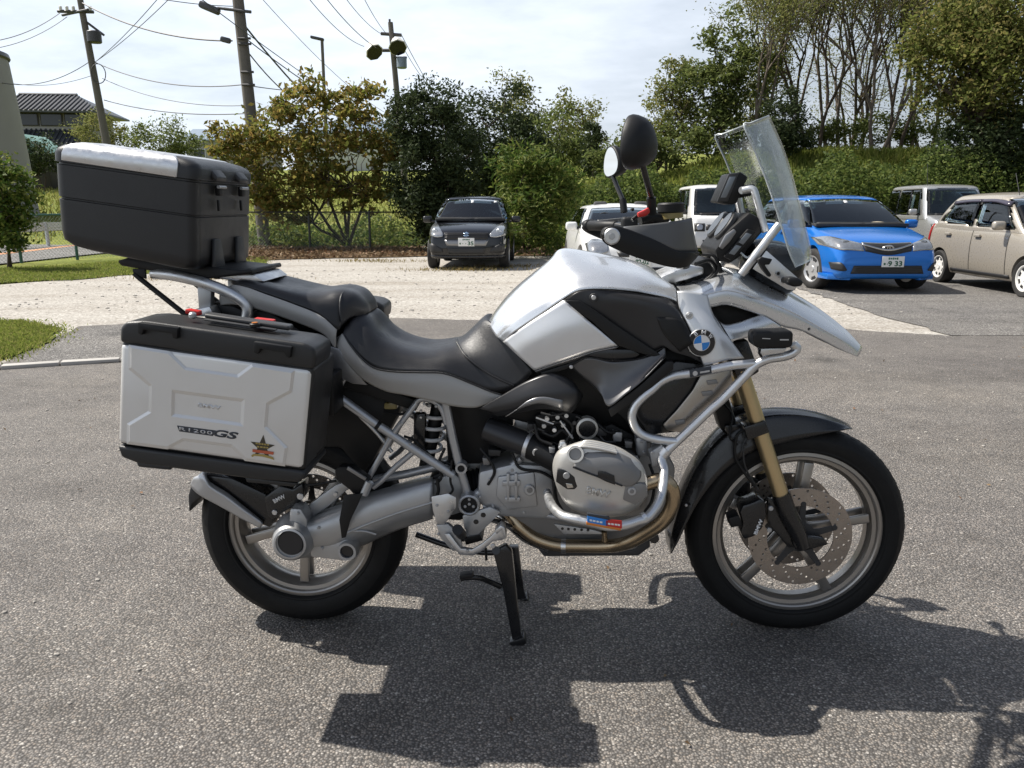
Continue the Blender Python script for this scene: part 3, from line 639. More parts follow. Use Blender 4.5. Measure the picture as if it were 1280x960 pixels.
blades('bank_grass', np.column_stack([gx, gy, [terr(a, b) - 0.03 for a, b in zip(gx, gy)]]), 0.34, 0.018, leaf_mat('bank_grass_blades', ((0.14, 0.19, 0.035), (0.22, 0.26, 0.055), (0.30, 0.30, 0.09)), 0.5), 0.35)
wx = rng.uniform(-9.5, -1.9, 9000); wy = rng.uniform(25.2, 30, 9000); wz = np.array([terr(a, b) for a, b in zip(wx, wy)])
raw_mesh('weeds', leaf_quads(np.column_stack([wx, wy, wz + rng.uniform(0, 1, 9000) ** 1.6 * (0.55 + .3 * np.sin(wx * 2.3))]), 0.15, 2.6, -0.6), 4, L_BUSH, None, 'stuff')
fx = rng.uniform(-40, -0.5, 22000); fy = rng.uniform(28, 62, 22000)
blades('field_grass', np.column_stack([fx, fy, [terr(a, b) - 0.03 for a, b in zip(fx, fy)]]), 0.22, 0.03, leaf_mat('field_blades', ((0.17, 0.20, 0.04), (0.25, 0.26, 0.07), (0.33, 0.29, 0.11)), 0.45), 0.4)

# ------------------------------------------------------------------ silo, house and far buildings
M_PLASTER = pbr('grey_plaster', (0.34, 0.325, 0.325), 0.85, var=0.12, vs=1.2, bump=0.2, bs=20)
M_TILE = pbr('grey_roof_tile', (0.06, 0.063, 0.07), 0.45, var=0.25, vs=2)
M_DARKW = pbr('dark_timber', (0.055, 0.048, 0.042), 0.7, var=0.3)
M_PANE = pbr('window_pane', (0.03, 0.035, 0.04), 0.06, spec=0.6, var=0)
b0 = far(-40, 272, 34); b0.z = terr(b0.x, b0.y) - 0.1
silo = empty('silo', b0, 0, 'grey rendered silo tower with a dark cap at the left edge', 'silo')
finish('wall', lathe_bm(((0.0, 0), (2.62, 0), (2.5, 2.2), (2.33, 4.6), (2.2, 6.2), (2.17, 6.42)), (0, 0, 0), (0, 0, 1), 48, False), M_PLASTER, silo)
finish('cap', lathe_bm(((2.22, 6.40), (2.26, 6.46), (2.22, 6.62), (1.4, 6.95), (0.0, 7.05)), (0, 0, 0), (0, 0, 1), 48, False), M_TILE, silo)
dr = Vector((math.cos(R(-38)), math.sin(R(-38)), 0))
tube('downpipe', [dr * 2.68 + Vector((0, 0, .1)), dr * 2.56 + Vector((0, 0, 2.2)), dr * 2.38 + Vector((0, 0, 4.6)), dr * 2.24 + Vector((0, 0, 6.3))], 0.07, M_DARKW, silo, 12, 8)
finish('foot', box_bm(dr * 2.9 + Vector((0, 0, .4)), (0.7, 0.7, 0.8), 0.03), M_DARKW, silo)

hb = far(84, 212, 62); hb.z = terr(hb.x, hb.y)
house = empty('tiled_house', hb, R(6), 'two storey house with grey tiled roofs beside the leaning pole', 'house')
def hip(name, x0, x1, y0, y1, z0, z1, inset, ridge_in, par, tile=True):
    ym = (y0 + y1) / 2; bm = bmesh.new()
    ev = [Vector(p) for p in ((x0, y0, z0), (x1, y0, z0), (x1, y1, z0), (x0, y1, z0))]; ra, rb = Vector((x0 + ridge_in, ym, z1)), Vector((x1 - inset, ym, z1))
    low = [p - Vector((0, 0, .12)) for p in ev]; vs_ = [bm.verts.new(p) for p in ev + [ra, rb] + low]
    for f in ((0, 1, 5, 4), (1, 2, 5), (2, 3, 4, 5), (3, 0, 4), (6, 9, 8, 7), (0, 6, 7, 1), (1, 7, 8, 2), (2, 8, 9, 3), (3, 9, 6, 0)): bm.faces.new([vs_[i] for i in f])
    rf = finish(name, bm, M_TILE, par, 20)
    # rows of round tiles running down the slope
    bm = bmesh.new(); n = int((x1 - x0) / 0.33)
    for k in range(1, n):
        x = x0 + (x1 - x0) * k / n; tl, tr = (x - x0) / max(ridge_in, .01), (x1 - x) / max(inset, .01); t = min(1, tl, tr)
        sweep(bm, [Vector((x, y0 - .02, z0 + .03)), Vector((x, y0 + (ym - y0) * t, z0 + (z1 - z0) * t + .03))], 0.075, 5, True)
    prop(finish('tile_rows', bm, M_TILE, rf, 40), kind='stuff')
    tube('ridge_tiles', [ra, rb], 0.16, M_TILE, rf, 2, 8, False); return rf
finish('wall', box_bm((-.8, 2.6, 2.6), (5.4, 4.6, 5.2), 0.02), M_PLASTER, house)
finish('wall', box_bm((-.9, 0.9, 1.1), (5.6, 2.4, 2.3), 0.02), M_DARKW, house)
hip('roof', -4.2, 2.9, -0.6, 5.8, 4.95, 6.4, 2.6, 0.3, house); hip('lower_roof', -4.0, 2.4, -1.3, 2.9, 2.55, 4.0, 1.0, 0.2, house)
for x in (-2.5, -.8, 0.9):
    w = finish('window', box_bm((x, 0.27, 4.4), (1.6, 0.06, 0.95), 0.0), M_DARKW, house); finish('pane', box_bm((x, 0.22, 4.4), (1.42, 0.04, 0.8), 0), M_PANE, w)
aw = far(38, 182, 52); aw.z = terr(aw.x, aw.y)
shed = empty('lean_to', aw, 0, 'small shed with a pale green sloping roof beside the silo', 'shed')
finish('wall', box_bm((0, 1, 1.1), (2.0, 2, 2.2), 0.02), M_DARKW, shed)
finish('roof', prism_bm([Vector((-1.3, -.4, 2.1)), Vector((1.35, -.4, 2.1)), Vector((-.2, -.4, 3.3)), Vector((-1.3, -.4, 3.3))], (0, 2.6, 0), .01), pbr('green_roof', (0.25, 0.42, 0.36), 0.5), shed)
def barn(u, v, y, w, h, d, wallc, roofc, label, rz=0.0):
    p = far(u, v, y); p.z = terr(p.x, p.y) - .1; r = empty('warehouse', p, rz, label, 'building', None)
    finish('wall', box_bm((0, d / 2, h / 2), (w, d, h), .02), wallc, r)
    finish('roof', prism_bm([Vector((-w / 2 - .3, -.3, h)), Vector((w / 2 + .3, -.3, h)), Vector((w / 2 + .3, d / 2, h + 1.3)), Vector((-w / 2 - .3, d / 2, h + 1.3))], (0, 0, .12), 0), roofc, r)
    finish('roof', prism_bm([Vector((-w / 2 - .3, d + .3, h)), Vector((w / 2 + .3, d + .3, h)), Vector((w / 2 + .3, d / 2, h + 1.3)), Vector((-w / 2 - .3, d / 2, h + 1.3))], (0, 0, .12), 0), roofc, r)
    for k in range(int(w // 2.4)):
        x = -w / 2 + 1.3 + k * 2.4; f = finish('window', box_bm((x, -.01, h * .6), (1.3, .06, .9)), M_GALV, r); finish('pane', box_bm((x, -.06, h * .6), (1.12, .04, .72)), M_PANE, f)
M_BLUEROOF = pbr('blue_grey_roof', (0.20, 0.26, 0.33), 0.5); M_WHITEW = pbr('white_wall', (0.62, 0.62, 0.6), 0.8)
barn(430, 235, 78, 9, 3.4, 6, M_WHITEW, M_BLUEROOF, 'pale warehouse with a blue grey roof far behind the autumn tree')
barn(285, 225, 84, 8, 3.0, 6, M_PLASTER, M_BLUEROOF, 'low grey warehouse far behind the utility pole')
lane = [far(u, 248, 47) for u in (420, 470, 505)]
sheet('lane', [(-13, 44), (-5.5, 45), (-5.0, 48.5), (-13, 47)], 0, M_ROAD).location.z = terr(-9, 46) + .16

# ------------------------------------------------------------------ utility poles, floodlights, wires
M_POLE = pbr('concrete_pole', (0.15, 0.135, 0.12), 0.85, var=0.2, vs=5, bump=0.3, bs=50)
M_STEELD = pbr('dark_steel', (0.08, 0.08, 0.085), 0.5, 0.5)
M_WHITEM = pbr('white_metal', (0.72, 0.70, 0.64), 0.45, 0.1)
M_BLACKM = pbr('black_glass', (0.012, 0.012, 0.014), 0.25)
def pole(name, ub, vb, ut, vt, y, r0, r1, label, cat='utility pole'):
    top = far(ut, vt, y); bt = far(ub, vb, y); k = (terr(bt.x, y) - top.z) / (bt.z - top.z); base = top + (bt - top) * k; base.z -= .1
    root = empty(name, base, 0, label, cat); d = top - base
    bm = bmesh.new(); sweep(bm, [d * t for t in np.linspace(0, 1, 6)], np.linspace(r0, r1, 6), 14); finish('pole', bm, M_POLE, root)
    return root, base, d
def bar(name, root, a, b, r, mat=None, sides=6): return tube(name, [a, b], r, mat or M_STEELD, root, 2, sides, False)
rt, b0, d = pole('utility_pole', 128, 150, 98, -12, 33, .17, .11, 'leaning utility pole with crossarms beside the tiled house')
rel = lambda u, v, y, b: far(u, v, y) - b
bar('crossarm', rt, rel(72, 14, 33, b0), rel(117, 15, 33, b0), .06); bar('crossarm', rt, rel(78, 19, 33.4, b0), rel(110, 12, 32.6, b0), .05)
finish('transformer', disc_bm(rel(117, 39, 32.7, b0), (0, 0, -1), .26, .42, .03, 16), M_STEELD, rt)
bar('bracket', rt, rel(106, 26, 33, b0), rel(130, 44, 33, b0), .05)
for u in (76, 84, 92, 113): finish('insulator', disc_bm(rel(u, 13.5, 33, b0), (0, 0, 1), .06, .16, .01, 8), M_WHITEM, rt)
bm = bmesh.new(); c0 = rel(123, 92, 32.8, b0)
sweep(bm, [c0 + Vector((math.cos(a) * .28, 0, math.sin(a) * .36)) for a in np.linspace(0, 2 * math.pi, 20)[:-1]], .018, 5, False, True); finish('cable_loop', bm, M_STEELD, rt)
P1 = b0, d
rt, b0, d = pole('utility_pole', 320, 205, 296, -14, 26, .20, .165, 'thick brown utility pole in front of the autumn tree crown')
bar('crossarm', rt, rel(280, 11, 25.8, b0), rel(314, 15, 25.8, b0), .045)
finish('lamp_head', box_bm(rel(262, 10, 25.8, b0), (.62, .26, .2), .06, Matrix.Rotation(R(22), 3, 'Y')), M_STEELD, rt); bar('lamp_arm', rt, rel(272, 10, 25.8, b0), rel(284, 11.5, 25.8, b0), .04)
finish('cable_box', box_bm(rel(282, 50, 25.8, b0), (.32, .14, .16), .05, Matrix.Rotation(R(14), 3, 'Y')), M_STEELD, rt)
for v in (48, 55, 90, 106): bar('clamp', rt, rel(297 + v * .09 - 4, v, 25.8, b0), rel(297 + v * .09 + 12, v, 25.8, b0), .035)
rt, b0, d = pole('floodlight_pole', 502, 180, 488, 28, 37, .16, .11, 'slim utility pole carrying two white floodlights', 'utility pole')
bar('crossarm', rt, rel(476, 42, 37, b0), rel(502, 44, 37, b0), .07); bar('crossarm', rt, rel(474, 63, 37, b0), rel(506, 63, 37, b0), .07); bar('spike', rt, rel(487.5, 40, 37, b0), rel(487, 24, 37, b0), .05)
for (u, v, ax) in ((463, 58, (.45, -.5, -.62)), (496, 52, (.15, -.6, -.62))):
    c = rel(u, v, 36.6, b0); A = Vector(ax).normalized()
    fl = finish('floodlight', disc_bm(c - A * .05, A, .22, .48, .02, 8, None, .40), M_WHITEM, rt); finish('lens', disc_bm(c + A * .425, A, .36, .03, .0, 8), M_BLACKM, fl)
finish('transformer', disc_bm(rel(502, 72, 36.6, b0), (0, 0, -1), .22, .44, .04, 12), pbr('blue_grey_steel', (.25, .3, .36), .5, .3), rt); bar('bracket', rt, rel(490, 72, 37, b0), rel(508, 72, 36.6, b0), .05)
rt, b0, d = pole('street_lamp', 406, 130, 402.5, 50, 40, .09, .07, 'slim street lamp with a short arm above the autumn tree', 'street lamp')
finish('lamp_head', box_bm(rel(396.5, 48, 40, b0), (.62, .22, .12), .03, Matrix.Rotation(R(12), 3, 'Y')), M_STEELD, rt)
def wire(u1, v1, y1, u2, v2, y2, sag, r, label):
    a, b = far(u1, v1, y1), far(u2, v2, y2); p = [a.lerp(b, t) - Vector((0, 0, sag * 4 * t * (1 - t))) - a for t in np.linspace(0, 1, 18)]
    bm = bmesh.new(); sweep(bm, p, r, 5); o = finish('overhead_wire', bm, M_STEELD); o.location = a; prop(o, label, 'wire', 'overhead wires')
for w in ((100, 2, 33, 290, 51, 26, .35, .028, 'thick cable from the leaning pole to the brown pole, ending at a cable box'), (117, 77, 33, 302, 106, 26, .35, .017, 'wire from the cable loop on the leaning pole to the brown pole'),
          (128, 98, 33, 304, 132, 26, .3, .012, 'thin wire below the cable loop running to the brown pole'), (130, 125, 33, 306, 142, 26, .2, .016, 'lowest wire between the leaning pole and the brown pole'),
          (78, 14, 33, -60, 52, 30, .4, .014, 'upper wire leaving the leaning pole to the left'), (84, 21, 33, -60, 62, 30, .4, .012, 'lower wire leaving the leaning pole crossarm to the left'),
          (112, 77, 33, -20, 98, 34, .5, .014, 'slack wire from the leaning pole towards the silo'), (113, 95, 33, 15, 104, 38, .2, .010, 'faint wire from the leaning pole above the tiled roof'),
          (222, -12, 24, 118, 78, 33, .1, .011, 'slanting wire left of the brown pole, upper of a pair'), (206, -12, 24, 116, 80, 33, .1, .011, 'slanting wire left of the brown pole, lower of a pair'),
          (301, 26, 26, 470, 190, 40, .5, .030, 'thick cable falling from the brown pole into the autumn tree'), (303, 45, 26, 520, 175, 44, .4, .018, 'cable from the brown pole passing under the street lamp'),
          (240, -10, 22, 512, 172, 48, .3, .014, 'long wire from the top edge past the street lamp'), (300, 52, 26, 400, 135, 38, .5, .022, 'looped cable right of the brown pole'),
          (305, 106, 26, 420, 114, 40, .1, .016, 'level wire right of the brown pole'), (455, 58, 37, 378, -12, 26, .25, .013, 'wire rising left from the floodlight pole, lowest of the bundle'),
          (476, 63, 37, 400, -12, 26, .2, .015, 'second wire of the bundle from the floodlight pole'), (476, 42, 37, 425, -12, 27, .15, .012, 'third wire of the bundle from the floodlight pole'),
          (482, 41, 37, 450, -12, 28, .1, .012, 'rightmost wire of the bundle from the floodlight pole'), (502, 44, 37, 548, 125, 52, .1, .016, 'upper wire falling right from the floodlight pole'),
          (506, 63, 37, 538, 110, 50, .1, .014, 'lower wire falling right from the floodlight pole'), (300, 8, 26, 150, -12, 26, .1, .012, 'wire from the brown pole lamp arm to the top edge'),
          (320, -10, 24, 480, 140, 42, .3, .010, 'fine wire with small markers above the street lamp')):
    wire(*w)
# ================================================================== MOTORCYCLE
M_SILVER = pbr('silver_paint', (0.75, 0.765, 0.78), 0.28, 0.70, var=0.03, coat=1.0, rvar=0.1)
M_PANEL = pbr('pale_silver_paint', (0.74, 0.745, 0.75), 0.34, 0.5, var=0.03, coat=0.5)
M_ALU = pbr('brushed_aluminium', (0.66, 0.665, 0.67), 0.36, 0.85, var=0.06, vs=14, rvar=0.3)
M_ALUP = pbr('anodised_panel', (0.72, 0.71, 0.69), 0.40, 0.5, var=0.04, vs=8, bump=0.05, bs=900)
M_FRAME = pbr('grey_frame_paint', (0.44, 0.45, 0.465), 0.34, 0.55, var=0.06, coat=0.3)
M_CAST = pbr('cast_aluminium', (0.46, 0.465, 0.47), 0.42, 0.65, var=0.12, vs=20, bump=0.12, bs=500)
M_MAG = pbr('magnesium_paint', (0.62, 0.60, 0.56), 0.40, 0.5, var=0.06, vs=18, bump=0.06, bs=700)
M_MAGD = pbr('dark_magnesium', (0.24, 0.235, 0.23), 0.45, 0.5, var=0.08, vs=18)
M_PLAST = pbr('black_plastic', (0.008, 0.008, 0.0085), 0.5, var=0.2, vs=6, bump=0.12, bs=900, spec=.35)
M_PLASTG = pbr('grey_plastic', (0.035, 0.035, 0.036), 0.48, var=0.12, vs=6, bump=0.1, bs=900)
M_CASE = pbr('case_plastic', (0.016, 0.016, 0.0165), 0.42, var=0.15, vs=4, bump=0.25, bs=700)
M_SATIN = pbr('satin_dark_grey', (0.034, 0.034, 0.036), 0.34, 0.35, var=0.08, vs=5)
M_SATIN2 = pbr('satin_mid_grey', (0.26, 0.26, 0.265), 0.32, 0.6, var=0.06, vs=5)
M_WING = pbr('dark_metallic_panel', (0.115, 0.115, 0.118), 0.36, 0.75, var=0.05, vs=5)
M_LEATH = pbr('black_seat_cover', (0.014, 0.014, 0.016), 0.38, var=0.15, vs=8, bump=0.35, bs=650)
M_LEATHG = pbr('grey_seat_cover', (0.42, 0.415, 0.40), 0.55, var=0.08, vs=8, bump=0.35, bs=650)
M_RUBBER = pbr('tyre_rubber', (0.009, 0.009, 0.009), 0.62, var=0.3, vs=16, bump=0.15, bs=300, spec=.25)
M_RIM = pbr('wheel_metal', (0.37, 0.35, 0.325), 0.34, 0.8, var=0.08, vs=12)
M_GOLD = pbr('gold_anodised', (0.60, 0.47, 0.27), 0.32, 0.85, var=0.06, vs=20)
M_DISC = pbr('brake_steel', (0.38, 0.335, 0.295), 0.34, 0.85, var=0.15, vs=30, rvar=0.3)
M_CHROME = pbr('chrome', (0.62, 0.60, 0.57), 0.12, 1.0, var=0.1, vs=8)
M_EXH = pbr('heated_steel', (0.42, 0.33, 0.22), 0.25, 0.95, var=0.3, vs=7)
M_BLACK = pbr('black_paint', (0.012, 0.012, 0.013), 0.28, 0.1, var=0.2, coat=0.3)
M_RED = pbr('red_plastic', (0.55, 0.025, 0.02), 0.4, var=0.1)
M_BLUE = pbr('badge_blue', (0.03, 0.22, 0.62), 0.25, var=0.05); M_WHITE = pbr('badge_white', (0.78, 0.78, 0.78), 0.3, var=0.03)
M_PRINT = pbr('dark_print', (0.035, 0.04, 0.05), 0.5, var=0.1); M_SPRINT = pbr('silver_print', (0.55, 0.55, 0.55), 0.4, 0.4, var=0.05)
M_OR = pbr('orange_plastic', (0.62, 0.20, 0.03), 0.35, var=0.1); M_AMBER = pbr('amber_fluid', (0.30, 0.24, 0.10), 0.2, var=0.1)
M_SCREEN = pbr('display_glass', (0.20, 0.22, 0.24), 0.08, 0.2, var=0.02)
M_MIRROR = pbr('mirror_glass', (0.9, 0.9, 0.9), 0.02, 1.0, var=0.0, rvar=0)
def shield_mat():
    m, n, l, b = nt('clear_polycarbonate')
    b.inputs['Base Color'].default_value = (1, 1, 1, 1); b.inputs['Roughness'].default_value = 0.03; b.inputs['IOR'].default_value = 1.5
    tr = N(n, 'ShaderNodeBsdfTransparent'); tr.inputs['Color'].default_value = (0.90, 0.925, 0.92, 1)
    gl_ = N(n, 'ShaderNodeBsdfGlossy'); gl_.inputs['Roughness'].default_value = 0.09; gl_.inputs['Color'].default_value = (1, 1, 1, 1)
    lw = N(n, 'ShaderNodeLayerWeight'); lw.inputs['Blend'].default_value = 0.25
    mr = N(n, 'ShaderNodeMapRange'); mr.inputs['From Min'].default_value = 0.42; mr.inputs['To Min'].default_value = 0.035; mr.inputs['To Max'].default_value = 0.55; l.new(lw.outputs['Fresnel'], mr.inputs['Value'])
    ms = N(n, 'ShaderNodeMixShader'); l.new(mr.outputs[0], ms.inputs[0]); l.new(tr.outputs[0], ms.inputs[1]); l.new(gl_.outputs[0], ms.inputs[2])
    l.new(ms.outputs[0], n['Material Output'].inputs[0]); return m
M_SHIELD = shield_mat()

bike = empty('motorcycle', (BX, BY, 0), BYAW, 'silver and black touring motorcycle with luggage cases standing on its centre stand', 'motorcycle')
def PP(pts, lat): return [P(u, v, lat) for u, v in pts]
def flat(name, pts, l0, l1, mat, parent=None, bev=0.003, seg=2, mir=False):
    """part cut to a side-view outline, from lateral place l0 in to l1"""
    o = finish(name, prism_bm(PP(pts, l0), (0, l1 - l0, 0), bev, seg), mat, parent or bike, 32)
    if mir: mirrored(o)
    return o
def pipe(name, pts, r, mat, parent=None, mir=False, n=None, sm=True, sides=12):
    """pts: (u, v, lateral)"""
    o = tube(name, [P(*p) for p in pts], r, mat, parent or bike, n, sides, sm)
    if mir: mirrored(o)
    return o
def rod(name, a, b, r, mat, parent=None, mir=False, bev=0.0, sides=20, r2=None):
    A, B = P(*a), P(*b)
    o = finish(name, disc_bm(A, B - A, r, (B - A).length, bev, sides, None, r2), mat, parent or bike, 40)
    if mir: mirrored(o)
    return o
def knob(name, u, v, lat, r, h, mat, parent=None, bev=0.001, mir=False, seg=24):
    """round facing sideways, h thick, outer face at lat"""
    o = finish(name, disc_bm(P(u, v, lat) + Vector((0, h, 0)), (0, -1, 0), r, h, bev, seg), mat, parent or bike, 40)
    if mir: mirrored(o)
    return o
def bolt(u, v, lat, r=0.006, mat=None, parent=None, mir=False):
    bm = disc_bm(P(u, v, lat) + Vector((0, .006, 0)), (0, -1, 0), r, .006, .0012, 14); disc_bm(P(u, v, lat) + Vector((0, .0, 0)), (0, -1, 0), r * .5, .0008, 0, 6, bm)
    o = finish('bolt', bm, mat or M_ALU, parent or bike, 40)
    if mir: mirrored(o)
    return o
def words(name, s, u0, v0, u1, v1, lat, h, mat, parent, bold=0.02, depth=0.0008, shear=0.0, space=1.0):
    a, b = P(u0, v0, lat), P(u1, v1, lat); xd = (b - a).normalized(); yd = Vector((-xd.z, 0, xd.x))
    return lettering(name, s, (a + b) / 2, xd, yd, (b - a).length, h, mat, parent, bold, depth, shear, space)

# ------------------------------------------------------------------ wheels
def wheel(name, cx, cz, Ro, Wt, Rr, Wr, spin, lab):
    c = Vector((cx, 0, cz)); ax = (0, 1, 0)
    hw, hr = Wt / 2, Wr / 2
    rim = finish(name, lathe_bm([(Rr + .005, -hr), (Rr + .006, -hr + .008), (Rr - .010, -hr + .014), (Rr - .018, -hr + .030), (Rr - .020, 0), (Rr - .018, hr - .030), (Rr - .010, hr - .014), (Rr + .006, hr - .008), (Rr + .005, hr),
            (Rr - .006, hr + .002), (Rr - .010, hr - .001), (Rr - .011, hr - .012), (Rr - .022, hr - .014), (Rr - .026, hr - .034), (Rr - .033, 0.014), (Rr - .033, -.014), (Rr - .026, -hr + .034), (Rr - .022, -hr + .014), (Rr - .011, -hr + .012), (Rr - .010, -hr + .001), (Rr - .006, -hr - .002)], c, ax, 96), M_RIM, bike, 40)
    pr = []
    for k in range(25):
        t = math.pi * (k / 24 - 0.5)
        s = math.sin(t); w = hw * (abs(s) ** 0.9) * (1 if s > 0 else -1); dr_ = (Ro - Rr) * (1 - 0.42 * abs(s) ** 2.6)
        pr.append((Rr + dr_, w))
    for rr_ in (.30, .36, .72): pr = sorted(pr, key=lambda t: t[1])
    pr = [(Rr + .002, -hr * .93), (Rr + .008, -hw * .90), (Rr + .010, -hw * .925), (Rr + .013, -hw * .925), (Rr + .015, -hw * .905), (Rr + .018, -hw * .93)] + [(r_, w) for r_, w in pr if abs(w) < hw * .995] + [(Rr + .018, hw * .93), (Rr + .015, hw * .905), (Rr + .013, hw * .925), (Rr + .010, hw * .925), (Rr + .008, hw * .90), (Rr + .002, hr * .93)]
    ty = finish('tyre', lathe_bm(pr, c, ax, 128), M_RUBBER, rim, 60)
    # raised blocks of the tread, one mesh
    bm = bmesh.new(); nb = 54
    for k in range(nb):
        for sg in (-1, 1):
            a0 = 2 * math.pi * k / nb + (0.03 if sg > 0 else 0)
            q = []
            for (da, w) in ((0, .10), (.055, .10), (.115, .80), (.062, .80)):
                rr = Rr + (Ro - Rr) * (1 - 0.42 * (w ** 0.9) ** 2.9) + .0016; a = a0 + da
                q.append(c + Vector((math.cos(a) * rr, sg * hw * w, math.sin(a) * rr)))
            m1, m2 = (q[0] + q[3]) / 2, (q[1] + q[2]) / 2
            push = lambda p: c + (p - c - Vector((0, p.y - c.y, 0))) * 1.0 + Vector((0, p.y - c.y, 0))
            for p in (m1, m2):
                w = abs(p.y) / hw; rr = Rr + (Ro - Rr) * (1 - 0.42 * (w ** 0.9) ** 2.9) + .0019; d = Vector((p.x - c.x, 0, p.z - c.z)).normalized(); p.xz = (c.x + d.x * rr, c.z + d.z * rr)
            vs_ = [bm.verts.new(p) for p in (q[0], q[1], m2, q[2], q[3], m1)]
            bm.faces.new((vs_[0], vs_[1], vs_[2], vs_[5])); bm.faces.new((vs_[5], vs_[2], vs_[3], vs_[4]))
    prop(finish('tread', bm, M_RUBBER, ty, 0), kind='stuff')
    finish('hub', lathe_bm([(.0, -.055), (.030, -.055), (.042, -.045), (.046, 0), (.042, .045), (.030, .055), (0, .055)], c, ax, 32, False), M_RIM, rim, 40)
    for k in range(5):
        a = spin + 2 * math.pi * k / 5; d = Vector((math.cos(a), 0, math.sin(a))); t = Vector((-d.z, 0, d.x))
        for sg in (-1, 1):
            p0 = c + d * .038 + Vector((0, .018 * sg, 0)); p1 = c + d * (Rr - .030) + Vector((0, .020 * sg, 0))
            bm = bmesh.new()
            w0, w1 = .021, .015
            prism_bm([p0 + t * w0, p0.lerp(p1, .5) + t * .0135, p1 + t * w1, p1 - t * w1, p0.lerp(p1, .5) - t * .0135, p0 - t * w0], (0, .013 * sg, 0), .004, 2, bm)
            finish('spoke', bm, M_RIM, rim, 40)
    return rim, c
def brake_disc(c, lat, ro, ri, parent, label_mat=M_DISC, carrier=True, th=.0045):
    """steel ring with real drilled holes"""
    bm = bmesh.new(); loops = []
    def ring(r, n, cx=0, cz=0): 
        vs_ = [bm.verts.new((c.x + cx + math.cos(2 * math.pi * k / n) * r, lat, c.z + cz + math.sin(2 * math.pi * k / n) * r)) for k in range(n)]
        for k in range(n): loops.append(bm.edges.new((vs_[k], vs_[(k + 1) % n])))
    ring(ro, 72); ring(ri, 60); nh = 16
    for k in range(nh):
        for j, f in enumerate((.16, .40, .62, .85)):
            a = 2 * math.pi * (k + j * .27) / nh; r_ = ri + (ro - ri) * f; ring(.0042, 7, math.cos(a) * r_, math.sin(a) * r_)
    bmesh.ops.triangle_fill(bm, use_beauty=True, use_dissolve=False, edges=loops)
    for f in list(bm.faces):
        q = f.calc_center_median(); 
        r_ = math.hypot(q.x - c.x, q.z - c.z)
        if r_ < ri * .98: bm.faces.remove(f)
    g = bmesh.ops.extrude_face_region(bm, geom=bm.faces[:]); bmesh.ops.translate(bm, verts=[v for v in g['geom'] if isinstance(v, bmesh.types.BMVert)], vec=(0, th, 0))
    d = finish('brake_disc', bm, label_mat, parent, 30)
    if carrier:
        bm = bmesh.new()
        for k in range(5):
            a = 2 * math.pi * k / 5 + .3; dd = Vector((math.cos(a), 0, math.sin(a))); t = Vector((-dd.z, 0, dd.x)); cc_ = Vector((c.x, lat, c.z))
            prism_bm([cc_ + dd * .03 + t * .017, cc_ + dd * .06 + t * .010, cc_ + dd * (ri + .010) + t * .008, cc_ + dd * (ri + .010) - t * .008, cc_ + dd * .06 - t * .010, cc_ + dd * .03 - t * .017], (0, th, 0), .001, 1, bm)
            disc_bm(cc_ + dd * (ri + .005) + Vector((0, th + .0015, 0)), (0, -1, 0), .0085, th + .003, .001, 14, bm)
        disc_bm(Vector((c.x, lat + th, c.z)), (0, -1, 0), .046, th + .002, .001, 36, bm); finish('disc_carrier', bm, M_PLASTG, parent, 40)
    return d
FC, RC = Vector((.7535, 0, .325)), Vector((-.7535, 0, .322))
fw, _ = wheel('front_wheel', FC.x, FC.z, .328, .114, .2490, .085, R(84), '')
rw, _ = wheel('rear_wheel', RC.x, RC.z, .320, .152, .2195, .115, R(268), '')
brake_disc(FC, -.072, .1525, .098, fw); brake_disc(FC, .068, .1525, .098, fw); brake_disc(RC, .070, .1325, .085, rw)

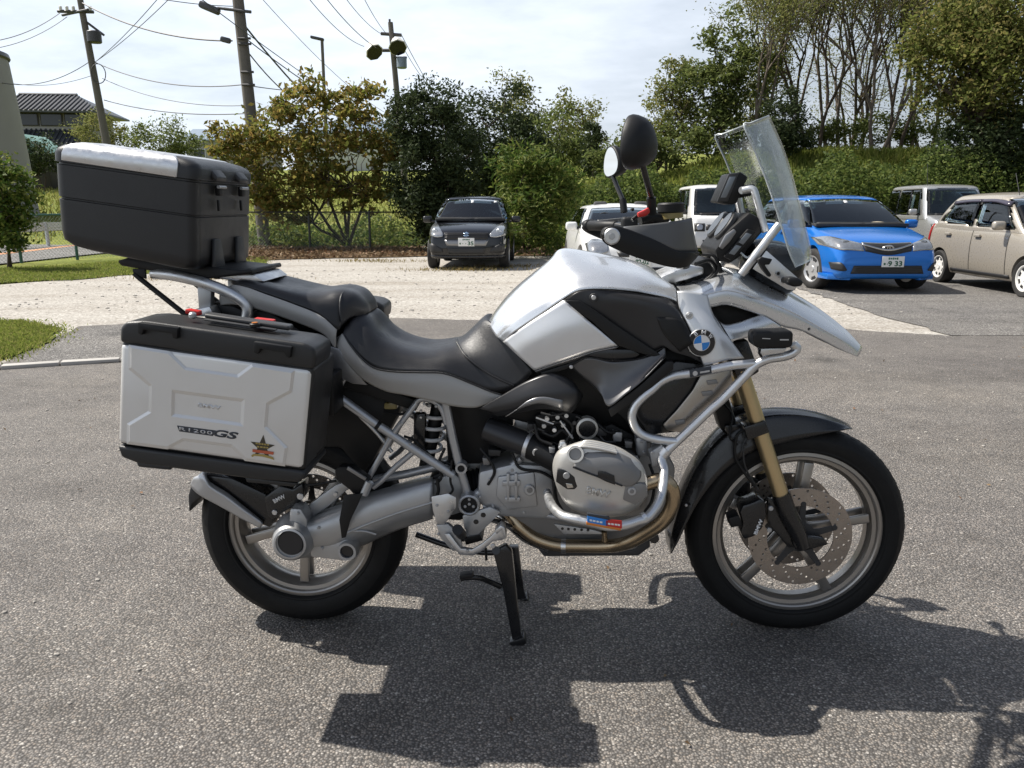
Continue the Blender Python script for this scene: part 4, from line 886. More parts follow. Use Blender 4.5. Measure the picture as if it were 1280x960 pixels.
# ------------------------------------------------------------------ front fork, brakes, mudguard
lf = -.103
for sg in (1, -1):
    o = finish('fork_tube', disc_bm(P(925, 462, lf), P(977.5, 622, lf) - P(925, 462, lf), .0225, (P(977.5, 622, lf) - P(925, 462, lf)).length, .001, 28), M_GOLD, bike, 40)
    bm = bmesh.new(); p = [P(976, 617, lf), P(984, 640, lf), P(997, 666, lf), P(1003, 684, lf)]
    sweep(bm, catmull(p, 12), [.027] * 6 + [.026, .025, .024, .023, .022, .021], 20); s_ = finish('fork_slider', bm, M_BLACK, bike, 50)
    ax = finish('axle_clamp', disc_bm(P(1002, 679, lf - .012) + Vector((0, .05, 0)), (0, -1, 0), .024, .05, .003, 28), M_BLACK, bike, 40)
    rn = finish('axle_end', lathe_bm([(.015, 0), (.015, -.003), (.0105, -.003), (.0105, 0)], P(1002, 679, lf - .012), (0, 1, 0), 28), M_ALU, bike, 40)
    cl = flat('fork_clamp', ((930, 534), (957, 526), (962, 541), (935, 551)), lf - .03, lf + .03, M_BLACK, bev=.004)
    cal = flat('brake_caliper', ((925, 641), (929, 632), (940, 629), (950, 624), (957, 627), (958, 645), (953, 661), (943, 671), (930, 675), (926, 665), (929, 654)), lf - .018, lf + .055, M_BLACK, bev=.006)
    for (u, v) in ((964, 636), (962, 663)): knob('bolt', u, v, lf - .024, .007, .008, M_CAST, cal)
    ext_ = flat('caliper_bracket', ((960, 622), (975, 630), (996, 668), (1000, 686), (985, 684), (960, 655)), lf + .002, lf + .02, M_BLACK, bev=.003)
    pd_ = flat('brake_pad', ((911, 648), (924, 644), (928, 657), (914, 660)), lf - .022, lf + .03, M_PLAST, bev=.003)
    lg = flat('axle_lug', ((1004, 670), (1030, 673), (1036, 681), (1006, 689)), lf - .004, lf + .02, M_BLACK, bev=.004)
    if sg == 1:
        words('lettering', 'BMW', 944, 668, 952, 649, lf - .0185, .011, M_WHITE, cal, .03)
        objs = [o, s_, ax, rn, cl, cal, ext_, pd_, lg]
    else:
        for q in objs: mirrored(q)
        for q in (o, s_, ax, rn, cl, cal, ext_, pd_, lg):
            for ch in list(q.children): bpy.data.objects.remove(ch)
            bpy.data.objects.remove(q)
pipe('brake_hose', ((932, 536, -.11), (921, 545, -.112), (919, 570, -.112), (930, 590, -.11), (944, 608, -.11)), .0045, M_PLAST)
pipe('sensor_cable', ((940, 540, -.09), (930, 560, -.10), (932, 585, -.10), (948, 612, -.10)), .0028, M_PLASTG)
gr = [((837, 688), (842, 686)), ((836, 672), (848, 676)), ((842, 648), (858, 655)), ((856, 607), (874, 626)), ((875, 571), (897, 597)), ((901, 541), (922, 576)), ((930, 524), (946, 563)), ((958, 516), (974, 556)), ((990, 515), (1000, 549)), ((1020, 519), (1025, 543)), ((1045, 526), (1046, 539)), ((1062, 533), (1060, 536))]
rows = []
for (a, b) in gr:
    q0, q1 = P(a[0], a[1], -.02), P(b[0], b[1], -.072)
    m = q0.lerp(q1, .28); m.y = -.058; m += (q0 - q1) * .12
    rows.append([Vector((q0.x, 0, q0.z + .003)), Vector((q0.x * .8 + m.x * .2, -.035, q0.z * .85 + m.z * .15)), m, q1])
surf('front_mudguard', rows, M_BLACK, bike, 56, 24, True, .003)
bolt(858, 632, -.078, .004); bolt(876, 605, -.079, .003, M_PLASTG)
# steering column, lower triple clamp and telelever arm
flat('fork_bridge', ((905, 430), (935, 425), (950, 465), (925, 480)), -.125, .125, M_BLACK, bev=.006)
flat('telelever_arm', ((906, 532), (942, 529), (946, 540), (910, 547)), -.05, .05, M_BLACK, bev=.006)
flat('swing_pivot_boot', ((536, 597), (560, 586), (582, 592), (600, 600), (600, 640), (575, 652), (545, 650), (536, 640)), -.085, .085, M_PLAST, bev=.01)
flat('pivot_casting', ((545, 600), (566, 590), (578, 600), (590, 618), (582, 640), (560, 646), (545, 640)), -.105, -.06, M_CAST, bev=.008)
flat('front_shock', ((880, 470), (900, 462), (922, 530), (902, 540)), -.035, .035, M_PLAST, bev=.01)
for (u, v) in ((915, 548), (925, 553), (933, 556)): bolt(u, v, -.112, .004, M_PLASTG)
pipe('cable', ((905, 505, -.05), (915, 520, -.08), (912, 545, -.10), (922, 556, -.10)), .0035, M_PLAST)

# ------------------------------------------------------------------ hidden bulk: what the gaps between the panels look onto
flat('airbox', ((612, 500), (640, 440), (705, 385), (845, 390), (880, 430), (868, 500), (820, 545), (700, 540), (620, 520)), -.13, .13, M_PLAST, bev=.01)
flat('radiator_shroud', ((790, 470), (850, 425), (885, 445), (905, 478), (850, 540), (800, 545), (770, 515)), -.175, .175, M_PLAST, bev=.006)
flat('rear_inner_fender', ((412, 470), (440, 466), (490, 497), (500, 515), (470, 570), (455, 596), (425, 560), (395, 560), (398, 480)), -.075, .075, M_PLAST, bev=.01)
flat('battery_box', ((500, 500), (640, 505), (640, 560), (600, 580), (560, 580), (555, 505)), -.07, .07, M_PLAST, bev=.008)
flat('undertray', ((300, 395), (330, 385), (420, 440), (440, 470), (520, 500), (520, 515), (430, 485), (310, 415)), -.11, .11, M_PLAST, bev=.006)
flat('engine_block', ((640, 545), (820, 545), (845, 585), (835, 660), (800, 690), (690, 690), (640, 660)), -.13, .13, M_MAGD, bev=.012)

# ------------------------------------------------------------------ tank and fairing
def L(rows): return [[P(*p) for p in r] for r in rows]
LATK[0] = 1.22
surf('fuel_tank', L([
    [(608, 408, 0), (612, 408, -.075), (620, 420, -.13), (629, 427, -.148)],
    [(619, 389, 0), (623, 392, -.080), (634, 406, -.145), (646, 413, -.165)],
    [(643, 362, 0), (648, 366, -.085), (661, 384, -.155), (676, 393, -.176)],
    [(685, 327, 0), (690, 336, -.085), (698, 358, -.155), (705, 373, -.184)],
    [(702, 311.5, 0), (710, 325, -.085), (718, 345, -.155), (724, 363, -.188)],
    [(738, 315, 0), (742, 326, -.085), (746, 341, -.150), (752, 361, -.190)],
    [(771, 321, 0), (774, 331, -.085), (778, 344, -.150), (782, 363, -.190)],
    [(800, 329, 0), (803, 337, -.085), (806, 349, -.148), (809, 367, -.186)],
    [(815, 336, 0), (822, 345, -.085), (830, 357, -.140), (834, 372, -.180)],
    [(826, 350, 0), (838, 355, -.085), (845, 362, -.140), (848, 378, -.175)]]), M_SILVER, bike, 64, 40, True, .003)
flat('tank_neck', ((790, 338), (826, 352), (850, 372), (850, 395), (790, 380)), -.12, .12, M_PLAST, bev=.006)
finish('tank_seam', prism_bm([P(612, 402.5, .05), P(619, 390, .05), P(690, 324, .05), P(700, 318, .05)], (0, .004, 0), 0), M_PLAST, bike)
# pale side panel of the tank
surf('tank_side_panel', L([
    [(629, 427, -.152), (646, 443, -.170), (668, 463, -.176)],
    [(655, 408, -.170), (672, 428, -.186), (700, 452, -.190)],
    [(684, 389, -.181), (706, 412, -.198), (740, 439, -.200)],
    [(705, 375, -.187), (738, 403, -.204), (772, 432, -.205)]]), M_PANEL, bike, 24, 16, False, .003)
surf('panel_lower_edge', L([
    [(669, 464, -.176), (671, 466, -.168)], [(700, 453, -.190), (703, 456, -.178)], [(740, 440, -.200), (742, 445, -.186)], [(773, 433, -.205), (766, 438, -.192)]]), M_SATIN2, bike, 20, 5, False, .003)
sp = surf('tank_side_panel', [[Vector((p.x, -p.y, p.z)) for p in r] for r in L([
    [(629, 427, -.152), (646, 443, -.170), (668, 463, -.176)], [(684, 389, -.181), (706, 412, -.198), (740, 439, -.200)], [(705, 375, -.187), (738, 403, -.204), (772, 432, -.205)]])], M_PANEL, bike, 16, 10, False, .003)
# dark fairing side: upper field, sunken band, lower wing
fair = surf('fairing_side', L([
    [(706, 375, -.186), (722, 390, -.190), (748, 412, -.188), (778, 437, -.186)],
    [(726, 363.5, -.189), (752, 380, -.196), (784, 404, -.196), (812, 440, -.196)],
    [(760, 362, -.190), (785, 376, -.202), (808, 400, -.204), (829, 433, -.206)],
    [(800, 367, -.186), (815, 378, -.204), (830, 402, -.208), (842, 440, -.208)],
    [(830, 372, -.181), (843, 388, -.202), (852, 410, -.206), (862, 446, -.206)],
    [(847, 379, -.176), (860, 408, -.196), (868, 425, -.200), (880, 455, -.200)]]), M_SATIN, bike, 40, 30, False, .003)
mirrored(fair)
flat('fairing_band', ((706, 376), (724, 376), (745, 389), (790, 420), (824, 442), (831, 448), (820, 447), (795, 440), (773, 432), (740, 402)), -.207, -.198, M_PLAST, fair, .002)
flat('air_vent', ((733, 444), (760, 437), (790, 437), (800, 443), (790, 450), (765, 451)), -.203, -.19, M_BLACK, fair, .002)
wing = surf('fairing_wing', L([
    [(714, 457, -.184), (720, 464, -.186), (732, 474, -.188), (742, 482, -.190)],
    [(735, 447, -.200), (745, 462, -.202), (752, 480, -.208), (752, 494, -.216)],
    [(765, 452, -.206), (768, 468, -.209), (766, 488, -.218), (761, 508, -.232)],
    [(796, 449, -.206), (794, 462, -.211), (788, 476, -.220), (782, 493, -.236)],
    [(818, 443, -.204), (816, 452, -.210), (810, 463, -.218), (803, 476, -.232)],
    [(832, 433, -.200), (832, 440, -.204), (831, 446, -.214), (829, 449, -.226)]]), M_WING, bike, 36, 20, False, .003)
mirrored(wing)
bolt(714, 459, -.20, .005); bolt(742, 372, -.206, .011, M_PLASTG); bolt(742, 372, -.2075, .0065)
surf('fairing_scoop', L([[(820, 396, -.208), (830, 418, -.212), (850, 440, -.212)], [(845, 398, -.212), (850, 412, -.216), (862, 432, -.216)], [(858, 408, -.206), (862, 416, -.21), (868, 428, -.21)]]), M_PLAST, bike, 14, 10, False, .002)
flat('lower_shroud_edge', ((760, 512), (800, 482), (833, 452), (842, 452), (842, 462), (806, 492), (764, 522)), -.225, -.19, M_PLAST, bev=.003)
flat('lower_shroud', ((800, 482), (845, 452), (878, 455), (886, 470), (850, 520), (836, 540), (812, 545), (796, 520)), -.185, -.15, M_BLACK, bev=.004)
# slim intake cover under the tank
cov = surf('intake_cover', L([
    [(599, 511, -.150), (606, 513, -.158), (614, 516, -.160), (622, 520, -.155)],
    [(630, 493, -.172), (636, 502, -.184), (640, 510, -.186), (646, 516, -.178)],
    [(662, 475, -.186), (668, 490, -.204), (672, 502, -.206), (676, 511, -.196)],
    [(690, 467, -.190), (697, 486, -.210), (700, 502, -.212), (701, 514, -.20)],
    [(714, 476, -.188), (719, 489, -.206), (718, 504, -.206), (712, 516, -.196)],
    [(727, 492, -.180), (728, 496, -.184), (725, 502, -.184), (718, 512, -.18)]]), M_SATIN, bike, 36, 20, False, .003)
surf('intake_trim', L([[(632, 521, -.192), (640, 516, -.204), (646, 512, -.207)], [(652, 510, -.202), (656, 506, -.210), (660, 501, -.210)], [(676, 504, -.210), (677, 501, -.214), (678, 496, -.2135)], [(704, 512, -.208), (704, 506, -.214), (703, 500, -.2135)]]), M_SATIN2, cov, 14, 8, False, .002)  # lighter grey piece standing in for the highlight on the cover
flat('tank_clip', ((676, 466), (748, 442), (750, 446), (700, 464), (678, 471)), -.185, -.16, M_PLAST, bev=.002)

# silver strip with the roundel, oil cooler plate below
strip = surf('front_panel', L([
    [(846, 364, -.172), (856, 364, -.178), (870, 366, -.176), (884, 368, -.168)],
    [(848, 384, -.182), (860, 385, -.188), (876, 386, -.186), (890, 390, -.176)],
    [(858, 404, -.196), (870, 404, -.200), (886, 404, -.198), (899, 407, -.186)],
    [(868, 428, -.204), (882, 426, -.208), (899, 424, -.205), (912, 424, -.190)],
    [(879, 458, -.206), (893, 454, -.212), (910, 450, -.208), (930, 448, -.188)]]), M_PANEL, bike, 30, 14, False, .003)
mirrored(strip)
bolt(862, 394.5, -.200, .010, M_ALU); bolt(862, 394.5, -.2012, .006, M_CAST)
cool = flat('cooler_plate', ((880, 462), (912, 454), (916, 478), (900, 500), (872, 526), (851, 541), (833, 538), (829, 531), (846, 513), (866, 488)), -.195, -.186, pbr('oil_cooler_metal', (.40, .37, .335), .30, .9, var=.12, vs=12), bev=.003)
for (u, v, w) in ((884, 492, 15), (850, 528, 13), (890, 478, 14)):
    flat('slot', ((u - w / 2, v - 2), (u + w / 2 - 1, v - 3.5), (u + w / 2 + 1, v + 1.5), (u - w / 2 + 2, v + 3.5)), -.1985, -.194, M_MAGD, cool, .0015)
flat('side_reflector', ((918, 430), (924, 432), (930, 446), (928, 452), (922, 449)), -.17, -.16, M_PLAST, bev=.002)
# roundel
rc = P(877, 428.5, -.213); ry = Vector((0, -1, 0))
bdg = finish('roundel', disc_bm(rc + Vector((0, .006, 0)), ry, .0365, .006, .001, 48), M_ALU, bike, 40)
finish('black_ring', disc_bm(rc + Vector((0, .002, 0)), ry, .0345, .003, .0004, 48), M_BLACK, bdg)
finish('silver_ring', disc_bm(rc + Vector((0, .0, 0)), ry, .0215, .0018, .0002, 40), M_ALU, bdg)
for q in range(4):
    bm = bmesh.new(); a0 = R(90 * q + 8); o_ = rc + Vector((0, -.0022, 0))
    vs_ = [bm.verts.new(o_)] + [bm.verts.new(o_ + Vector((math.cos(a0 + R(90) * k / 10), 0, math.sin(a0 + R(90) * k / 10))) * .0200) for k in range(11)]
    for k in range(10): bm.faces.new((vs_[0], vs_[k + 1], vs_[k + 2]))
    finish('quarter', bm, M_BLUE if q in (1, 3) else M_WHITE, bdg, 0)
for ch, a in (('B', 124), ('M', 82), ('W', 38)):
    dd = Vector((math.cos(R(a)), 0, math.sin(R(a)))); xx = Vector((dd.z, 0, -dd.x))
    lettering('letter', ch, rc + dd * .0282 + Vector((0, -.0013, 0)), xx, dd, .0115 if ch != 'B' else .0085, .0105, M_WHITE, bdg, .02, .0006)

# beak
def beak_rows(sg=-1):
    return L([
    [(848, 361, -.100), (850, 365, -.150), (852, 370, -.172), (856, 378, -.176)],
    [(866, 359, -.100), (868, 365, -.148), (870, 372, -.170), (872, 382, -.174)],
    [(885, 352, -.098), (886, 359, -.140), (887, 367, -.166), (888, 384, -.168)],
    [(912, 341, -.080), (911, 351, -.125), (908, 363, -.158), (907, 381, -.160)],
    [(940, 345, -.045), (936, 355, -.105), (931, 368, -.146), (930, 387, -.148)],
    [(968, 355.5, -.020), (963, 365, -.090), (957, 377, -.130), (952, 395, -.134)],
    [(996, 369, -.005), (991, 377, -.075), (985, 388, -.114), (977, 408, -.118)],
    [(1018, 382.5, .0), (1014, 390, -.060), (1008, 400, -.098), (1000, 413, -.102)],
    [(1038, 397, .0), (1035, 404, -.050), (1032, 414, -.080), (1024, 424, -.084)],
    [(1058, 413.5, .0), (1056, 419, -.035), (1053, 426, -.055), (1047, 436, -.058)],
    [(1077, 434, .0), (1077, 437, -.012), (1075, 441, -.022), (1072, 446, -.030)]])
bk = beak_rows()
for r_ in bk:
    c0 = r_[0].copy()
    r_.insert(0, Vector((c0.x, 0, c0.z + (.006 if abs(c0.y) > .01 else 0))))
    if abs(c0.y) < .012: r_[1] = r_[0].lerp(r_[2], .35)
surf('beak', bk, M_SILVER, bike, 70, 36, True, .003, 60)
limbs = surf('beak_lower', L([
    [(886, 386, -.172), (894, 400, -.180), (905, 415, -.184), (915, 428, -.182)],
    [(903, 405, -.172), (908, 411, -.177), (913, 418, -.178), (920, 425, -.176)],
    [(920, 404, -.160), (924, 409, -.166), (930, 415, -.167), (937, 421, -.160)],
    [(938, 398, -.148), (944, 404, -.153), (950, 409, -.153), (957, 415, -.146)],
    [(952, 394, -.135), (962, 399, -.137), (970, 404, -.134), (978, 409, -.120)]]), M_SILVER, bike, 28, 10, False, .003)
mirrored(limbs)
flat('beak_inner', ((884, 384), (906, 376), (950, 394), (976, 408), (940, 415), (912, 420)), -.10, .10, M_PLAST, bev=.004)
knob('bolt', 1011, 411, -.098, .006, .006, M_CAST); bolt(1011, 411, -.099, .004, M_PLASTG)

# joints between the panels and the ridge along the beak
for pts in (((846, 364, -.180), (848, 384, -.186), (858, 404, -.199), (868, 428, -.206), (879, 458, -.208)), ((706, 375, -.189), (724, 363.4, -.192), (752, 361.5, -.193), (782, 363.3, -.193), (809, 367.3, -.189), (846, 378.5, -.180)),
            ((848, 361, -.104), (850, 366, -.153), (853, 372, -.176), (858, 380, -.180)), ((887, 386, -.172), (900, 404, -.183), (914, 427, -.186)), ((714, 457, -.187), (735, 447, -.203), (765, 451, -.208), (800, 448, -.208), (830, 434, -.204))):
    pipe('panel_gap', pts, .0016, M_PLAST, sides=6, mir=True)
pipe('beak_ridge', ((870, 372, -.1705), (887, 367, -.1665), (908, 363, -.1585), (931, 368, -.1465), (957, 377, -.1305), (985, 388, -.1145), (1008, 400, -.0985), (1032, 414, -.0805), (1053, 426, -.0555)), .0026, M_SILVER, sides=10, mir=True)
LATK[0] = 1.0
# ------------------------------------------------------------------ windscreen, cockpit
def scr(a, b, n):
    e = [P(u, v, -.172) for u, v in a]; m = [P(u, v, 0) for u, v in b]
    rows = []
    for p, q in zip(e, m):
        k1 = p.lerp(q, .62); k1.y = -.105; k2 = p.lerp(q, .93); k2.y = -.05
        rows.append([Vector((q.x, 0, q.z)), k2, k1, p])
    return rows
ws = surf('windscreen', scr(((930, 157), (944, 190), (958, 226), (969, 258), (979, 290), (987, 316), (995, 334)), ((958, 146), (974, 182), (985.5, 216), (994, 248), (1002, 280), (1008, 306), (1009, 322)), 0), M_SHIELD, bike, 40, 32, True, .004, 60)
edge = [P(u, v, -.172) for u, v in ((930, 157), (944, 190), (958, 226), (969, 258), (979, 290), (987, 316), (995, 334))]
tp = [ws_ for ws_ in scr(((930, 157),), ((958, 146),), 0)[0]]
tp2 = catmull([Vector((p.x, -p.y, p.z)) for p in tp[:0:-1]] + tp, 24)
M_EDGE = pbr('clear_edge', (0.50, 0.54, 0.54), 0.12, 0.0, var=0.02)
bmq = bmesh.new(); sweep(bmq, catmull([Vector((p.x, -p.y, p.z)) for p in edge[::-1]][:-1] + [Vector(q) for q in tp2] + edge[1:], 120), .0026, 6); finish('screen_edge', bmq, M_EDGE, ws, 60)
pipe('screen_bar', ((926, 343, -.135), (944, 320, -.14), (962, 296, -.14), (974, 281, -.135)), .0115, M_ALU, mir=True, sides=16)
pipe('screen_bar', ((928, 238, -.09), (941, 237, -.10), (946, 250, -.105), (953, 276, -.11), (957, 290, -.115)), .010, M_ALU, mir=True, sides=14)
pipe('screen_crossbar', ((928, 238, -.09), (927, 237, 0), (928, 236, .09)), .010, M_ALU)
pl_ = flat('screen_plate', ((941, 336), (958, 313), (999, 349), (994, 363), (984, 362)), -.152, -.148, M_ALU, bev=.0015, mir=True)
flat('screen_knob', ((947, 325), (952, 321), (966, 324), (962, 331), (956, 331), (965, 344), (962, 347), (953, 336)), -.175, -.153, M_PLAST, bev=.003)
knob('bolt', 973, 342, -.158, .007, .008, M_CAST, bev=.001); knob('bolt', 973, 342, -.159, .0045, .006, M_PLAST)
pipe('indicator_stalk', ((979, 350, -.15), (986, 350, -.19), (992, 351, -.22)), .008, M_PLAST, mir=True, sm=False)
ind = finish('indicator', prism_bm([P(u, v, -.24) for u, v in ((985, 347), (998, 347), (1005, 352), (1003, 358), (992, 359), (985, 355))], (0, .045, 0), .008, 3), M_PLAST, bike, 40); mirrored(ind)
knob('indicator_cap', 979, 351, -.155, .008, .01, M_ALU)
hl = finish('headlight', lathe_bm([(0, -.10), (.045, -.09), (.062, -.06), (.070, 0), (.068, .02), (.055, .035), (.03, .042), (0, .044)], P(980, 338, -.045), (P(1006, 352, 0) - P(950, 335, 0)).normalized(), 40, False), M_BLACK, bike, 50)
finish('headlight', lathe_bm([(0, -.10), (.04, -.09), (.06, -.06), (.068, 0), (.066, .02), (.05, .03), (0, .038)], P(966, 330, .075), (P(1006, 352, 0) - P(950, 335, 0)).normalized(), 40, False), M_BLACK, bike, 50)
# instruments: two round dials and a wide housing facing the rider
flat('instrument_housing', ((893, 313), (913, 286), (937, 265), (950, 272), (956, 287), (930, 318), (912, 330), (899, 327)), -.115, .10, M_PLAST, bev=.008)
fn = (P(893, 313, -.1) - P(932, 268, -.1)).normalized(); up_ = (P(932, 268, -.1) - P(897, 316, -.1)).normalized(); nn = Vector((-up_.z, 0, up_.x))
if nn.x > 0: nn = -nn
cen = P(913, 290, -.115)
for yy, rr in ((-.055, .043), (.045, .043)):
    c_ = Vector((cen.x, yy, cen.z)) + up_ * .012
    dl = finish('dial', disc_bm(c_, nn, rr, .016, .003, 36), M_PLASTG, bike, 40); finish('dial_face', disc_bm(c_ + nn * .0165, nn, rr * .86, .0012, 0, 32), M_BLACK, dl)
dsp = flat('display_frame', ((905, 321), (935, 286), (946, 290), (915, 326)), -.130, -.116, M_PLAST, bev=.003)
for q in (((911, 317), (920, 306), (927, 308), (918, 319)), ((923, 303), (933, 291), (940, 293), (929, 306))): flat('display', q, -.1325, -.1295, M_SCREEN, dsp, .001)
flat('dial_rim', ((899, 309), (907, 294), (918, 286), (921, 290), (912, 303), (903, 312)), -.128, -.116, M_SATIN2, bev=.003)
# navigation screen
gv = [(896, 250), (911, 217), (926, 214.5), (935, 220), (921, 253), (917, 256), (896, 255)]
gps = flat('navigation_unit', ((911, 217), (926, 215), (935, 221), (921, 254), (915, 256), (896, 252.5)), -.06, .035, M_PLAST, bev=.004)
ga, gb = P(896.5, 251, -.06), P(911, 217.5, -.06); gu = (gb - ga); gn = Vector((gu.z, 0, -gu.x)).normalized()
if gn.x > 0: gn = -gn
flat('navigation_bezel', ((896, 252.5), (911, 217), (924, 216), (910, 252)), -.064, -.059, M_PLASTG, gps, .002)
flat('navigation_display', ((901, 247), (912, 221), (920, 220.5), (908, 247)), -.0655, -.063, M_SCREEN, gps, .0008)
flat('navigation_mount', ((926, 232), (944, 230), (946, 243), (924, 248)), -.03, .02, M_PLAST, bev=.004)
# small flyscreen edge round the cockpit
pipe('cockpit_edge', ((926, 316, -.12), (935, 322, -.135), (945, 312, -.14), (958, 298, -.14), (966, 290, -.135)), .0028, M_EDGE)
pipe('cable', ((925, 345, -.06), (905, 348, -.08), (898, 330, -.08), (890, 322, -.05)), .006, M_PLAST); pipe('cable', ((878, 318, -.10), (892, 320, -.11), (898, 335, -.11), (886, 350, -.10), (865, 352, -.08)), .0045, M_PLAST)
pipe('cable', ((870, 330, -.20), (886, 326, -.14), (893, 340, -.10), (878, 354, -.09)), .0055, M_PLAST); pipe('clutch_hose', ((835, 318, .12), (860, 322, .05), (886, 330, 0), (900, 345, 0)), .006, M_PLAST)
flat('ignition_block', ((850, 342), (880, 322), (900, 326), (905, 345), (880, 356), (858, 358)), -.06, .06, M_PLAST, bev=.008)
# handlebar: upper clamp, bars, grips
flat('upper_clamp', ((826, 346), (845, 338), (866, 332), (880, 334), (880, 343), (858, 350), (830, 357)), -.085, .085, M_ALU, bev=.006)
hb_ = [P(846, 342, -.02), P(858, 326, -.10), P(840, 300, -.18), P(800, 290, -.30), P(764, 293, -.425)]
bar_pts = [Vector((p.x, -p.y, p.z)) for p in hb_[::-1]] + hb_
tube('handlebar', bar_pts, .013, M_BLACK, bike, 60, 14)
for sg in (-1, 1):
    a, b = hb_[4].copy(), hb_[4].lerp(hb_[3], .98)
    a.y *= -sg; b.y *= -sg
    g_ = finish('grip', disc_bm(a, b - a, .0165, (b - a).length, .003, 22), M_PLAST, bike, 50)
    e_ = finish('bar_end', disc_bm(a, a - b, .0185, .022, .004, 22), M_PLAST, bike, 50)
    m_ = b + (b - a) * .35
    sw = finish('switchgear', box_bm(m_ + Vector((.006, 0, .004)), (.05, .06, .05), .010, None, None, 3), M_PLAST, bike, 50)
    finish('lever', disc_bm(m_ + Vector((.05, 0, .002)), (a - b), .006, .16, .002, 12), M_ALU, bike, 50)
kl = finish('kill_switch', prism_bm(PP(((797, 266), (806, 262), (811, 259), (813, 265), (808, 270), (798, 272)), -.37), (0, .02, 0), .003), M_RED, bike)
rs = rod('brake_reservoir', (839, 273, -.27), (838.5, 265, -.27), .030, M_AMBER, sides=28); finish('reservoir_cap', disc_bm(P(838.5, 266.5, -.27), (P(838.5, 256, -.27) - P(838.5, 266.5, -.27)), .0335, .026, .004, 32), M_PLAST, rs)
pipe('brake_master', ((800, 276, -.30), (815, 272, -.29), (832, 276, -.27)), .013, M_PLAST); pipe('throttle_cable', ((790, 275, -.34), (800, 268, -.33), (815, 266, -.30), (835, 275, -.22)), .005, M_PLAST)
knob('bolt', 791, 262, -.33, .004, .02, M_PLAST)
# hand guards
def guard(mir):
    up = [(754, 293, -.462), (757, 286, -.462), (766, 283, -.460), (781, 286, -.455), (812, 298, -.440), (845, 313.5, -.415), (862, 314.5, -.395), (873, 315, -.350)]
    lo = [(754, 297, -.462), (758, 304, -.462), (768, 310, -.460), (786, 318, -.455), (812, 327, -.442), (836, 333, -.420), (856, 333, -.398), (868, 322, -.352)]
    rows = []
    for a, b in zip(up, lo):
        m = ((a[0] + b[0]) / 2, (a[1] + b[1]) / 2, a[2] - .006); rows.append([a, m, b])
    return L(rows)
g0 = surf('hand_guard', guard(0), M_PLAST, bike, 36, 12, False, .010, 60); mirrored(g0)
sp_ = surf('guard_spoiler', L([[(779, 284.5, -.440), (780, 285.5, -.448), (781, 287, -.455)], [(806, 281, -.430), (808, 289, -.436), (811, 298, -.440)], [(846, 276, -.405), (846, 294, -.411), (846, 314, -.415)], [(864, 272, -.365), (867, 292, -.368), (872, 315, -.350)]]), pbr('smoked_grey_plastic', (.10, .10, .10), .4, var=.05), bike, 24, 10, False, .004, 60); mirrored(sp_)
kb = knob('guard_bolt', 765, 295.5, -.474, .019, .014, M_ALU, bev=.003, mir=True); knob('bolt_socket', 765, 295.5, -.4755, .008, .004, M_CAST, kb, bev=.001, seg=6)
# mirrors
def mirror(sg):
    c_ = P(791, 178, -.40); c_.y = -.40 * (-sg)
    ol = [(789, 144), (798, 148), (807, 162), (812.5, 180), (810, 197), (803, 206), (792, 211), (779, 212), (771, 203), (769, 188), (772, 166), (780, 149)]
    pts = [P(u, v, -.40) for u, v in ol]
    # glass faces the rider: turn the outline so it looks back and inwards
    cx = sum((p.x for p in pts)) / len(pts); cz_ = sum((p.z for p in pts)) / len(pts)
    turn = R(62) if sg < 0 else R(66)
    def place(p, k, off):
        dx, dz = (p.x - cx) * k * (1.85 if sg < 0 else 1.3), (p.z - cz_) * k * (1 if sg < 0 else .84)
        lx = Vector((math.cos(turn), -math.sin(turn) * sg, 0))
        nb = Vector((math.sin(turn), math.cos(turn) * sg, 0))       # away from the rider
        q = Vector((cx, 0, cz_)) + lx * dx + Vector((0, 0, dz)) + nb * off
        q.y += -.40 if sg < 0 else .40
        return q
    if sg > 0: cx += .020
    bm = bmesh.new(); rings = []
    sm = catmull([Vector((p.x + (.020 if sg > 0 else 0), 0, p.z)) for p in pts], 40, True); sm = [Vector(p) for p in sm]
    for k, off in ((.93, -.002), (1.0, .0), (1.02, .006), (.99, .016), (.90, .030), (.72, .042), (.45, .050), (.15, .054)):
        rings.append([bm.verts.new(place(p, k, off)) for p in sm])
    for a, b in zip(rings, rings[1:]):
        for k in range(40): bm.faces.new((a[k], a[(k + 1) % 40], b[(k + 1) % 40], b[k]))
    bm.faces.new(rings[-1]); bm.faces.new(rings[0][::-1])
    mr_ = finish('mirror', bm, M_PLAST, bike, 60)
    bm = bmesh.new(); bm.faces.new([bm.verts.new(place(p, .90, -.0032)) for p in sm]); finish('mirror_glass', bm, M_MIRROR, mr_, 0)
    st = [P(803, 205, -.395), P(809, 228, -.37), P(814, 247, -.345), P(815, 268, -.335)]
    if sg > 0: st = [Vector((p.x, -p.y, p.z)) for p in st]
    tube('mirror_stem', st[:3], .0075, M_BLACK, bike, 14, 12); tube('mirror_boot', st[2:], .0115, M_PLAST, bike, 4, 12, False)
mirror(-1); mirror(1)

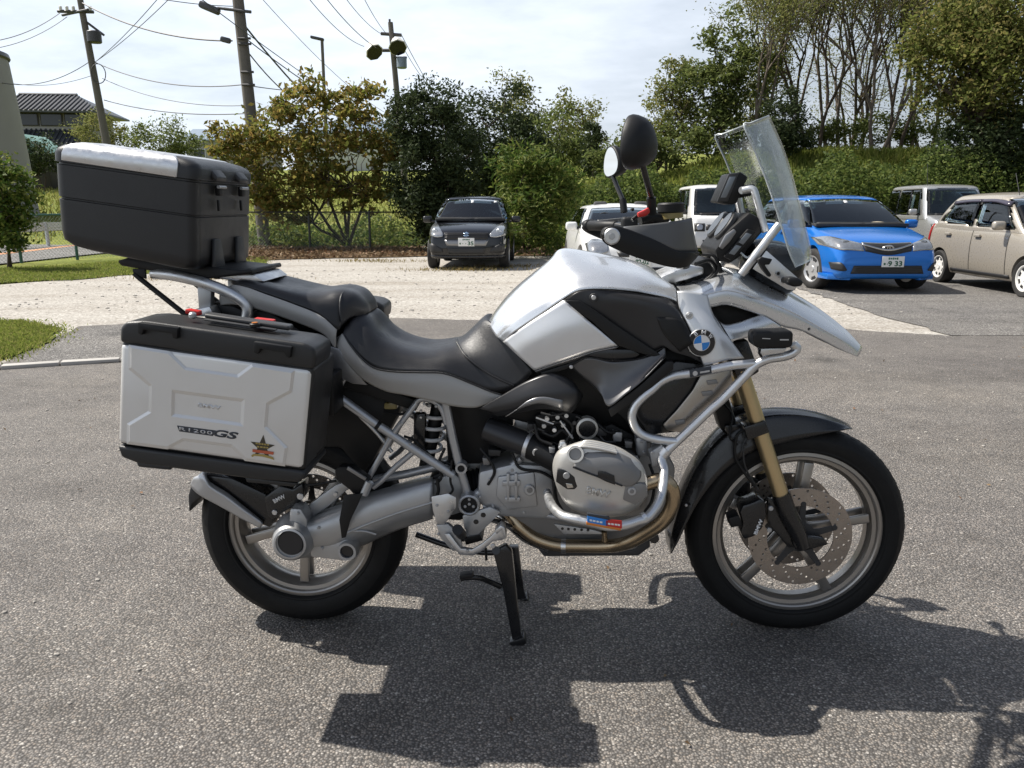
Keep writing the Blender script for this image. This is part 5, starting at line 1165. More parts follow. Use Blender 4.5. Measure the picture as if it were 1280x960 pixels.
# ------------------------------------------------------------------ seats
rs_rows = L([
    [(440, 398, 0), (438, 400, -.06), (433, 407, -.115), (428.5, 417, -.140)],
    [(448, 388.5, 0), (447, 391, -.065), (441, 405, -.125), (436, 429, -.155)],
    [(463, 391.5, 0), (461, 396, -.075), (456, 416, -.138), (450, 446, -.168)],
    [(479, 411, 0), (478, 416, -.08), (474, 433, -.145), (468, 459, -.175)],
    [(500, 426, 0), (500, 430, -.08), (498, 443, -.145), (493, 463.5, -.178)],
    [(530, 433.5, 0), (530, 437, -.08), (528, 448, -.142), (525, 464.5, -.176)],
    [(557, 431, 0), (558, 434, -.075), (557, 447, -.135), (556, 466, -.170)],
    [(575, 424.5, 0), (577, 429, -.07), (583, 447, -.130), (588, 478, -.166)],
    [(591, 411.5, 0), (594, 416, -.07), (606, 446, -.132), (614, 489, -.166)],
    [(603, 401.5, 0), (606, 405, -.075), (628, 442, -.142), (644, 486, -.172)],
    [(609, 400.5, 0), (612, 403, -.08), (640, 436, -.150), (664, 468, -.182)],
    [(611, 404, 0), (614, 407, -.08), (641, 438, -.150), (666, 466, -.180)]])
seat = surf('rider_seat', rs_rows, M_LEATH, bike, 72, 40, True, .006, 70)
skirt = surf('seat_side', L([
    [(428, 417, -.141), (424, 424, -.142), (421, 432, -.138)],
    [(436, 429, -.156), (434, 441, -.158), (434, 452, -.150)],
    [(450, 446, -.169), (452, 459, -.172), (455, 474, -.158)],
    [(468, 459, -.176), (474, 472, -.180), (482, 488, -.164)],
    [(493, 463.5, -.179), (498, 477, -.184), (506, 493, -.168)],
    [(525, 464.5, -.177), (530, 480, -.183), (537, 500, -.168)],
    [(556, 466, -.171), (560, 484, -.178), (566, 507, -.164)],
    [(588, 478, -.167), (590, 491, -.172), (592, 509, -.160)],
    [(612, 488, -.166), (610, 496, -.168), (606, 505, -.158)],
    [(629, 494, -.168), (627, 496, -.168), (624, 498, -.162)]]), M_LEATHG, bike, 56, 14, False, .006, 70); mirrored(skirt)
pipe('seat_piping', ((571, 428, -.075), (583, 446, -.133), (606, 464, -.158), (626, 475, -.172), (642, 482, -.178)), .0028, M_LEATH)
pipe('seat_piping', ((571, 424, .02), (572, 427, -.05), (583, 445, -.131)), .0028, M_LEATH)
pipe('seat_seam', ((430, 418, -.146), (437, 430, -.161), (451, 447, -.174), (468, 460, -.181), (493, 464.5, -.184), (525, 465.5, -.182), (556, 467, -.176), (588, 479, -.172), (612, 489, -.171), (629, 494, -.172)), .0022, M_LEATH)
flat('seat_base', ((421, 432), (434, 452), (482, 488), (540, 500), (592, 508), (624, 498), (664, 470), (612, 440), (560, 460), (490, 460), (440, 425)), -.13, .13, M_PLAST, bev=.006)
pil = surf('pillion_seat', L([
    [(291, 347, 0), (291, 348, -.05), (290, 351, -.09), (290, 355, -.105)],
    [(302, 344.5, 0), (303, 347, -.07), (305, 351, -.115), (306, 358, -.132)],
    [(322, 348, 0), (324, 351, -.08), (327, 357, -.128), (330, 366, -.145)],
    [(356, 356, 0), (358, 360, -.085), (362, 367, -.135), (366, 379, -.152)],
    [(396, 361, 0), (396, 366, -.085), (397, 376, -.135), (399, 393, -.153)],
    [(423, 359.5, 0), (420, 364, -.085), (419, 380, -.130), (421, 412, -.148)],
    [(438, 361.5, 0), (433, 365, -.08), (429, 380, -.120), (426, 408, -.138)],
    [(450, 366, 0), (446, 369, -.07), (440, 380, -.105), (434, 400, -.120)],
    [(460, 378, 0), (457, 380, -.06), (452, 386, -.085), (444, 395, -.10)],
    [(463, 389, 0), (461, 390, -.055), (456, 393, -.075), (448, 398, -.09)]]), M_LEATH, bike, 60, 36, True, .006, 70)
pipe('seat_piping', ((446, 364, 0), (432, 364, -.075), (426, 372, -.115), (425, 388, -.138), (427, 402, -.142)), .0028, M_LEATH)
pside = surf('pillion_side', L([
    [(276, 366, -.10), (275, 372, -.104), (276, 381, -.10)],
    [(291, 357, -.110), (291, 368, -.120), (293, 380, -.110)],
    [(308, 359, -.134), (309, 371, -.140), (314, 384, -.125)],
    [(330, 367, -.147), (335, 379, -.152), (342, 392, -.135)],
    [(366, 380, -.154), (372, 392, -.159), (378, 405, -.142)],
    [(399, 394, -.155), (402, 404, -.160), (406, 418, -.145)],
    [(421, 412, -.150), (420, 422, -.152), (420, 436, -.142)]]), M_LEATHG, bike, 40, 12, False, .006, 70); mirrored(pside)
flat('pillion_base', ((290, 372), (330, 385), (380, 405), (418, 425), (425, 408), (400, 385), (330, 360), (300, 356)), -.115, .115, M_PLAST, bev=.006)
tailp = flat('tail_cover', ((410, 432), (424, 436), (445, 464), (460, 482), (440, 480), (412, 466)), -.150, -.14, M_SATIN2, bev=.004, mir=True)

# ------------------------------------------------------------------ rack, top case
rack_l = -.135
gr_ = pipe('grab_rail', ((192, 342, rack_l + .02), (215, 344, rack_l), (250, 352, rack_l), (280, 363, rack_l), (300, 374, rack_l), (309, 384, rack_l), (308, 398, rack_l), (303, 408, rack_l)), .0155, M_ALU, mir=True, sides=14, n=40)
flat('rack_pillar', ((246, 358), (264, 362), (263, 388), (248, 386)), -.125, -.095, M_CAST, bev=.004, mir=True)
flat('rack_foot', ((238, 388), (262, 383), (268, 396), (236, 396)), -.15, -.09, M_ALU, bev=.004, mir=True)
flat('rack_plate', ((185, 338), (300, 352), (330, 352), (318, 343), (190, 332)), -.11, .11, M_ALU, bev=.004)
flat('mounting_plate', ((146, 326), (160, 322), (300, 338), (314, 336), (316, 342), (250, 350), (235, 347), (150, 332)), -.13, .13, M_PLAST, bev=.005)
flat('plate_bracket', ((165, 336), (181, 336), (182, 349), (166, 341)), -.13, -.12, M_PLAST, bev=.002, mir=True)
pipe('rack_strut', ((168, 342, -.125), (176, 349, -.125), (234, 395, -.125)), .0075, M_PLAST, mir=True, sm=False)
flat('side_seat_rail', ((262, 378), (290, 382), (330, 400), (400, 425), (418, 440), (400, 440), (300, 405), (262, 394)), -.10, .10, M_PLAST, bev=.006)

tc_l = -.205; tw = .41
def flat2(name, pts, l0, l1, mat, parent, bev, seg=4): return finish(name, prism_bm(PP(pts, l0), (0, l1 - l0, 0), bev, seg), mat, parent, 40)
def case_loft(name, levels, rad, mat, parent):
    """rounded box built up in levels; each level runs from its rear to its front edge point as seen on the near side"""
    bm = bmesh.new(); rings = []
    for (l, r, ins) in levels:
        A, B = P(*l, tc_l), P(*r, tc_l); hw = -tc_l - ins; ring = []
        k = max(.002, rad)
        for cx, cy, s0 in ((1, 1, 0), (0, 1, 90), (0, -1, 180), (1, -1, 270)):
            for j in range(7):
                t = R(s0 + 15 * j); L_ = (B - A).length
                along = (L_ - k - ins if cx else k + ins) + math.cos(t) * k; y = cy * (hw - k) + math.sin(t) * k
                q = A + (B - A) * (along / L_); ring.append(bm.verts.new((q.x, y, q.z)))
        rings.append(ring)
    m = len(rings[0])
    for a_, b_ in zip(rings, rings[1:]):
        for j in range(m): bm.faces.new((a_[j], a_[(j + 1) % m], b_[(j + 1) % m], b_[j]))
    bm.faces.new(rings[0][::-1]); bm.faces.new(rings[-1])
    return finish(name, bm, mat, parent, 48)
case = case_loft('top_case', [((91, 310), (240, 340), .020), ((81, 305.5), (244, 338), .007), ((74, 298.5), (246, 332), .001), ((71.5, 287.5), (246.2, 322), 0), ((68.2, 247.5), (246, 272.6), 0),
    ((68.1, 246.5), (246, 271.8), .004), ((68, 245), (246, 270.3), .004), ((67.9, 244), (246, 269.4), 0), ((67, 236), (246, 263), .0), ((65, 204), (246.3, 229), 0), ((65, 203.2), (246.3, 228.1), .004), ((65, 201), (246.3, 225.9), .004)], .030, M_CASE, bike)
lid = case_loft('lid', [((64.6, 201), (246.6, 225.7), .003), ((64.5, 200.2), (246.7, 224.9), -.002), ((64, 189), (246.8, 211.5), -.002), ((65, 183), (245.5, 205.5), .002), ((68.5, 178.5), (240, 200), .010), ((76, 175.8), (231, 196), .024), ((93, 175), (218, 193.5), .05)], .030, M_CASE, case)
case_loft('lid_trim', [((79, 200.3), (219, 221.5), -.0035), ((79.5, 199.8), (219.4, 220.9), -.0045), ((80, 190.5), (221, 208), -.0045), ((80.5, 183.5), (222, 201.5), -.001), ((82, 178.8), (222, 196.9), .008), ((85, 175.4), (221, 193.5), .023), ((94, 174.4), (217, 192), .05)], .002, M_ALU, lid)
for sg in (-1, 1):
    lc = .085 * sg
    a = P(246, 215, tc_l); fx_ = a.x + .004
    q = lambda x, z: Vector((fx_ + x, lc - .032, a.z + z))
    lt_ = finish('latch', prism_bm([q(-.066, .030), q(-.052, .040), q(-.004, .014), q(.014, -.010), q(.010, -.022), q(-.012, -.006)], (0, .072, 0), .004), M_PLASTG, case, 40)
    finish('latch_pad', prism_bm([p + Vector((0, .012, 0)) for p in (q(-.046, .0355), q(-.010, .0165), q(-.0085, .0190), q(-.0445, .0380))], (0, .048, 0), .0005, 1), M_PLAST, lt_)
    finish('latch_hook', box_bm((fx_ + .004, lc, a.z - .045), (.014, .030, .028), .003), M_PLAST, lt_); finish('latch_pin', disc_bm(Vector((fx_ + .012, lc - .025, a.z - .036)), (0, 1, 0), .0045, .05, 0, 10), M_CAST, lt_)
    finish('strap_slot', box_bm((fx_ - .001, lc, a.z - .085), (.006, .010, .030), .001), M_PLAST, lt_)
    ft = P(246, 320, tc_l)
    w_ = lambda x, y, z: Vector((ft.x + .003 + x, lc + y, ft.z + z))
    finish('corner_foot', prism_bm([w_(0, -.022, .040), w_(0, .022, .040), w_(0, .040, -.040), w_(0, -.040, -.040)], (.010, 0, 0), .003), M_PLASTG, case, 40)
    finish('foot_clamp', box_bm(w_(.008, 0, -.055), (.022, .050, .030), .004), M_PLAST, case)

# ------------------------------------------------------------------ side cases
def side_case(front=True):
    l0, l1 = -.487, -.285
    body = flat2('side_case', ((151, 425), (393, 459), (381, 590), (148, 556)), l0, l1, M_CASE, bike, .012)
    shell = flat2('case_panel', ((149.5, 428), (391, 461.5), (379.5, 588), (146.5, 555)), l0 - .003, l0 + .075, M_ALUP, body, .014)
    top = flat2('case_lid', ((149.5, 409), (157, 402), (180, 401), (380, 429), (393, 436), (395, 446), (392.5, 462.5), (149.0, 428.5)), l0 - .006, -.345, M_CASE, body, .022)
    bot = flat2('case_base', ((146, 557), (379.5, 589), (383, 596), (372, 604), (320, 600), (172, 580), (151, 572)), l0 - .005, l1 - .005, M_CASE, body, .009)
    for q in (((170, 578), (213, 583.5), (213, 588), (173, 584)), ((306, 597), (372, 604), (368, 609), (308, 603))): flat2('base_lug', q, l0 + .0, l0 + .08, M_CASE, bot, .003, 2)
    if front:
        for q in (((172, 403), (222, 410), (221, 424), (216, 423), (214, 417), (179, 412), (177, 419), (172, 417)), ((317, 427), (364, 434), (362, 448), (357, 446), (355, 441), (325, 436), (322, 443), (317, 441))):
            flat2('case_clasp', q, l0 - .021, l0 + .01, M_PLAST, top, .002, 2)
            (u0, v0), (u1, v1) = q[0], q[1]
            flat2('clasp_arm', ((u0 + 1, v0 - .5), (u1 - 1, v1 - .5), (u1 - 1, v1 + 3), (u0 + 1, v0 + 3)), l0 + .008, l0 + .075, M_PLASTG, top, .003, 2)
        # fittings on the lid
        tl = [P(240, 411, l0), P(360, 428, l0)]
        hz = lambda u, v, dy, dz: P(u, v, l0) + Vector((0, dy, dz))
        finish('carry_handle', prism_bm([hz(240, 409.3, .072, .011), hz(350, 425.5, .072, .011), hz(350, 425.5, .112, .011), hz(240, 409.3, .112, .011)], (0, 0, .012), .005, 3), M_PLASTG, top)
        finish('handle_lip', prism_bm([hz(244, 409.7, .050, .010), hz(336, 423.3, .050, .010), hz(336, 423.3, .066, .010), hz(244, 409.7, .066, .010)], (0, 0, .004), .002, 2), M_PLASTG, top)
        finish('lock', disc_bm(hz(308, 419, .060, .010), (0, 0, 1), .013, .010, .002, 20), M_PLAST, top); finish('lock_core', disc_bm(hz(308, 419, .060, .0202), (0, 0, 1), .007, .002, 0, 16), M_OR, top)
        finish('hinge_stud', disc_bm(hz(228, 408, .06, .010), (0, 0, 1), .009, .016, .004, 16), M_CAST, top)
        for (u, v, w) in ((213, 405, 9), (308, 417, 13)): finish('case_release', prism_bm([hz(u - w, v, .120, .008), hz(u + w, v + 3, .120, .008), hz(u + w, v + 3, .145, .008), hz(u - w, v, .145, .008)], (0, 0, .012), .003, 2), M_RED, top)
        # pressed pattern of the panel: a raised field with a sunk window
        lp = l0 - .0035
        out = [(163, 433.5), (211, 441), (231.5, 461), (297, 470.5), (315.5, 457), (366, 465), (363, 489), (334, 504.5), (331.5, 534), (357.5, 560), (354.5, 580.5), (307, 574), (289.5, 557), (229, 549), (209.5, 559.5), (160.5, 553), (160.5, 531), (187.5, 515), (188.5, 482), (162.5, 460)]
        inn = [(216.5, 489), (304, 500.5), (302.5, 531), (216, 519)]
        def offs(poly, d):
            n = len(poly); r_ = []
            A = sum(poly[i][0] * poly[(i + 1) % n][1] - poly[(i + 1) % n][0] * poly[i][1] for i in range(n)); s = 1 if A > 0 else -1
            for i in range(n):
                p0, p1, p2 = Vector(poly[i - 1]), Vector(poly[i]), Vector(poly[(i + 1) % n]); a = (p1 - p0).normalized(); b = (p2 - p1).normalized()
                na, nb_ = Vector((a.y, -a.x)) * s, Vector((b.y, -b.x)) * s; k = (na + nb_).normalized(); k = k / max(.4, k.dot(na)); r_.append((p1.x + k.x * d, p1.y + k.y * d))
            return r_
        bm = bmesh.new(); hgt = .0042
        ring = lambda poly, lat: [bm.verts.new(P(u, v, lat)) for u, v in poly]
        o1 = ring(offs(out, 2.2), lp); o2 = ring(offs(out, -1.6), lp - hgt); i1 = ring(offs(inn, 2.0), lp - hgt); i2 = ring(offs(inn, -2.2), lp + .0004)
        for a, b in ((o1, o2), (i1, i2)):
            for k in range(len(a)): bm.faces.new((a[k], a[(k + 1) % len(a)], b[(k + 1) % len(a)], b[k]))
        bm.faces.new(i2)
        eg = [bm.edges.get((o2[k], o2[(k + 1) % len(o2)])) for k in range(len(o2))] + [bm.edges.get((i1[k], i1[(k + 1) % 4])) for k in range(4)]
        bmesh.ops.triangle_fill(bm, use_beauty=True, edges=eg)
        finish('pressed_field', bm, M_ALUP, shell, 12)
        words('raised_lettering', 'BMW', 247.5, 506.2, 276, 510, lp - .0003, .0095, M_ALU, shell, .02, .0016)
        dk = flat2('model_badge', ((221, 531.8), (270, 538.2), (266, 545.2), (224, 539.3)), lp - hgt - .0008, lp - hgt, M_PRINT, shell, .0003, 1)
        words('badge_lettering', 'R1200', 224, 535.6, 265.5, 541.4, lp - hgt - .0012, .0085, M_SPRINT, dk, .008, .0004, 0, 1.15)
        words('badge_lettering', 'GS', 266.5, 540.6, 298, 545.4, lp - hgt - .0008, .0185, M_PRINT, shell, .035, .0006, .25)
        # star sticker
        c_ = P(328, 559, lp - hgt - .0010); bm = bmesh.new(); pts = []
        for k in range(10):
            a = R(90 - 8 + 36 * k); r_ = .031 if k % 2 == 0 else .0125; pts.append(c_ + Vector((math.cos(a) * r_, 0, math.sin(a) * r_)))
        st = finish('star_sticker', prism_bm(pts, (0, .0007, 0), 0), pbr('star_print', (0.05, 0.04, 0.025), 0.4, var=0.5, vs=160), shell)
        flat2('sticker_band', ((315.5, 561.5), (342, 565), (341.5, 568.5), (315.5, 565)), lp - hgt - .0022, lp - hgt - .0012, pbr('sticker_red', (0.50, 0.11, 0.05), 0.4), st, 0, 1)
        flat2('sticker_ribbon', ((314, 569), (317, 567.5), (329, 568), (341, 571.5), (342.5, 575), (338, 573.5), (328, 570.8), (318, 569.8), (315, 571.5)), lp - hgt - .0022, lp - hgt - .0012, pbr('sticker_gold', (0.38, 0.28, 0.08), 0.4), st, 0, 1)
        for u_, v_, w_ in ((319.5, 553.2, 2.6), (323, 553.6, 2.8), (326.8, 554.1, 2.4), (330, 554.5, 2.6), (333.4, 554.9, 2.8), (321, 557.2, 3), (325, 557.7, 3.2), (329.2, 558.2, 2.8), (332.8, 558.6, 2.4)):
            flat2('sticker_mark', ((u_, v_), (u_ + w_, v_ + w_ * .13), (u_ + w_, v_ + 1.9 + w_ * .13), (u_, v_ + 1.9)), lp - hgt - .0016, lp - hgt - .0010, pbr('sticker_gold', (0.38, 0.28, 0.08), 0.4), st, 0, 1)
    # front end wall of the case is plain black plastic, with ribs
    for v0 in (485, 530, 565): flat2('end_rib', ((388, v0), (396, v0 + 1), (395, v0 + 8), (387, v0 + 7)), l0 + .10, l1 - .02, M_PLAST, body, .003, 2)
    return body
sc_ = side_case()
def mirror_tree(o):
    c = mirrored(o)
    for ch in o.children:
        if ch.type == 'MESH' and not any(w in ch.name for w in ('letter', 'badge', 'star')):
            k = mirrored(ch); k.parent = c
            for g in ch.children:
                if not any(w in g.name for w in ('letter', 'badge', 'star')) and len(g.name) < 60:
                    q_ = mirrored(g); q_.parent = k if False else c
    return c
mirror_tree(sc_)

pipe('case_rail', ((205, 408, -.235), (300, 410, -.235), (400, 432, -.235), (408, 470, -.235)), .009, M_PLAST, mir=True); flat('case_mount', ((180, 420), (392, 450), (386, 470), (180, 440)), -.30, -.13, M_PLAST, bev=.004, mir=True)
flat('case_bracket', ((395, 470), (416, 470), (418, 520), (400, 520)), -.25, -.14, M_PLAST, bev=.004, mir=True)

# ------------------------------------------------------------------ rear frame, suspension, final drive
fl = -.135
pipe('frame_tube', ((416, 491, fl), (470, 530, fl), (530, 570, fl), (567, 594, fl)), .0128, M_FRAME, mir=True, sm=False, sides=16)
pipe('tube_collar', ((470.5, 530.5, fl), (474.5, 533.2, fl)), .0136, M_PLAST, sm=False)
pipe('frame_tube', ((420, 491, fl), (425, 484, fl), (431, 474, fl)), .006, M_FRAME, sm=False)
pipe('frame_tube', ((524, 499, fl + .01), (508, 520, fl), (493, 540, fl), (476, 570, fl), (461, 597, fl)), .0085, M_FRAME, mir=True, sm=False)
pipe('frame_tube', ((518, 564, fl), (495, 583, fl), (478, 600, fl), (466, 609, fl)), .0085, M_FRAME, mir=True, sm=False)
pipe('frame_tube', ((557, 503, fl), (566, 548, fl), (573, 577, fl), (583, 612, fl), (586, 628, fl)), .0125, M_FRAME, mir=True, sm=False, sides=16)
pipe('frame_arch', ((520, 503, fl), (526, 499, fl), (538, 500, fl), (548, 506, fl), (554, 516, fl), (558, 530, fl)), .008, M_FRAME, mir=True)
pipe('frame_tube', ((593, 620, fl), (620, 599, fl), (651, 573, fl)), .0115, M_FRAME, mir=True, sm=False, sides=16)
rod('tube_joint', (596, 618, fl), (600, 614.5, fl), .0135, M_FRAME)
pipe('frame_tube', ((604, 632, fl), (640, 637, fl), (690, 645, fl), (720, 650, fl)), .0105, M_FRAME, mir=True, sm=False, sides=14)
rod('tube_joint', (604, 632, fl), (610, 633, fl), .014, M_FRAME)
pv = finish('pivot_ring', lathe_bm([(.031, -.008), (.031, .03), (.024, .03), (.024, -.008), (.027, -.011)], P(586.5, 630.5, -.165), (0, 1, 0), 40), M_CAST, bike, 40)
knob('pivot_cap', 586.5, 630.5, -.166, .0245, .02, M_PLAST, pv, .001)
for a in (90, 210, 330, 0.1): bolt(586.5 + (6 * math.cos(R(a)) if a != .1 else 0), 630.5 - (6 * math.sin(R(a)) if a != .1 else 0), -.168, .0045, M_CAST, pv)
pv2 = finish('pivot_ring', lathe_bm([(.0165, -.004), (.0165, .03), (.0105, .03), (.0105, -.004)], P(576.5, 585.5, -.155), (0, 1, 0), 32), M_CAST, bike, 40); knob('pivot_cap', 576.5, 585.5, -.153, .011, .02, M_PLAST, pv2)
# shock absorber with its coil spring
c0, c1 = P(548, 507, -.03), P(536, 565, -.03); ax_ = (c1 - c0); turns = 4.2; pts = []
uu = ax_.normalized().orthogonal().normalized(); ww = ax_.normalized().cross(uu)
for k in range(110):
    t = k / 109; a = 2 * math.pi * turns * t; pts.append(c0 + ax_ * t + (uu * math.cos(a) + ww * math.sin(a)) * .034)
tube('shock_spring', pts, .0058, M_WHITE, bike, None, 8, False)
finish('shock_body', disc_bm(c0 - ax_ * .15, ax_, .021, ax_.length * 1.5, .002, 20), M_PLAST, bike); flat('shock_reservoir', ((517, 517), (532, 517), (531, 562), (516, 562)), -.075, -.045, M_BLACK, bev=.006)
for (u, v) in ((526, 514), (526, 522), (514, 519)): bolt(u, v, -.10, .004)
flat('fluid_bottle', ((480, 504), (496, 503), (496, 512), (480, 512)), -.09, -.05, M_AMBER, bev=.004)
# swing arm
sa = surf('swing_arm', L([
    [(541, 597, -.085), (541, 603, -.128), (541, 624, -.142), (541, 640, -.130), (541, 648, -.085)],
    [(500, 606, -.085), (499, 614, -.134), (498, 634, -.150), (497, 651, -.138), (497, 662, -.085)],
    [(459, 617, -.085), (457, 626, -.138), (455, 648, -.156), (452, 668, -.142), (450, 683, -.085)],
    [(420, 632, -.088), (420, 641, -.142), (419, 660, -.160), (418, 681, -.146), (418, 695, -.088)],
    [(390, 645, -.09), (390, 652, -.146), (390, 667, -.164), (390, 684, -.148), (390, 696, -.09)],
    [(372, 648, -.09), (372, 654, -.150), (371, 670, -.168), (371, 686, -.150), (371, 697, -.09)]]), M_CAST, bike, 44, 20, False, .004, 60)
flat('swing_arm_core', ((372, 652), (460, 622), (541, 601), (560, 600), (560, 645), (541, 645), (450, 680), (372, 694)), -.10, -.03, M_CAST, bev=.006)
pipe('arm_rib', ((541, 628, -.1425), (498, 641, -.150), (455, 657, -.1565), (430, 668, -.16)), .004, M_CAST, sa); pipe('arm_rib', ((470, 668, -.143), (455, 664, -.153), (438, 664, -.1595)), .0035, M_CAST, sa)
fd = finish('final_drive', lathe_bm([(.0, -.02), (.040, -.02), (.049, -.012), (.056, .006), (.063, .035), (.070, .07), (.066, .10), (0, .11)], P(363, 679, -.185), (0, 1, 0), 48, False), M_CAST, bike, 40)
finish('drive_ring', lathe_bm([(.047, 0), (.047, -.006), (.041, -.008), (.041, 0)], P(363, 679, -.204), (0, 1, 0), 48), M_CAST, fd, 40); knob('drive_cap', 363, 679, -.209, .0385, .014, M_SATIN, fd, .004)
flat('drive_ear', ((362, 636), (376, 636), (384, 650), (383, 665), (360, 662)), -.165, -.10, M_CAST, bev=.008)
kr = finish('pivot_ring', lathe_bm([(.027, -.006), (.028, .05), (.020, .05), (.020, -.006)], P(434, 689, -.165), (0, 1, 0), 36), M_CAST, bike, 40); knob('pivot_cap', 434, 689, -.163, .0205, .03, M_BLACK, kr, .003)
flat('drive_lower', ((385, 668), (430, 672), (446, 680), (446, 698), (430, 702), (388, 697)), -.15, -.09, M_CAST, bev=.008)
flat('torque_arm', ((375, 640), (398, 622), (420, 606), (446, 597), (449, 605), (432, 614), (415, 630), (392, 646), (380, 650)), -.105, -.085, M_CAST, bev=.004); bolt(419, 618, -.11, .007)
pipe('torque_rod', ((440, 606, -.06), (470, 599, -.06), (505, 593, -.06), (560, 580, -.06)), .013, M_FRAME, sm=False)
pipe('torque_rod', ((411, 640, -.07), (420, 624, -.07), (424, 612, -.07)), .007, M_CAST, sm=False)
# rear brake caliper, hugger
rcal = flat('rear_caliper', ((330, 622), (350, 607), (366, 612), (378, 604), (380, 622), (370, 632), (355, 640), (340, 650), (334, 645)), -.12, -.05, M_BLACK, bev=.006); words('lettering', 'BMW', 342, 627, 356, 620, -.1215, .013, M_WHITE, rcal, .02)
bolt(375, 621, -.125, .010); bolt(343, 641, -.125, .008)
flat('hugger', ((256, 594), (290, 598), (332, 618), (346, 640), (338, 660), (326, 656), (288, 630), (262, 605)), -.105, .105, M_BLACK, bev=.006)
hug = surf('hugger_trim', L([[(246, 596, -.088), (242, 598, -.100), (238, 606, -.09)], [(256, 590, -.10), (254, 598, -.118), (242, 612, -.10)], [(262, 602, -.112), (262, 610, -.124), (252, 620, -.11)], [(284, 616, -.112), (284, 624, -.124), (278, 634, -.112)], [(306, 634, -.112), (306, 640, -.124), (302, 648, -.112)], [(328, 652, -.11), (328, 655, -.118), (326, 660, -.11)]]), M_FRAME, bike, 30, 12, False, .004, 60); mirrored(hug)
flat('hugger_tail', ((240, 600), (250, 598), (256, 618), (246, 624), (240, 630), (236, 641), (235, 620)), -.09, .09, M_PLASTG, bev=.004)
# plate carrier and rear lamp behind the case
flat('rear_fender', ((300, 420), (330, 420), (392, 560), (380, 600), (340, 590), (300, 470)), -.09, .09, M_PLAST, bev=.008)
flat('number_plate', ((240, 480), (244, 480), (222, 560), (218, 560)), -.11, .11, M_WHITE, bev=.001)
flat('plate_holder', ((300, 440), (306, 440), (246, 560), (222, 562), (228, 550)), -.05, .05, M_PLAST, bev=.004)
# pillion footrest folded up, straps
flat('pillion_footrest', ((418, 588), (424, 583), (440, 584), (462, 600), (455, 618), (444, 618), (420, 600)), -.175, -.14, M_PLAST, bev=.005); flat('footrest_trim', ((435, 583), (458, 598), (456, 601), (433, 587)), -.180, -.172, M_SATIN2, bev=.001)
rod('footrest_joint', (462, 602, -.175), (455, 618, -.175), .012, M_FRAME)
flat('strap', ((430, 619), (453, 617), (447, 632), (438, 650), (432, 672), (427, 673), (424, 650)), -.190, -.184, M_PLAST, bev=.001)
pipe('cable', ((565, 575, -.14), (563, 600, -.142), (566, 612, -.144), (562, 618, -.146)), .0035, M_PLAST); pipe('cable', ((546, 598, -.15), (548, 612, -.152), (546, 620, -.15)), .005, M_PLAST)
pipe('brake_pipe', ((360, 605, -.10), (390, 606, -.11), (420, 601, -.12)), .004, M_PLAST); pipe('brake_pipe', ((450, 520, -.08), (470, 540, -.08), (490, 565, -.08)), .006, M_ALU)

# ------------------------------------------------------------------ engine
gb_ = flat('gearbox', ((598, 590), (640, 580), (690, 582), (694, 640), (680, 650), (612, 646), (596, 625)), -.150, .12, M_CAST, bev=.012)
flat('gearbox_cover', ((622, 596), (668, 590), (672, 634), (634, 638), (620, 622)), -.160, -.148, M_CAST, gb_, .006)
for q in (((628, 602), (650, 601), (650, 608), (628, 608)), ((631, 622), (650, 622), (650, 628), (631, 628)), ((633, 592), (637, 592), (637, 626), (633, 626)), ((643, 592), (647, 592), (647, 626), (643, 626))): flat('casting_rib', q, -.170, -.158, M_CAST, gb_, .002)
knob('drain_plug', 662, 613, -.168, .016, .014, M_CAST, gb_, .002); knob('plug_centre', 662, 613, -.170, .008, .006, M_MAGD, gb_)
finish('driveshaft_gaiter', lathe_bm([(.040, 0), (.046, .006), (.038, .012), (.046, .018), (.038, .024), (.046, .030), (.038, .036), (.046, .042), (.040, .048)], P(582, 606, -.08), (P(612, 600, -.08) - P(582, 606, -.08)).normalized(), 28, False), M_PLAST, bike, 40)
# intake runner
a, b = P(608, 536, -.12), P(660, 556, -.16)
finish('intake_pipe', disc_bm(a, b - a, .036, (b - a).length, .003, 32), M_SATIN, bike, 40); finish('intake_clamp', disc_bm(a + (b - a) * .97, b - a, .0395, .012, .001, 32), M_ALU, bike, 40)
c_ = P(712, 582, -.20); finish('throttle_body', disc_bm(b, c_ - b, .037, (c_ - b).length, .003, 32), M_PLAST, bike, 40); knob('bolt', 670.5, 566, -.205, .0115, .01, M_ALU)
for q, l_ in ((((668, 520), (700, 512), (730, 520), (735, 548), (700, 556), (672, 545)), -.15), (((735, 540), (765, 530), (800, 548), (800, 575), (770, 562)), -.16)): flat('wiring_block', q, l_, -.10, M_PLAST, bev=.004)
cr_ = finish('oil_cap_ring', lathe_bm([(.030, 0), (.030, .03), (.024, .03), (.024, -.003)], P(734, 536, -.205), (0, 1, 0), 36), M_MAG, bike, 40); knob('oil_cap', 734, 536, -.204, .0238, .03, M_BLACK, cr_)
for pts in (((672, 522, -.19), (684, 530, -.20), (700, 528, -.20), (712, 540, -.19)), ((690, 515, -.19), (705, 522, -.20), (716, 535, -.20), (708, 552, -.20)), ((678, 540, -.19), (692, 545, -.20), (704, 538, -.20), (720, 556, -.20)), ((745, 528, -.19), (760, 540, -.2), (775, 540, -.19)), ((668, 530, -.19), (674, 548, -.2), (690, 556, -.21))): pipe('wiring_loom', pts, .0052, M_PLAST)
for (u, v, m) in ((684, 524, M_ALU), (697, 522, M_CAST), (704, 532, M_CAST), (693, 538, M_ALU), (713, 545, M_CAST), (680, 533, M_CAST), (718, 529, M_PLASTG), (708, 520, M_CAST)): knob('connector', u, v, -.205, .0065, .02, m, bev=.001, seg=10)
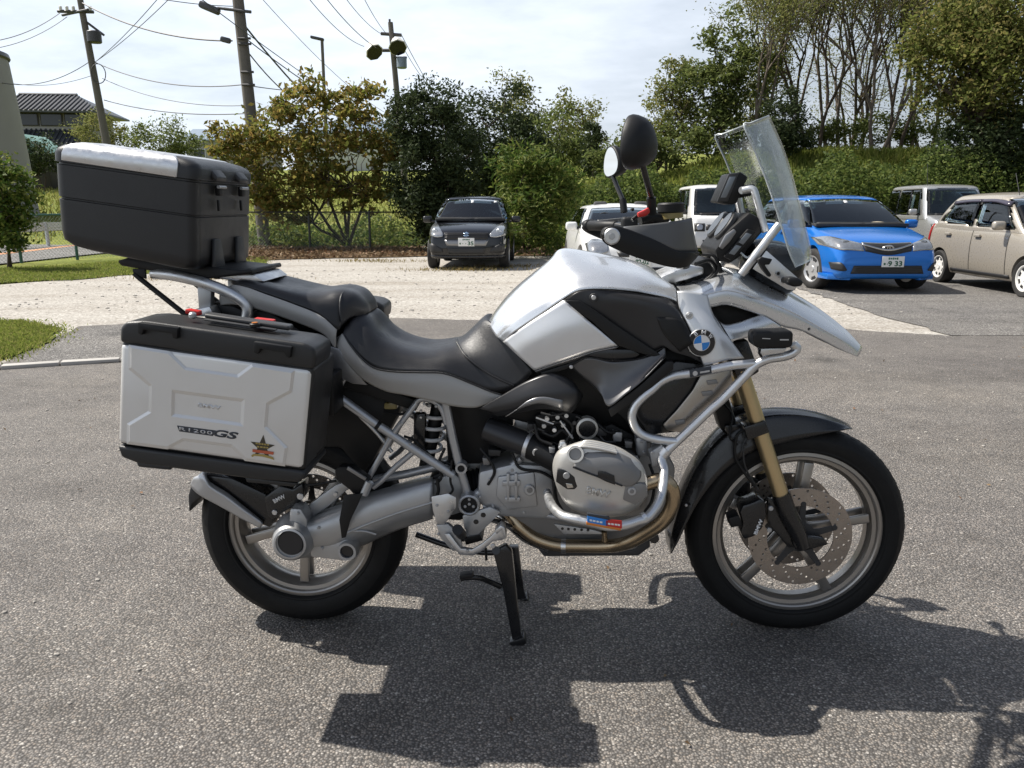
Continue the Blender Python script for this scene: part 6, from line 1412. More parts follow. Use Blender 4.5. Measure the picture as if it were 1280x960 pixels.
pipe('link_rod', ((670, 522, -.20), (692, 530, -.205)), .0028, M_ALU, sm=False); pipe('link_rod', ((700, 526, -.205), (716, 548, -.205)), .0028, M_ALU, sm=False)
# cylinder
finish('cylinder', prism_bm(PP(((712, 566), (795, 574), (810, 605), (802, 640), (735, 644), (708, 620)), -.27), (0, .14, 0), .012), M_MAGD, bike, 40)
for k in range(7):
    lt = -.15 - k * .016; flat('cooling_fin', ((706, 562), (797, 570), (814, 605), (804, 644), (732, 648), (702, 620)), lt, lt + .006, M_MAGD, bev=.001)
ol = [(691, 590), (692, 574), (699, 562), (712, 556), (728, 551), (741, 550), (769, 557), (786, 566), (800, 577), (807, 591), (809.5, 606), (807, 622), (798, 634), (780, 644), (756, 646.5), (727, 642), (708, 631), (697, 612)]
oc = (752, 600)
def cover(ol, oc, prof, mat, name, parent=None):
    base = catmull([Vector((u, v, 0)) for u, v in ol], 72, True); bm = bmesh.new(); rings = []
    for k, lat in prof: rings.append([bm.verts.new(P(oc[0] + (p[0] - oc[0]) * k, oc[1] + (p[1] - oc[1]) * k, lat)) for p in base])
    for a, b in zip(rings, rings[1:]):
        for j in range(72): bm.faces.new((a[j], a[(j + 1) % 72], b[(j + 1) % 72], b[j]))
    bm.faces.new(rings[-1]); return finish(name, bm, mat, parent or bike, 45)
cyl = cover(ol, oc, ((1.0, -.27), (1.0, -.36), (.995, -.378), (.975, -.392), (.93, -.402), (.80, -.412), (.5, -.417), (.2, -.418)), M_MAG, 'cylinder_cover')
upper = surf('cover_plate', L([
    [(716, 583, -.420), (735, 591, -.427), (760, 600, -.430), (778, 607, -.428), (790, 607, -.420)],
    [(724, 573, -.418), (742, 581, -.427), (765, 589, -.430), (782, 597, -.428), (797, 602, -.418)],
    [(735, 565, -.411), (752, 570, -.420), (772, 577, -.424), (788, 586, -.420), (801, 595, -.409)],
    [(742, 560, -.394), (758, 562, -.403), (775, 567, -.406), (789, 574, -.402), (800, 583, -.394)]]), M_MAGD, cyl, 20, 24, False, .004, 60)
for k in range(4):
    v = 551.5 + k * 2.3; pipe('cover_fin', ((726 - k * 3.2, v + 3.5, -.392 - k * .005), (733 - k * 2.0, v, -.396 - k * .006), (748, v + 2.2, -.398 - k * .006), (768 + k, v + 7.5, -.397 - k * .006)), .0036, M_MAG, cyl)
fc_ = finish('filler_ring', lathe_bm([(.021, 0), (.021, -.008), (.0155, -.008), (.0155, 0)], P(719.5, 567.5, -.421), Vector((.15, 1, -.25)), 32), M_MAG, cyl, 40); finish('filler_cap', disc_bm(P(719.5, 567.5, -.418), Vector((-.15, -1, .25)), .0152, .006, .001, 24), M_MAGD, cyl)
flat('plug_recess', ((697, 586), (706, 588), (725, 599.5), (724, 607), (718, 612), (709, 612), (695, 602.5)), -.416, -.405, M_BLACK, cyl, .002)
knob('cover_bolt', 708, 595, -.420, .0085, .01, M_CAST, cyl); flat('recess_glint', ((707, 604), (715, 605), (717, 609.5), (709, 610.5)), -.4185, -.414, M_CHROME, cyl, .001)
flat('plug_recess', ((782, 607), (799, 604), (808, 606), (810, 620), (794, 631.5), (779, 625)), -.419, -.390, M_MAGD, cyl, .002)
kb2 = knob('cover_bolt', 790, 614.5, -.423, .0105, .01, M_CAST, cyl); knob('bolt_socket', 790, 614.5, -.4245, .0055, .004, M_MAGD, cyl)
flat('cover_slot', ((748, 589), (757, 590), (768, 595), (769, 606.5), (757, 602), (747, 597)), -.4355, -.42, M_BLACK, cyl, .001)
pipe('cover_groove', ((716, 584, -.424), (735, 591.5, -.4315), (760, 600.5, -.4345), (778, 607.5, -.4325)), .0020, M_BLACK, cyl, sm=False)
words('raised_lettering', 'BMW', 733, 612.5, 763, 618.5, -.4185, .019, M_MAG, cyl, .03, .003)
cyl2 = mirrored(cyl); finish('cylinder', prism_bm([Vector((p.x, .27, p.z)) for p in PP(((712, 566), (795, 574), (810, 605), (802, 640), (735, 644), (708, 620)), -.27)], (0, -.14, 0), .012), M_MAGD, bike, 40)
flat('spark_lead_cap', ((700, 553), (706, 552), (710, 562), (700, 566), (698, 560)), -.37, -.35, M_ALU, bev=.003)
flat('cover_mount', ((795, 548), (808, 545), (810, 572), (797, 570)), -.22, -.17, M_CAST, bev=.004); flat('cover_mount', ((812, 566), (828, 556), (832, 580), (815, 584)), -.29, -.25, M_CAST, bev=.003)
# exhaust
ex = pipe('exhaust_pipe', ((806, 605, -.30), (828, 600, -.30), (840, 612, -.30), (840, 632, -.29), (828, 652, -.27), (805, 668, -.23), (785, 678, -.20), (765, 682, -.17), (728, 682.5, -.15), (695, 681, -.14), (668, 672, -.13), (648, 656, -.12), (636, 640, -.10), (622, 632, -.06)), .0195, M_EXH, n=90, sides=20)
pipe('exhaust_pipe', ((800, 660, .20), (770, 672, .12), (730, 672, .08), (690, 668, .04), (660, 655, 0), (640, 640, 0)), .0195, M_CHROME, n=50, sides=16)
pipe('exhaust_clamp', ((702, 682.3, -.142), (708, 682.6, -.144)), .022, M_CHROME, sm=False, sides=20)
pipe('exhaust_collector', ((690, 680, -.12), (660, 666, -.10), (640, 650, -.08), (615, 640, -.04)), .030, M_CHROME, n=30, sides=20)
sk = flat('skid_plate', ((672, 686), (690, 684), (790, 688), (806, 670), (812, 672), (813, 684), (798, 695), (680, 696)), -.13, .13, M_PLASTG, bev=.004)
hsh = flat('heat_shield', ((692, 655), (740, 662), (760, 668), (735, 668), (705, 668)), -.20, -.19, M_CAST, bev=.002)
for u in (703, 710.5, 718.5, 727, 735): knob('shield_hole', u, 661 + (u - 703) * .06, -.2012, .0042, .004, M_BLACK, hsh)
flat('sump', ((690, 640), (800, 640), (812, 660), (800, 680), (700, 676)), -.11, .11, M_MAGD, bev=.008); knob('drain_plug', 818, 674, -.14, .014, .03, M_BLACK)
rod('lambda_probe', (755, 664, -.20), (756, 676, -.19), .008, M_EXH, sides=12)
# ------------------------------------------------------------------ footrests, pedal, stand
flat('heel_guard', ((539, 621), (560, 617), (570, 622), (570, 634), (561, 648), (555, 656), (546, 655), (541, 638)), -.185, -.180, M_ALU, bev=.002)
fp = flat('footrest_plate', ((578, 645), (592, 640), (612, 634), (626, 640), (612, 655), (598, 668), (586, 670), (580, 660)), -.165, -.155, M_CAST, bev=.003)
for (u, v) in ((604, 644), (595, 652.5)): knob('plate_hole', u, v, -.1665, .0075, .004, M_BLACK, fp)
rod('footrest', (577, 668, -.17), (572, 662, -.27), .015, M_PLAST); flat('footrest_bracket', ((545, 656), (560, 655), (575, 668), (578, 684), (566, 690), (550, 672)), -.17, -.15, M_CAST, bev=.004)
flat('pedal_arm', ((555, 668), (562, 667), (576, 686), (590, 687), (602, 680), (614, 670), (620, 663), (627, 657), (632, 662), (633, 673), (626, 676), (616, 677), (604, 688), (592, 695), (574, 694)), -.185, -.175, M_ALU, bev=.003)
flat('pedal_loop', ((618, 664), (626, 657), (631, 660), (633, 672), (630, 672), (627, 662), (621, 668)), -.205, -.165, M_ALU, bev=.002); bolt(616, 683, -.19, .007)
rod('brake_switch', (570, 660, -.155), (580, 674, -.155), .012, M_PLAST)
# centre stand
cs = flat('centre_stand', ((616, 690), (632, 682), (640, 690), (651, 792), (655, 803), (646, 808), (640, 800), (628, 735)), -.155, -.125, M_BLACK, bev=.005)
flat('centre_stand', ((636, 684), (648, 684), (655, 740), (662, 760), (652, 766), (646, 752)), .125, .155, M_BLACK, bev=.005)
flat('stand_foot', ((637, 803), (655, 797), (658, 804), (650, 810), (638, 810)), -.165, -.115, M_BLACK, cs, .003); flat('stand_foot', ((643, 754), (658, 747), (662, 752), (650, 759)), .115, .17, M_BLACK, cs, .003)
pipe('stand_crossbar', ((630, 735, -.14), (642, 728, .14)), .011, M_BLACK, sm=False)
pipe('stand_lever', ((625, 733, -.15), (612, 727, -.17), (598, 722, -.20), (582, 722, -.21), (575, 724, -.215)), .0085, M_BLACK); flat('lever_pad', ((574, 720), (590, 718), (592, 722), (575, 725)), -.225, -.195, M_PLAST, bev=.002)
pipe('stand_spring', ((624, 692, -.12), (628, 712, -.12), (632, 730, -.12)), .007, M_CAST); rod('stand_pivot', (620, 688, -.16), (620, 688, -.10), .012, M_BLACK)
pipe('stand_hook', ((607, 685, -.15), (608, 700, -.15)), .004, M_PLAST, sm=False)
pipe('side_stand', ((640, 690, .10), (600, 690, .13), (560, 682, .16), (520, 668, .17)), .010, M_BLACK)
flat('left_footrest', ((580, 672), (600, 668), (604, 676), (582, 682)), .17, .28, M_PLAST, bev=.004)

# ------------------------------------------------------------------ crash bars and the lamp on them
cb = pipe('crash_bar', ((991, 430, -.285), (996, 436, -.285), (990, 442, -.285), (978, 446, -.280), (960, 449, -.275), (944, 457, -.27), (930, 471, -.268), (904, 498, -.268), (887, 513, -.27), (862, 537, -.275), (845, 553, -.28), (829, 568, -.285)), .0118, M_ALU, mir=True, n=90, sides=16)
cb2 = pipe('crash_bar', ((943, 454, -.268), (915, 457, -.265), (890, 462, -.26), (862, 467, -.256), (842, 470, -.255), (826, 477, -.258), (815, 487, -.264), (803, 497, -.268), (793, 509, -.268), (790, 522, -.27), (795, 536, -.272), (806, 545, -.275), (825, 550, -.278), (846, 552, -.280)), .0118, M_ALU, mir=True, n=100, sides=16)
flat('tube_label', ((862, 462.5), (889, 458), (890, 466.5), (863, 472)), -.2715, -.266, M_PRINT, cb2, .0008); flat('label_mark', ((875, 464.6), (887, 462.6), (887, 464.8), (875, 466.8)), -.2722, -.2714, M_SPRINT, cb2, 0); knob('label_emblem', 869, 466.8, -.2723, .0065, .001, M_SPRINT, cb2, 0)
cb3 = pipe('crash_bar', ((829, 568, -.285), (827, 576, -.292), (830, 588, -.31), (828.5, 608, -.35), (823, 628, -.385), (810, 646, -.41), (797, 651, -.42), (780, 656, -.43), (760, 657.5, -.432), (740, 653, -.43), (715, 648, -.42), (702, 644, -.40), (692, 635, -.35), (687, 626, -.28), (684, 616, -.20)), .0125, M_ALU, mir=True, n=100, sides=16)
rod('bar_collar', (834, 562, -.287), (828, 569, -.287), .0155, M_ALU); rod('bar_collar', (807, 645.5, -.411), (803, 648, -.414), .0140, M_ALU)
flat('bar_mount', ((818, 560), (835, 556), (838, 570), (824, 582), (814, 580)), -.27, -.20, M_CAST, bev=.004, mir=True)
for q, m in ((((734, 644.5), (760, 650), (760, 658), (734, 653)), M_BLUE), (((757, 650), (777.5, 651.5), (777.5, 661), (757, 657.5)), M_RED), (((734, 641.5), (762, 646), (762, 650), (734, 645)), M_PRINT), (((733, 652.5), (776, 660.5), (776, 663.5), (733, 656)), M_OR)):
    flat('tube_sticker', q, -.4475, -.441, m, cb3, .0008)
for u_, v_, w_ in ((737, 649.2, 3), (741, 650, 3.4), (745.6, 650.8, 3), (749.6, 651.6, 3.4), (760, 653.6, 3), (764, 654, 3.2), (768.4, 654.5, 3), (772, 655, 3)): flat('sticker_mark', ((u_, v_), (u_ + w_, v_ + .5), (u_ + w_, v_ + 2.6), (u_, v_ + 2.1)), -.4482, -.4474, M_WHITE, cb3, 0)
lb = flat('auxiliary_lamp', ((941.5, 419), (945, 415), (989, 413.5), (992, 417), (991, 432), (987, 435), (947, 435.5), (942, 431)), -.325, -.265, M_PLAST, bev=.006, seg=3)
flat('lamp_mark', ((953, 422.5), (963, 423), (963, 424), (953, 423.5)), -.3258, -.3245, M_SPRINT, lb, 0); flat('lamp_mark', ((975, 424), (986, 424), (986, 425.5), (975, 425.5)), -.3258, -.3245, M_SPRINT, lb, 0)
flat('lamp_bracket', ((950, 436), (984, 435), (980, 441), (952, 445)), -.31, -.28, M_ALU, bev=.002); pipe('lamp_clip', ((950, 437, -.31), (949, 441, -.315), (952, 446, -.31)), .003, M_PLAST)

# ------------------------------------------------------------------ fasteners, clips, small hoses
for (u, v, l_) in ((612, 600, -.155), (616, 634, -.155), (640, 588, -.152), (682, 590, -.152), (684, 634, -.152), (655, 641, -.152), (600, 622, -.152)): bolt(u, v, l_, .005, M_CAST)
for (u, v, l_) in ((548, 612, -.144), (545, 634, -.140), (398, 660, -.168), (402, 686, -.155), (372, 642, -.170), (530, 505, -.146), (545, 508, -.146), (502, 530, -.146), (512, 556, -.146)): bolt(u, v, l_, .0045, M_CAST)
for (u, v, l_) in ((816, 566, -.295), (826, 576, -.295), (802, 552, -.225), (805, 566, -.225), (845, 475, -.19), (905, 470, -.2), (700, 560, -.38), (548, 668, -.172), (566, 684, -.172), (584, 689, -.19), (546, 632, -.188), (560, 640, -.188)): bolt(u, v, l_, .0045, M_CAST)
for pts in (((600, 560, -.14), (612, 575, -.15), (618, 590, -.155), (610, 606, -.152)), ((640, 566, -.15), (650, 585, -.16), (676, 590, -.16), (694, 600, -.16)), ((800, 548, -.20), (815, 552, -.22), (822, 545, -.22), (832, 548, -.20)), ((556, 560, -.12), (548, 580, -.13), (552, 596, -.13), (544, 606, -.14)),
            ((700, 590, -.22), (694, 605, -.2), (696, 625, -.2), (704, 640, -.2)), ((812, 580, -.24), (818, 600, -.26), (815, 625, -.27), (806, 640, -.28)), ((480, 515, -.09), (500, 518, -.10), (515, 512, -.10)), ((505, 545, -.10), (520, 552, -.10), (545, 575, -.11), (566, 580, -.12)),
            ((590, 645, -.15), (602, 652, -.15), (620, 650, -.15), (640, 658, -.14)), ((548, 650, -.16), (558, 662, -.165), (570, 664, -.165), (580, 676, -.16))): pipe('hose', pts, .0042, M_PLAST, sides=8)
for pts in (((676, 516, -.2), (690, 519, -.205), (708, 516, -.2)), ((660, 540, -.18), (672, 536, -.19), (684, 541, -.19)), ((720, 520, -.19), (728, 527, -.195), (725, 548, -.195)), ((750, 545, -.19), (757, 552, -.2), (770, 552, -.2))): pipe('cable', pts, .0032, M_PLASTG, sides=8)
for (u, v, w, h, l_, m) in ((752, 540, 14, 10, -.2, M_PLASTG), (772, 546, 12, 12, -.2, M_CAST), (786, 556, 10, 9, -.2, M_MAGD), (664, 534, 10, 8, -.17, M_PLASTG), (618, 566, 16, 8, -.12, M_PLASTG), (690, 563, 8, 7, -.22, M_CAST), (558, 588, 10, 12, -.115, M_CAST), (608, 577, 10, 9, -.13, M_MAGD)):
    flat('sensor_block', ((u - w / 2, v - h / 2), (u + w / 2, v - h / 2 + 1), (u + w / 2 - 1, v + h / 2), (u - w / 2 + 1, v + h / 2)), l_, l_ + .03, m, bev=.002)
for k in range(6): flat('cylinder_rib', ((712 + k * 3, 558 + k * .5), (714 + k * 3, 558 + k * .5), (716 + k * 3, 640), (714 + k * 3, 640)), -.275, -.268, M_MAGD, bev=.001)
# ================================================================== PARKED CARS
def glass(name, tint):
    m, n, l, b = nt(name); tr = N(n, 'ShaderNodeBsdfTransparent'); tr.inputs['Color'].default_value = (*tint, 1)
    g_ = N(n, 'ShaderNodeBsdfGlossy'); g_.inputs['Roughness'].default_value = 0.015; g_.inputs['Color'].default_value = (.95, .98, 1, 1)
    fr = N(n, 'ShaderNodeFresnel'); fr.inputs['IOR'].default_value = 1.55; ms = N(n, 'ShaderNodeMixShader')
    l.new(fr.outputs[0], ms.inputs[0]); l.new(tr.outputs[0], ms.inputs[1]); l.new(g_.outputs[0], ms.inputs[2]); l.new(ms.outputs[0], n['Material Output'].inputs[0]); return m
M_CGLASS = glass('tinted_car_glass', (.62, .68, .66)); M_DGLASS = glass('dark_car_glass', (.22, .23, .23))
M_SEAT = pbr('car_seat_cloth', (.07, .07, .072), .85, var=.2); M_DASH = pbr('dashboard_plastic', (.03, .03, .03), .7)
M_CGLASS2 = glass('clear_car_glass', (.78, .84, .82))
M_TRIM = pbr('black_trim', (0.02, 0.02, 0.021), 0.5, var=0.1); M_CTYRE = pbr('car_tyre', (0.022, 0.021, 0.02), 0.8, var=0.3, vs=8)
M_LAMP = pbr('lamp_glass', (0.42, 0.43, 0.44), 0.08, 0.75, var=0.35, vs=24, rvar=0); M_LAMPR = pbr('lamp_reflector', (0.6, 0.6, 0.6), 0.32, 0.9, var=0.2, vs=30)
M_PLATE = pbr('plate_white', (0.76, 0.76, 0.74), 0.5, var=0.03); M_PLTXT = pbr('plate_green', (0.03, 0.12, 0.07), 0.5); M_TAIL = pbr('tail_lamp_red', (0.40, 0.02, 0.02), 0.15)
M_CRIM = pbr('silver_wheel', (0.55, 0.55, 0.55), 0.35, 0.6); M_WRIM = pbr('white_wheel', (0.74, 0.73, 0.70), 0.4)
def car(name, label, paint, pos, rz, S):
    root = empty(name, pos, rz, label, 'car')
    W = S['W'] / 2
    # lower body: stations (x, z bottom, z top, half width factor)
    st = S['body']; n = 72
    arr = catmull([(x, zb, zt) for x, zb, zt, w in st], n); wf = catmull([(x, w, 0) for x, zb, zt, w in st], n)[:, 1]
    bm = bmesh.new(); rings = []
    for (x, zb, zt), w in zip(arr, wf):
        w *= W; hgt = zt - zb; cr = S.get('crown', .03)
        half = [(0, zb), (.80 * w, zb), (.93 * w, zb + .03), (.985 * w, zb + .20 * hgt), (w, zb + .46 * hgt), (.995 * w, zb + .66 * hgt), (.965 * w, zb + .86 * hgt), (.91 * w, zt - .012), (.80 * w, zt + .008), (.5 * w, zt + cr * .75), (0, zt + cr)]
        half = [tuple(q) for q in catmull([(a, b, 0) for a, b in half], 25)[:, :2]]
        half[0] = (0, zb); half[-1] = (0, zt + cr)
        rings.append([bm.verts.new((x, y, z)) for y, z in half] + [bm.verts.new((x, -y, z)) for y, z in half[-2:0:-1]])
    m = len(rings[0])
    for a, b in zip(rings, rings[1:]):
        for k in range(m): bm.faces.new((a[k], a[(k + 1) % m], b[(k + 1) % m], b[k]))
    bm.faces.new(rings[0]); bm.faces.new(rings[-1][::-1])
    body = finish('body', bm, paint, root, 40)
    xa, xr, rw = S['xf'], S['xr'], S['rw']
    full = bmesh.new(); full.from_mesh(body.data); bv_body = BVHTree.FromBMesh(full); full.free()
    cb = bmesh.new()
    for x in (xa, xr):
        for sg in (-1, 1): disc_bm((x, sg * (W - .22), rw + .005), (0, sg, 0), rw * 1.16, .6, 0, 40, cb)
    cut = finish('cut', cb, M_TRIM, None, 0)
    cut.parent = root
    md = body.modifiers.new('arch', 'BOOLEAN'); md.object = cut; md.operation = 'DIFFERENCE'; md.solver = 'EXACT'
    bpy.context.view_layer.update()
    me = bpy.data.meshes.new_from_object(body.evaluated_get(bpy.context.evaluated_depsgraph_get())); body.modifiers.clear(); body.data = me
    me.materials.clear(); me.materials.append(paint); me.materials.append(M_TRIM)
    for p in me.polygons: p.material_index = 0
    for p in me.polygons:
        c = p.center
        for x in (xa, xr):
            if math.hypot(c.x - x, c.z - rw) < rw * 1.155 and abs(c.y) < W * .95: p.material_index = 1
    bm = bmesh.new(); bm.from_mesh(me)
    for f in bm.faces: f.smooth = True
    for e in bm.edges:
        e.smooth = not (len(e.link_faces) == 2 and e.calc_face_angle(0) > R(40))
    bm.to_mesh(me); bm.free(); bpy.data.objects.remove(cut)
    # greenhouse: levels (z, x rear, x front, half width, corner)
    lv = S['cabin']; bm = bmesh.new(); rings = []; fine = catmull([(z, a, b) for z, a, b, w, c in lv], 22); fw_ = catmull([(z, w, c) for z, a, b, w, c in lv], 22)
    for (z, a, b), (_, w, c) in zip(fine, fw_):
        w *= W; pts = []
        for cx, cy, s0 in ((b - c, w - c * .6, 0), (a + c, w - c * .6, 90), (a + c, -w + c * .6, 180), (b - c, -w + c * .6, 270)):
            for k in range(7):
                t = R(s0 + 15 * k); pts.append((cx + math.cos(t) * c, cy + math.sin(t) * c * .6))
        # bowed ends
        out = []
        for (x, y) in pts:
            bow = (1 - (y / max(w, .01)) ** 2); out.append((x + (.10 * bow if x > (a + b) / 2 else -.05 * bow), y, z))
        # extra points along the ends and sides
        dense = []
        for i, p in enumerate(out):
            q = out[(i + 1) % len(out)]; d = math.hypot(p[0] - q[0], p[1] - q[1]); dense.append(p)
            if i % 7 == 6:
                for k in range(1, 8):
                    t = k / 8; x = p[0] + (q[0] - p[0]) * t; y = p[1] + (q[1] - p[1]) * t
                    if abs(p[0] - q[0]) < .3:
                        x0_ = (p[0] + q[0]) / 2; bw = (1 - (y / w) ** 2) - (1 - (p[1] / w) ** 2); x = x0_ + (.10 * bw if x0_ > (a + b) / 2 else -.05 * bw)
                    else: y += math.copysign(.015 * math.sin(math.pi * t), y)
                    dense.append((x, y, z))
        rings.append([bm.verts.new(p) for p in dense])
    m = len(rings[0])
    for a, b in zip(rings, rings[1:]):
        for k in range(m): bm.faces.new((a[k], a[(k + 1) % m], b[(k + 1) % m], b[k]))
    zt = lv[-1][0]; cx = (lv[-1][1] + lv[-1][2]) / 2; prev = rings[-1]
    for k_, dz in ((.75, .022), (.4, .036), (.1, .040)):
        r2 = [bm.verts.new((cx + (v.co.x - cx) * k_, v.co.y * k_, zt + dz)) for v in rings[-1]]
        for k in range(m): bm.faces.new((prev[k], prev[(k + 1) % m], r2[(k + 1) % m], r2[k]))
        prev = r2
    bm.faces.new(prev)
    bm.faces.new(rings[0][::-1])
    bmesh.ops.recalc_face_normals(bm, faces=bm.faces[:]); bv_cab = BVHTree.FromBMesh(bm)
    finish('roof', bm, paint, root, 40)
    def proj(nm, top, bot, side, mat, off=.006, nx=14, nz=5, on='both', par=None, mir=False):
        """piece that follows the bodywork: top and bottom edges given in the view along side"""
        T = np.array(catmull([(a, b, 0) for a, b in top], nx)) if len(top) > 2 else np.array([(top[0][0] + (top[1][0] - top[0][0]) * t, top[0][1] + (top[1][1] - top[0][1]) * t, 0) for t in np.linspace(0, 1, nx)])
        B = np.array(catmull([(a, b, 0) for a, b in bot], nx)) if len(bot) > 2 else np.array([(bot[0][0] + (bot[1][0] - bot[0][0]) * t, bot[0][1] + (bot[1][1] - bot[0][1]) * t, 0) for t in np.linspace(0, 1, nx)])
        G = []; last = None
        for i in range(nx):
            row = []
            for j in range(nz):
                t = j / (nz - 1); a, b = T[i, 0] * (1 - t) + B[i, 0] * t, T[i, 1] * (1 - t) + B[i, 1] * t
                if side == 'F': o_, d_ = Vector((6, a, b)), Vector((-1, 0, 0))
                elif side == 'B': o_, d_ = Vector((-6, a, b)), Vector((1, 0, 0))
                else: o_, d_ = Vector((a, -4, b)), Vector((0, 1, 0))
                best = None
                for bv in ((bv_body, bv_cab) if on == 'both' else ((bv_body,) if on == 'body' else (bv_cab,))):
                    h = bv.ray_cast(o_, d_)
                    if h[0] is not None and (best is None or h[3] < best[3]): best = h
                if best is None: q = last if last is not None else o_ + d_ * 4
                else: q = best[0] - d_ * off
                last = q; row.append(q)
            G.append(row)
        o = finish(nm, grid_bm(G), mat, par or root, 40)
        md = o.modifiers.new('thickness', 'SOLIDIFY'); md.thickness = off * 1.6; md.offset = 0
        if mir: mirrored(o)
        return o
    # wheels
    for x in (xa, xr):
        for sg in (-1, 1):
            c = Vector((x, sg * (W - .10), rw)); steer = R(S.get('steer', 0)) if x == xa else 0
            ax = Vector((-math.sin(steer) * sg, math.cos(steer) * sg, 0)); wr = rw * S.get('rim', .66)
            w = finish('wheel', lathe_bm([(0, .085), (wr * .2, .088), (wr * .25, .075), (wr * .85, .070), (wr * .93, .092), (wr, .094), (wr, -.08), (0, -.08)], c, ax, 36, False), S.get('wm', M_CRIM), root, 40)
            finish('tyre', lathe_bm([(wr * .98, .088), (wr * 1.05, .100), (rw * .93, .102), (rw * .985, .085), (rw, .05), (rw, -.05), (rw * .985, -.085), (rw * .93, -.10), (wr, -.09)], c, ax, 44), M_CTYRE, w, 50)
            bm = bmesh.new(); u = Vector((ax.y, -ax.x, 0)); nsp = S.get('spokes', 5)
            for k in range(nsp):
                a = 2 * math.pi * (k + .5) / nsp; d = u * math.cos(a) + Vector((0, 0, 1)) * math.sin(a); t = u * -math.sin(a) + Vector((0, 0, 1)) * math.cos(a)
                b0 = c + ax * .0702; g = math.pi / nsp * .55
                prism_bm([b0 + d * wr * .34 + t * wr * .06, b0 + d * wr * .82 + t * wr * g, b0 + d * wr * .82 - t * wr * g, b0 + d * wr * .34 - t * wr * .06], ax * .002, 0, 1, bm)
            finish('wheel_opening', bm, M_TRIM, w, 0)
    S['detail'](proj, root, W, paint)
    zt_, hw_ = lv[-1][0], lv[2][3] * W * .72
    proj('rear_window', [(-hw_ * .92, zt_ - .09), (0, zt_ - .075), (hw_ * .92, zt_ - .09)], [(-hw_, lv[1][0] + .07), (0, lv[1][0] + .07), (hw_, lv[1][0] + .07)], 'B', S.get('rg', M_CGLASS), .006, 16, 7, 'cab')
    # open the cabin behind every pane and furnish it
    panes = []
    for ch in root.children:
        if ch.name.split('.')[0] in ('windscreen', 'side_window', 'rear_window'):
            bm = bmesh.new(); bm.from_mesh(ch.data); panes.append(BVHTree.FromBMesh(bm)); bm.free()
    cabin = [ch for ch in root.children if ch.name.split('.')[0] == 'roof'][0]
    bm = bmesh.new(); bm.from_mesh(cabin.data)
    bmesh.ops.subdivide_edges(bm, edges=[e for e in bm.edges if e.calc_length() > .09], cuts=1, use_grid_fill=True)
    dead = [f for f in bm.faces if any((h := p.find_nearest(f.calc_center_median()))[0] is not None and h[3] < .022 for p in panes)]
    low = [f for f in bm.faces if abs(f.normal.z) > .9 and f.calc_center_median().z < lv[0][0] + .02]
    bmesh.ops.delete(bm, geom=list(set(dead + low)), context='FACES'); bm.to_mesh(cabin.data); bm.free()
    md = cabin.modifiers.new('thickness', 'SOLIDIFY'); md.thickness = .03; md.offset = -1
    xr0, xf0, zb_ = lv[0][1] + .12, lv[0][2] - .05, max(s_[2] for s_ in st if lv[0][1] < s_[0] < lv[0][2]) + S.get('crown', .03) + .006
    bm = box_bm(((xr0 + xf0) / 2, 0, zb_ - .02), (xf0 - xr0, W * 1.74, .05), .01); box_bm((xf0 - .22, 0, zb_ - .005), (.34, W * 1.60, .06), .02, None, bm)
    it = finish('interior', bm, M_DASH, root, 40)
    fx_ = S.get('seatx', xf0 - 1.15)
    for yy in (-.36, .36):
        bm = box_bm((fx_, yy, zb_ + .10), (.13, .44, .34), .05, Matrix.Rotation(R(-12), 3, 'Y'), None, 3); box_bm((fx_ - .06, yy, zb_ + .35), (.09, .24, .15), .04, Matrix.Rotation(R(-8), 3, 'Y'), bm, 3); finish('seat', bm, M_SEAT, it, 50)
    bm = box_bm((max(xr0 + .25, fx_ - .85), 0, zb_ + .08), (.14, 1.1, .28), .05, Matrix.Rotation(R(-14), 3, 'Y'), None, 3)
    for yy in (-.33, .33): box_bm((max(xr0 + .25, fx_ - .85) - .06, yy, zb_ + .27), (.08, .22, .12), .035, None, bm, 3)
    finish('seat', bm, M_SEAT, it, 50)
    sc3 = Vector((xf0 - .50, -.36, zb_ + .06)); bm = bmesh.new()
    sweep(bm, [sc3 + Vector((-.45 * math.sin(a) * .17, math.cos(a) * .18, math.sin(a) * .17)) for a in np.linspace(0, 2 * math.pi, 25)[:-1]], .014, 8, False, True); finish('steering_wheel', bm, M_DASH, it, 60)
    finish('rear_view_mirror', box_bm((S['cabin'][3][2] - .12, 0, zt_ - .10), (.03, .22, .06), .012), M_DASH, root)
    return root
def plate(proj, root, y, z, x, txt, top='', small=''):
    p = finish('number_plate', box_bm((x, y, z), (.012, .33, .165), .003), M_PLATE, root)
    lettering('plate_number', txt, (x + .0075, y + .03, z - .025), (0, 1, 0), (0, 0, 1), .21 if len(txt) > 2 else .12, .080, M_PLTXT, p, .03, .001)
    if len(txt) <= 2: p.children[0].location.y = .06
    if top:
        bm = bmesh.new()
        for k in range(5): box_bm((x + .0075, y - .062 + k * .030, z + .050), (.001, .022, .030 - .006 * (k % 2)), 0, None, bm)
        finish('plate_mark', bm, M_PLTXT, p, 0)
    if small:
        bm = box_bm((x + .0075, y - .125, z - .03), (.001, .028, .032))
        for q in ((-.07, -.01) if len(txt) <= 2 else (-.085,) if len(txt) < 5 else ()): box_bm((x + .0075, y + q, z - .03), (.001, .014, .014), 0, None, bm)
        finish('plate_mark', bm, M_PLTXT, p, 0)
    return p
def door_mirror(root, x, y, z, mat, s=1.0):
    for sg in (-1, 1):
        m_ = finish('door_mirror', box_bm((x, sg * (y + .10 * s), z), (.11, .20 * s, .14 * s), .045, None, None, 3), mat, root, 50)
        finish('mirror_arm', disc_bm((x + .01, sg * (y - .06), z - .05), (0, sg, .2), .022, .12, 0, 10), M_TRIM, root)
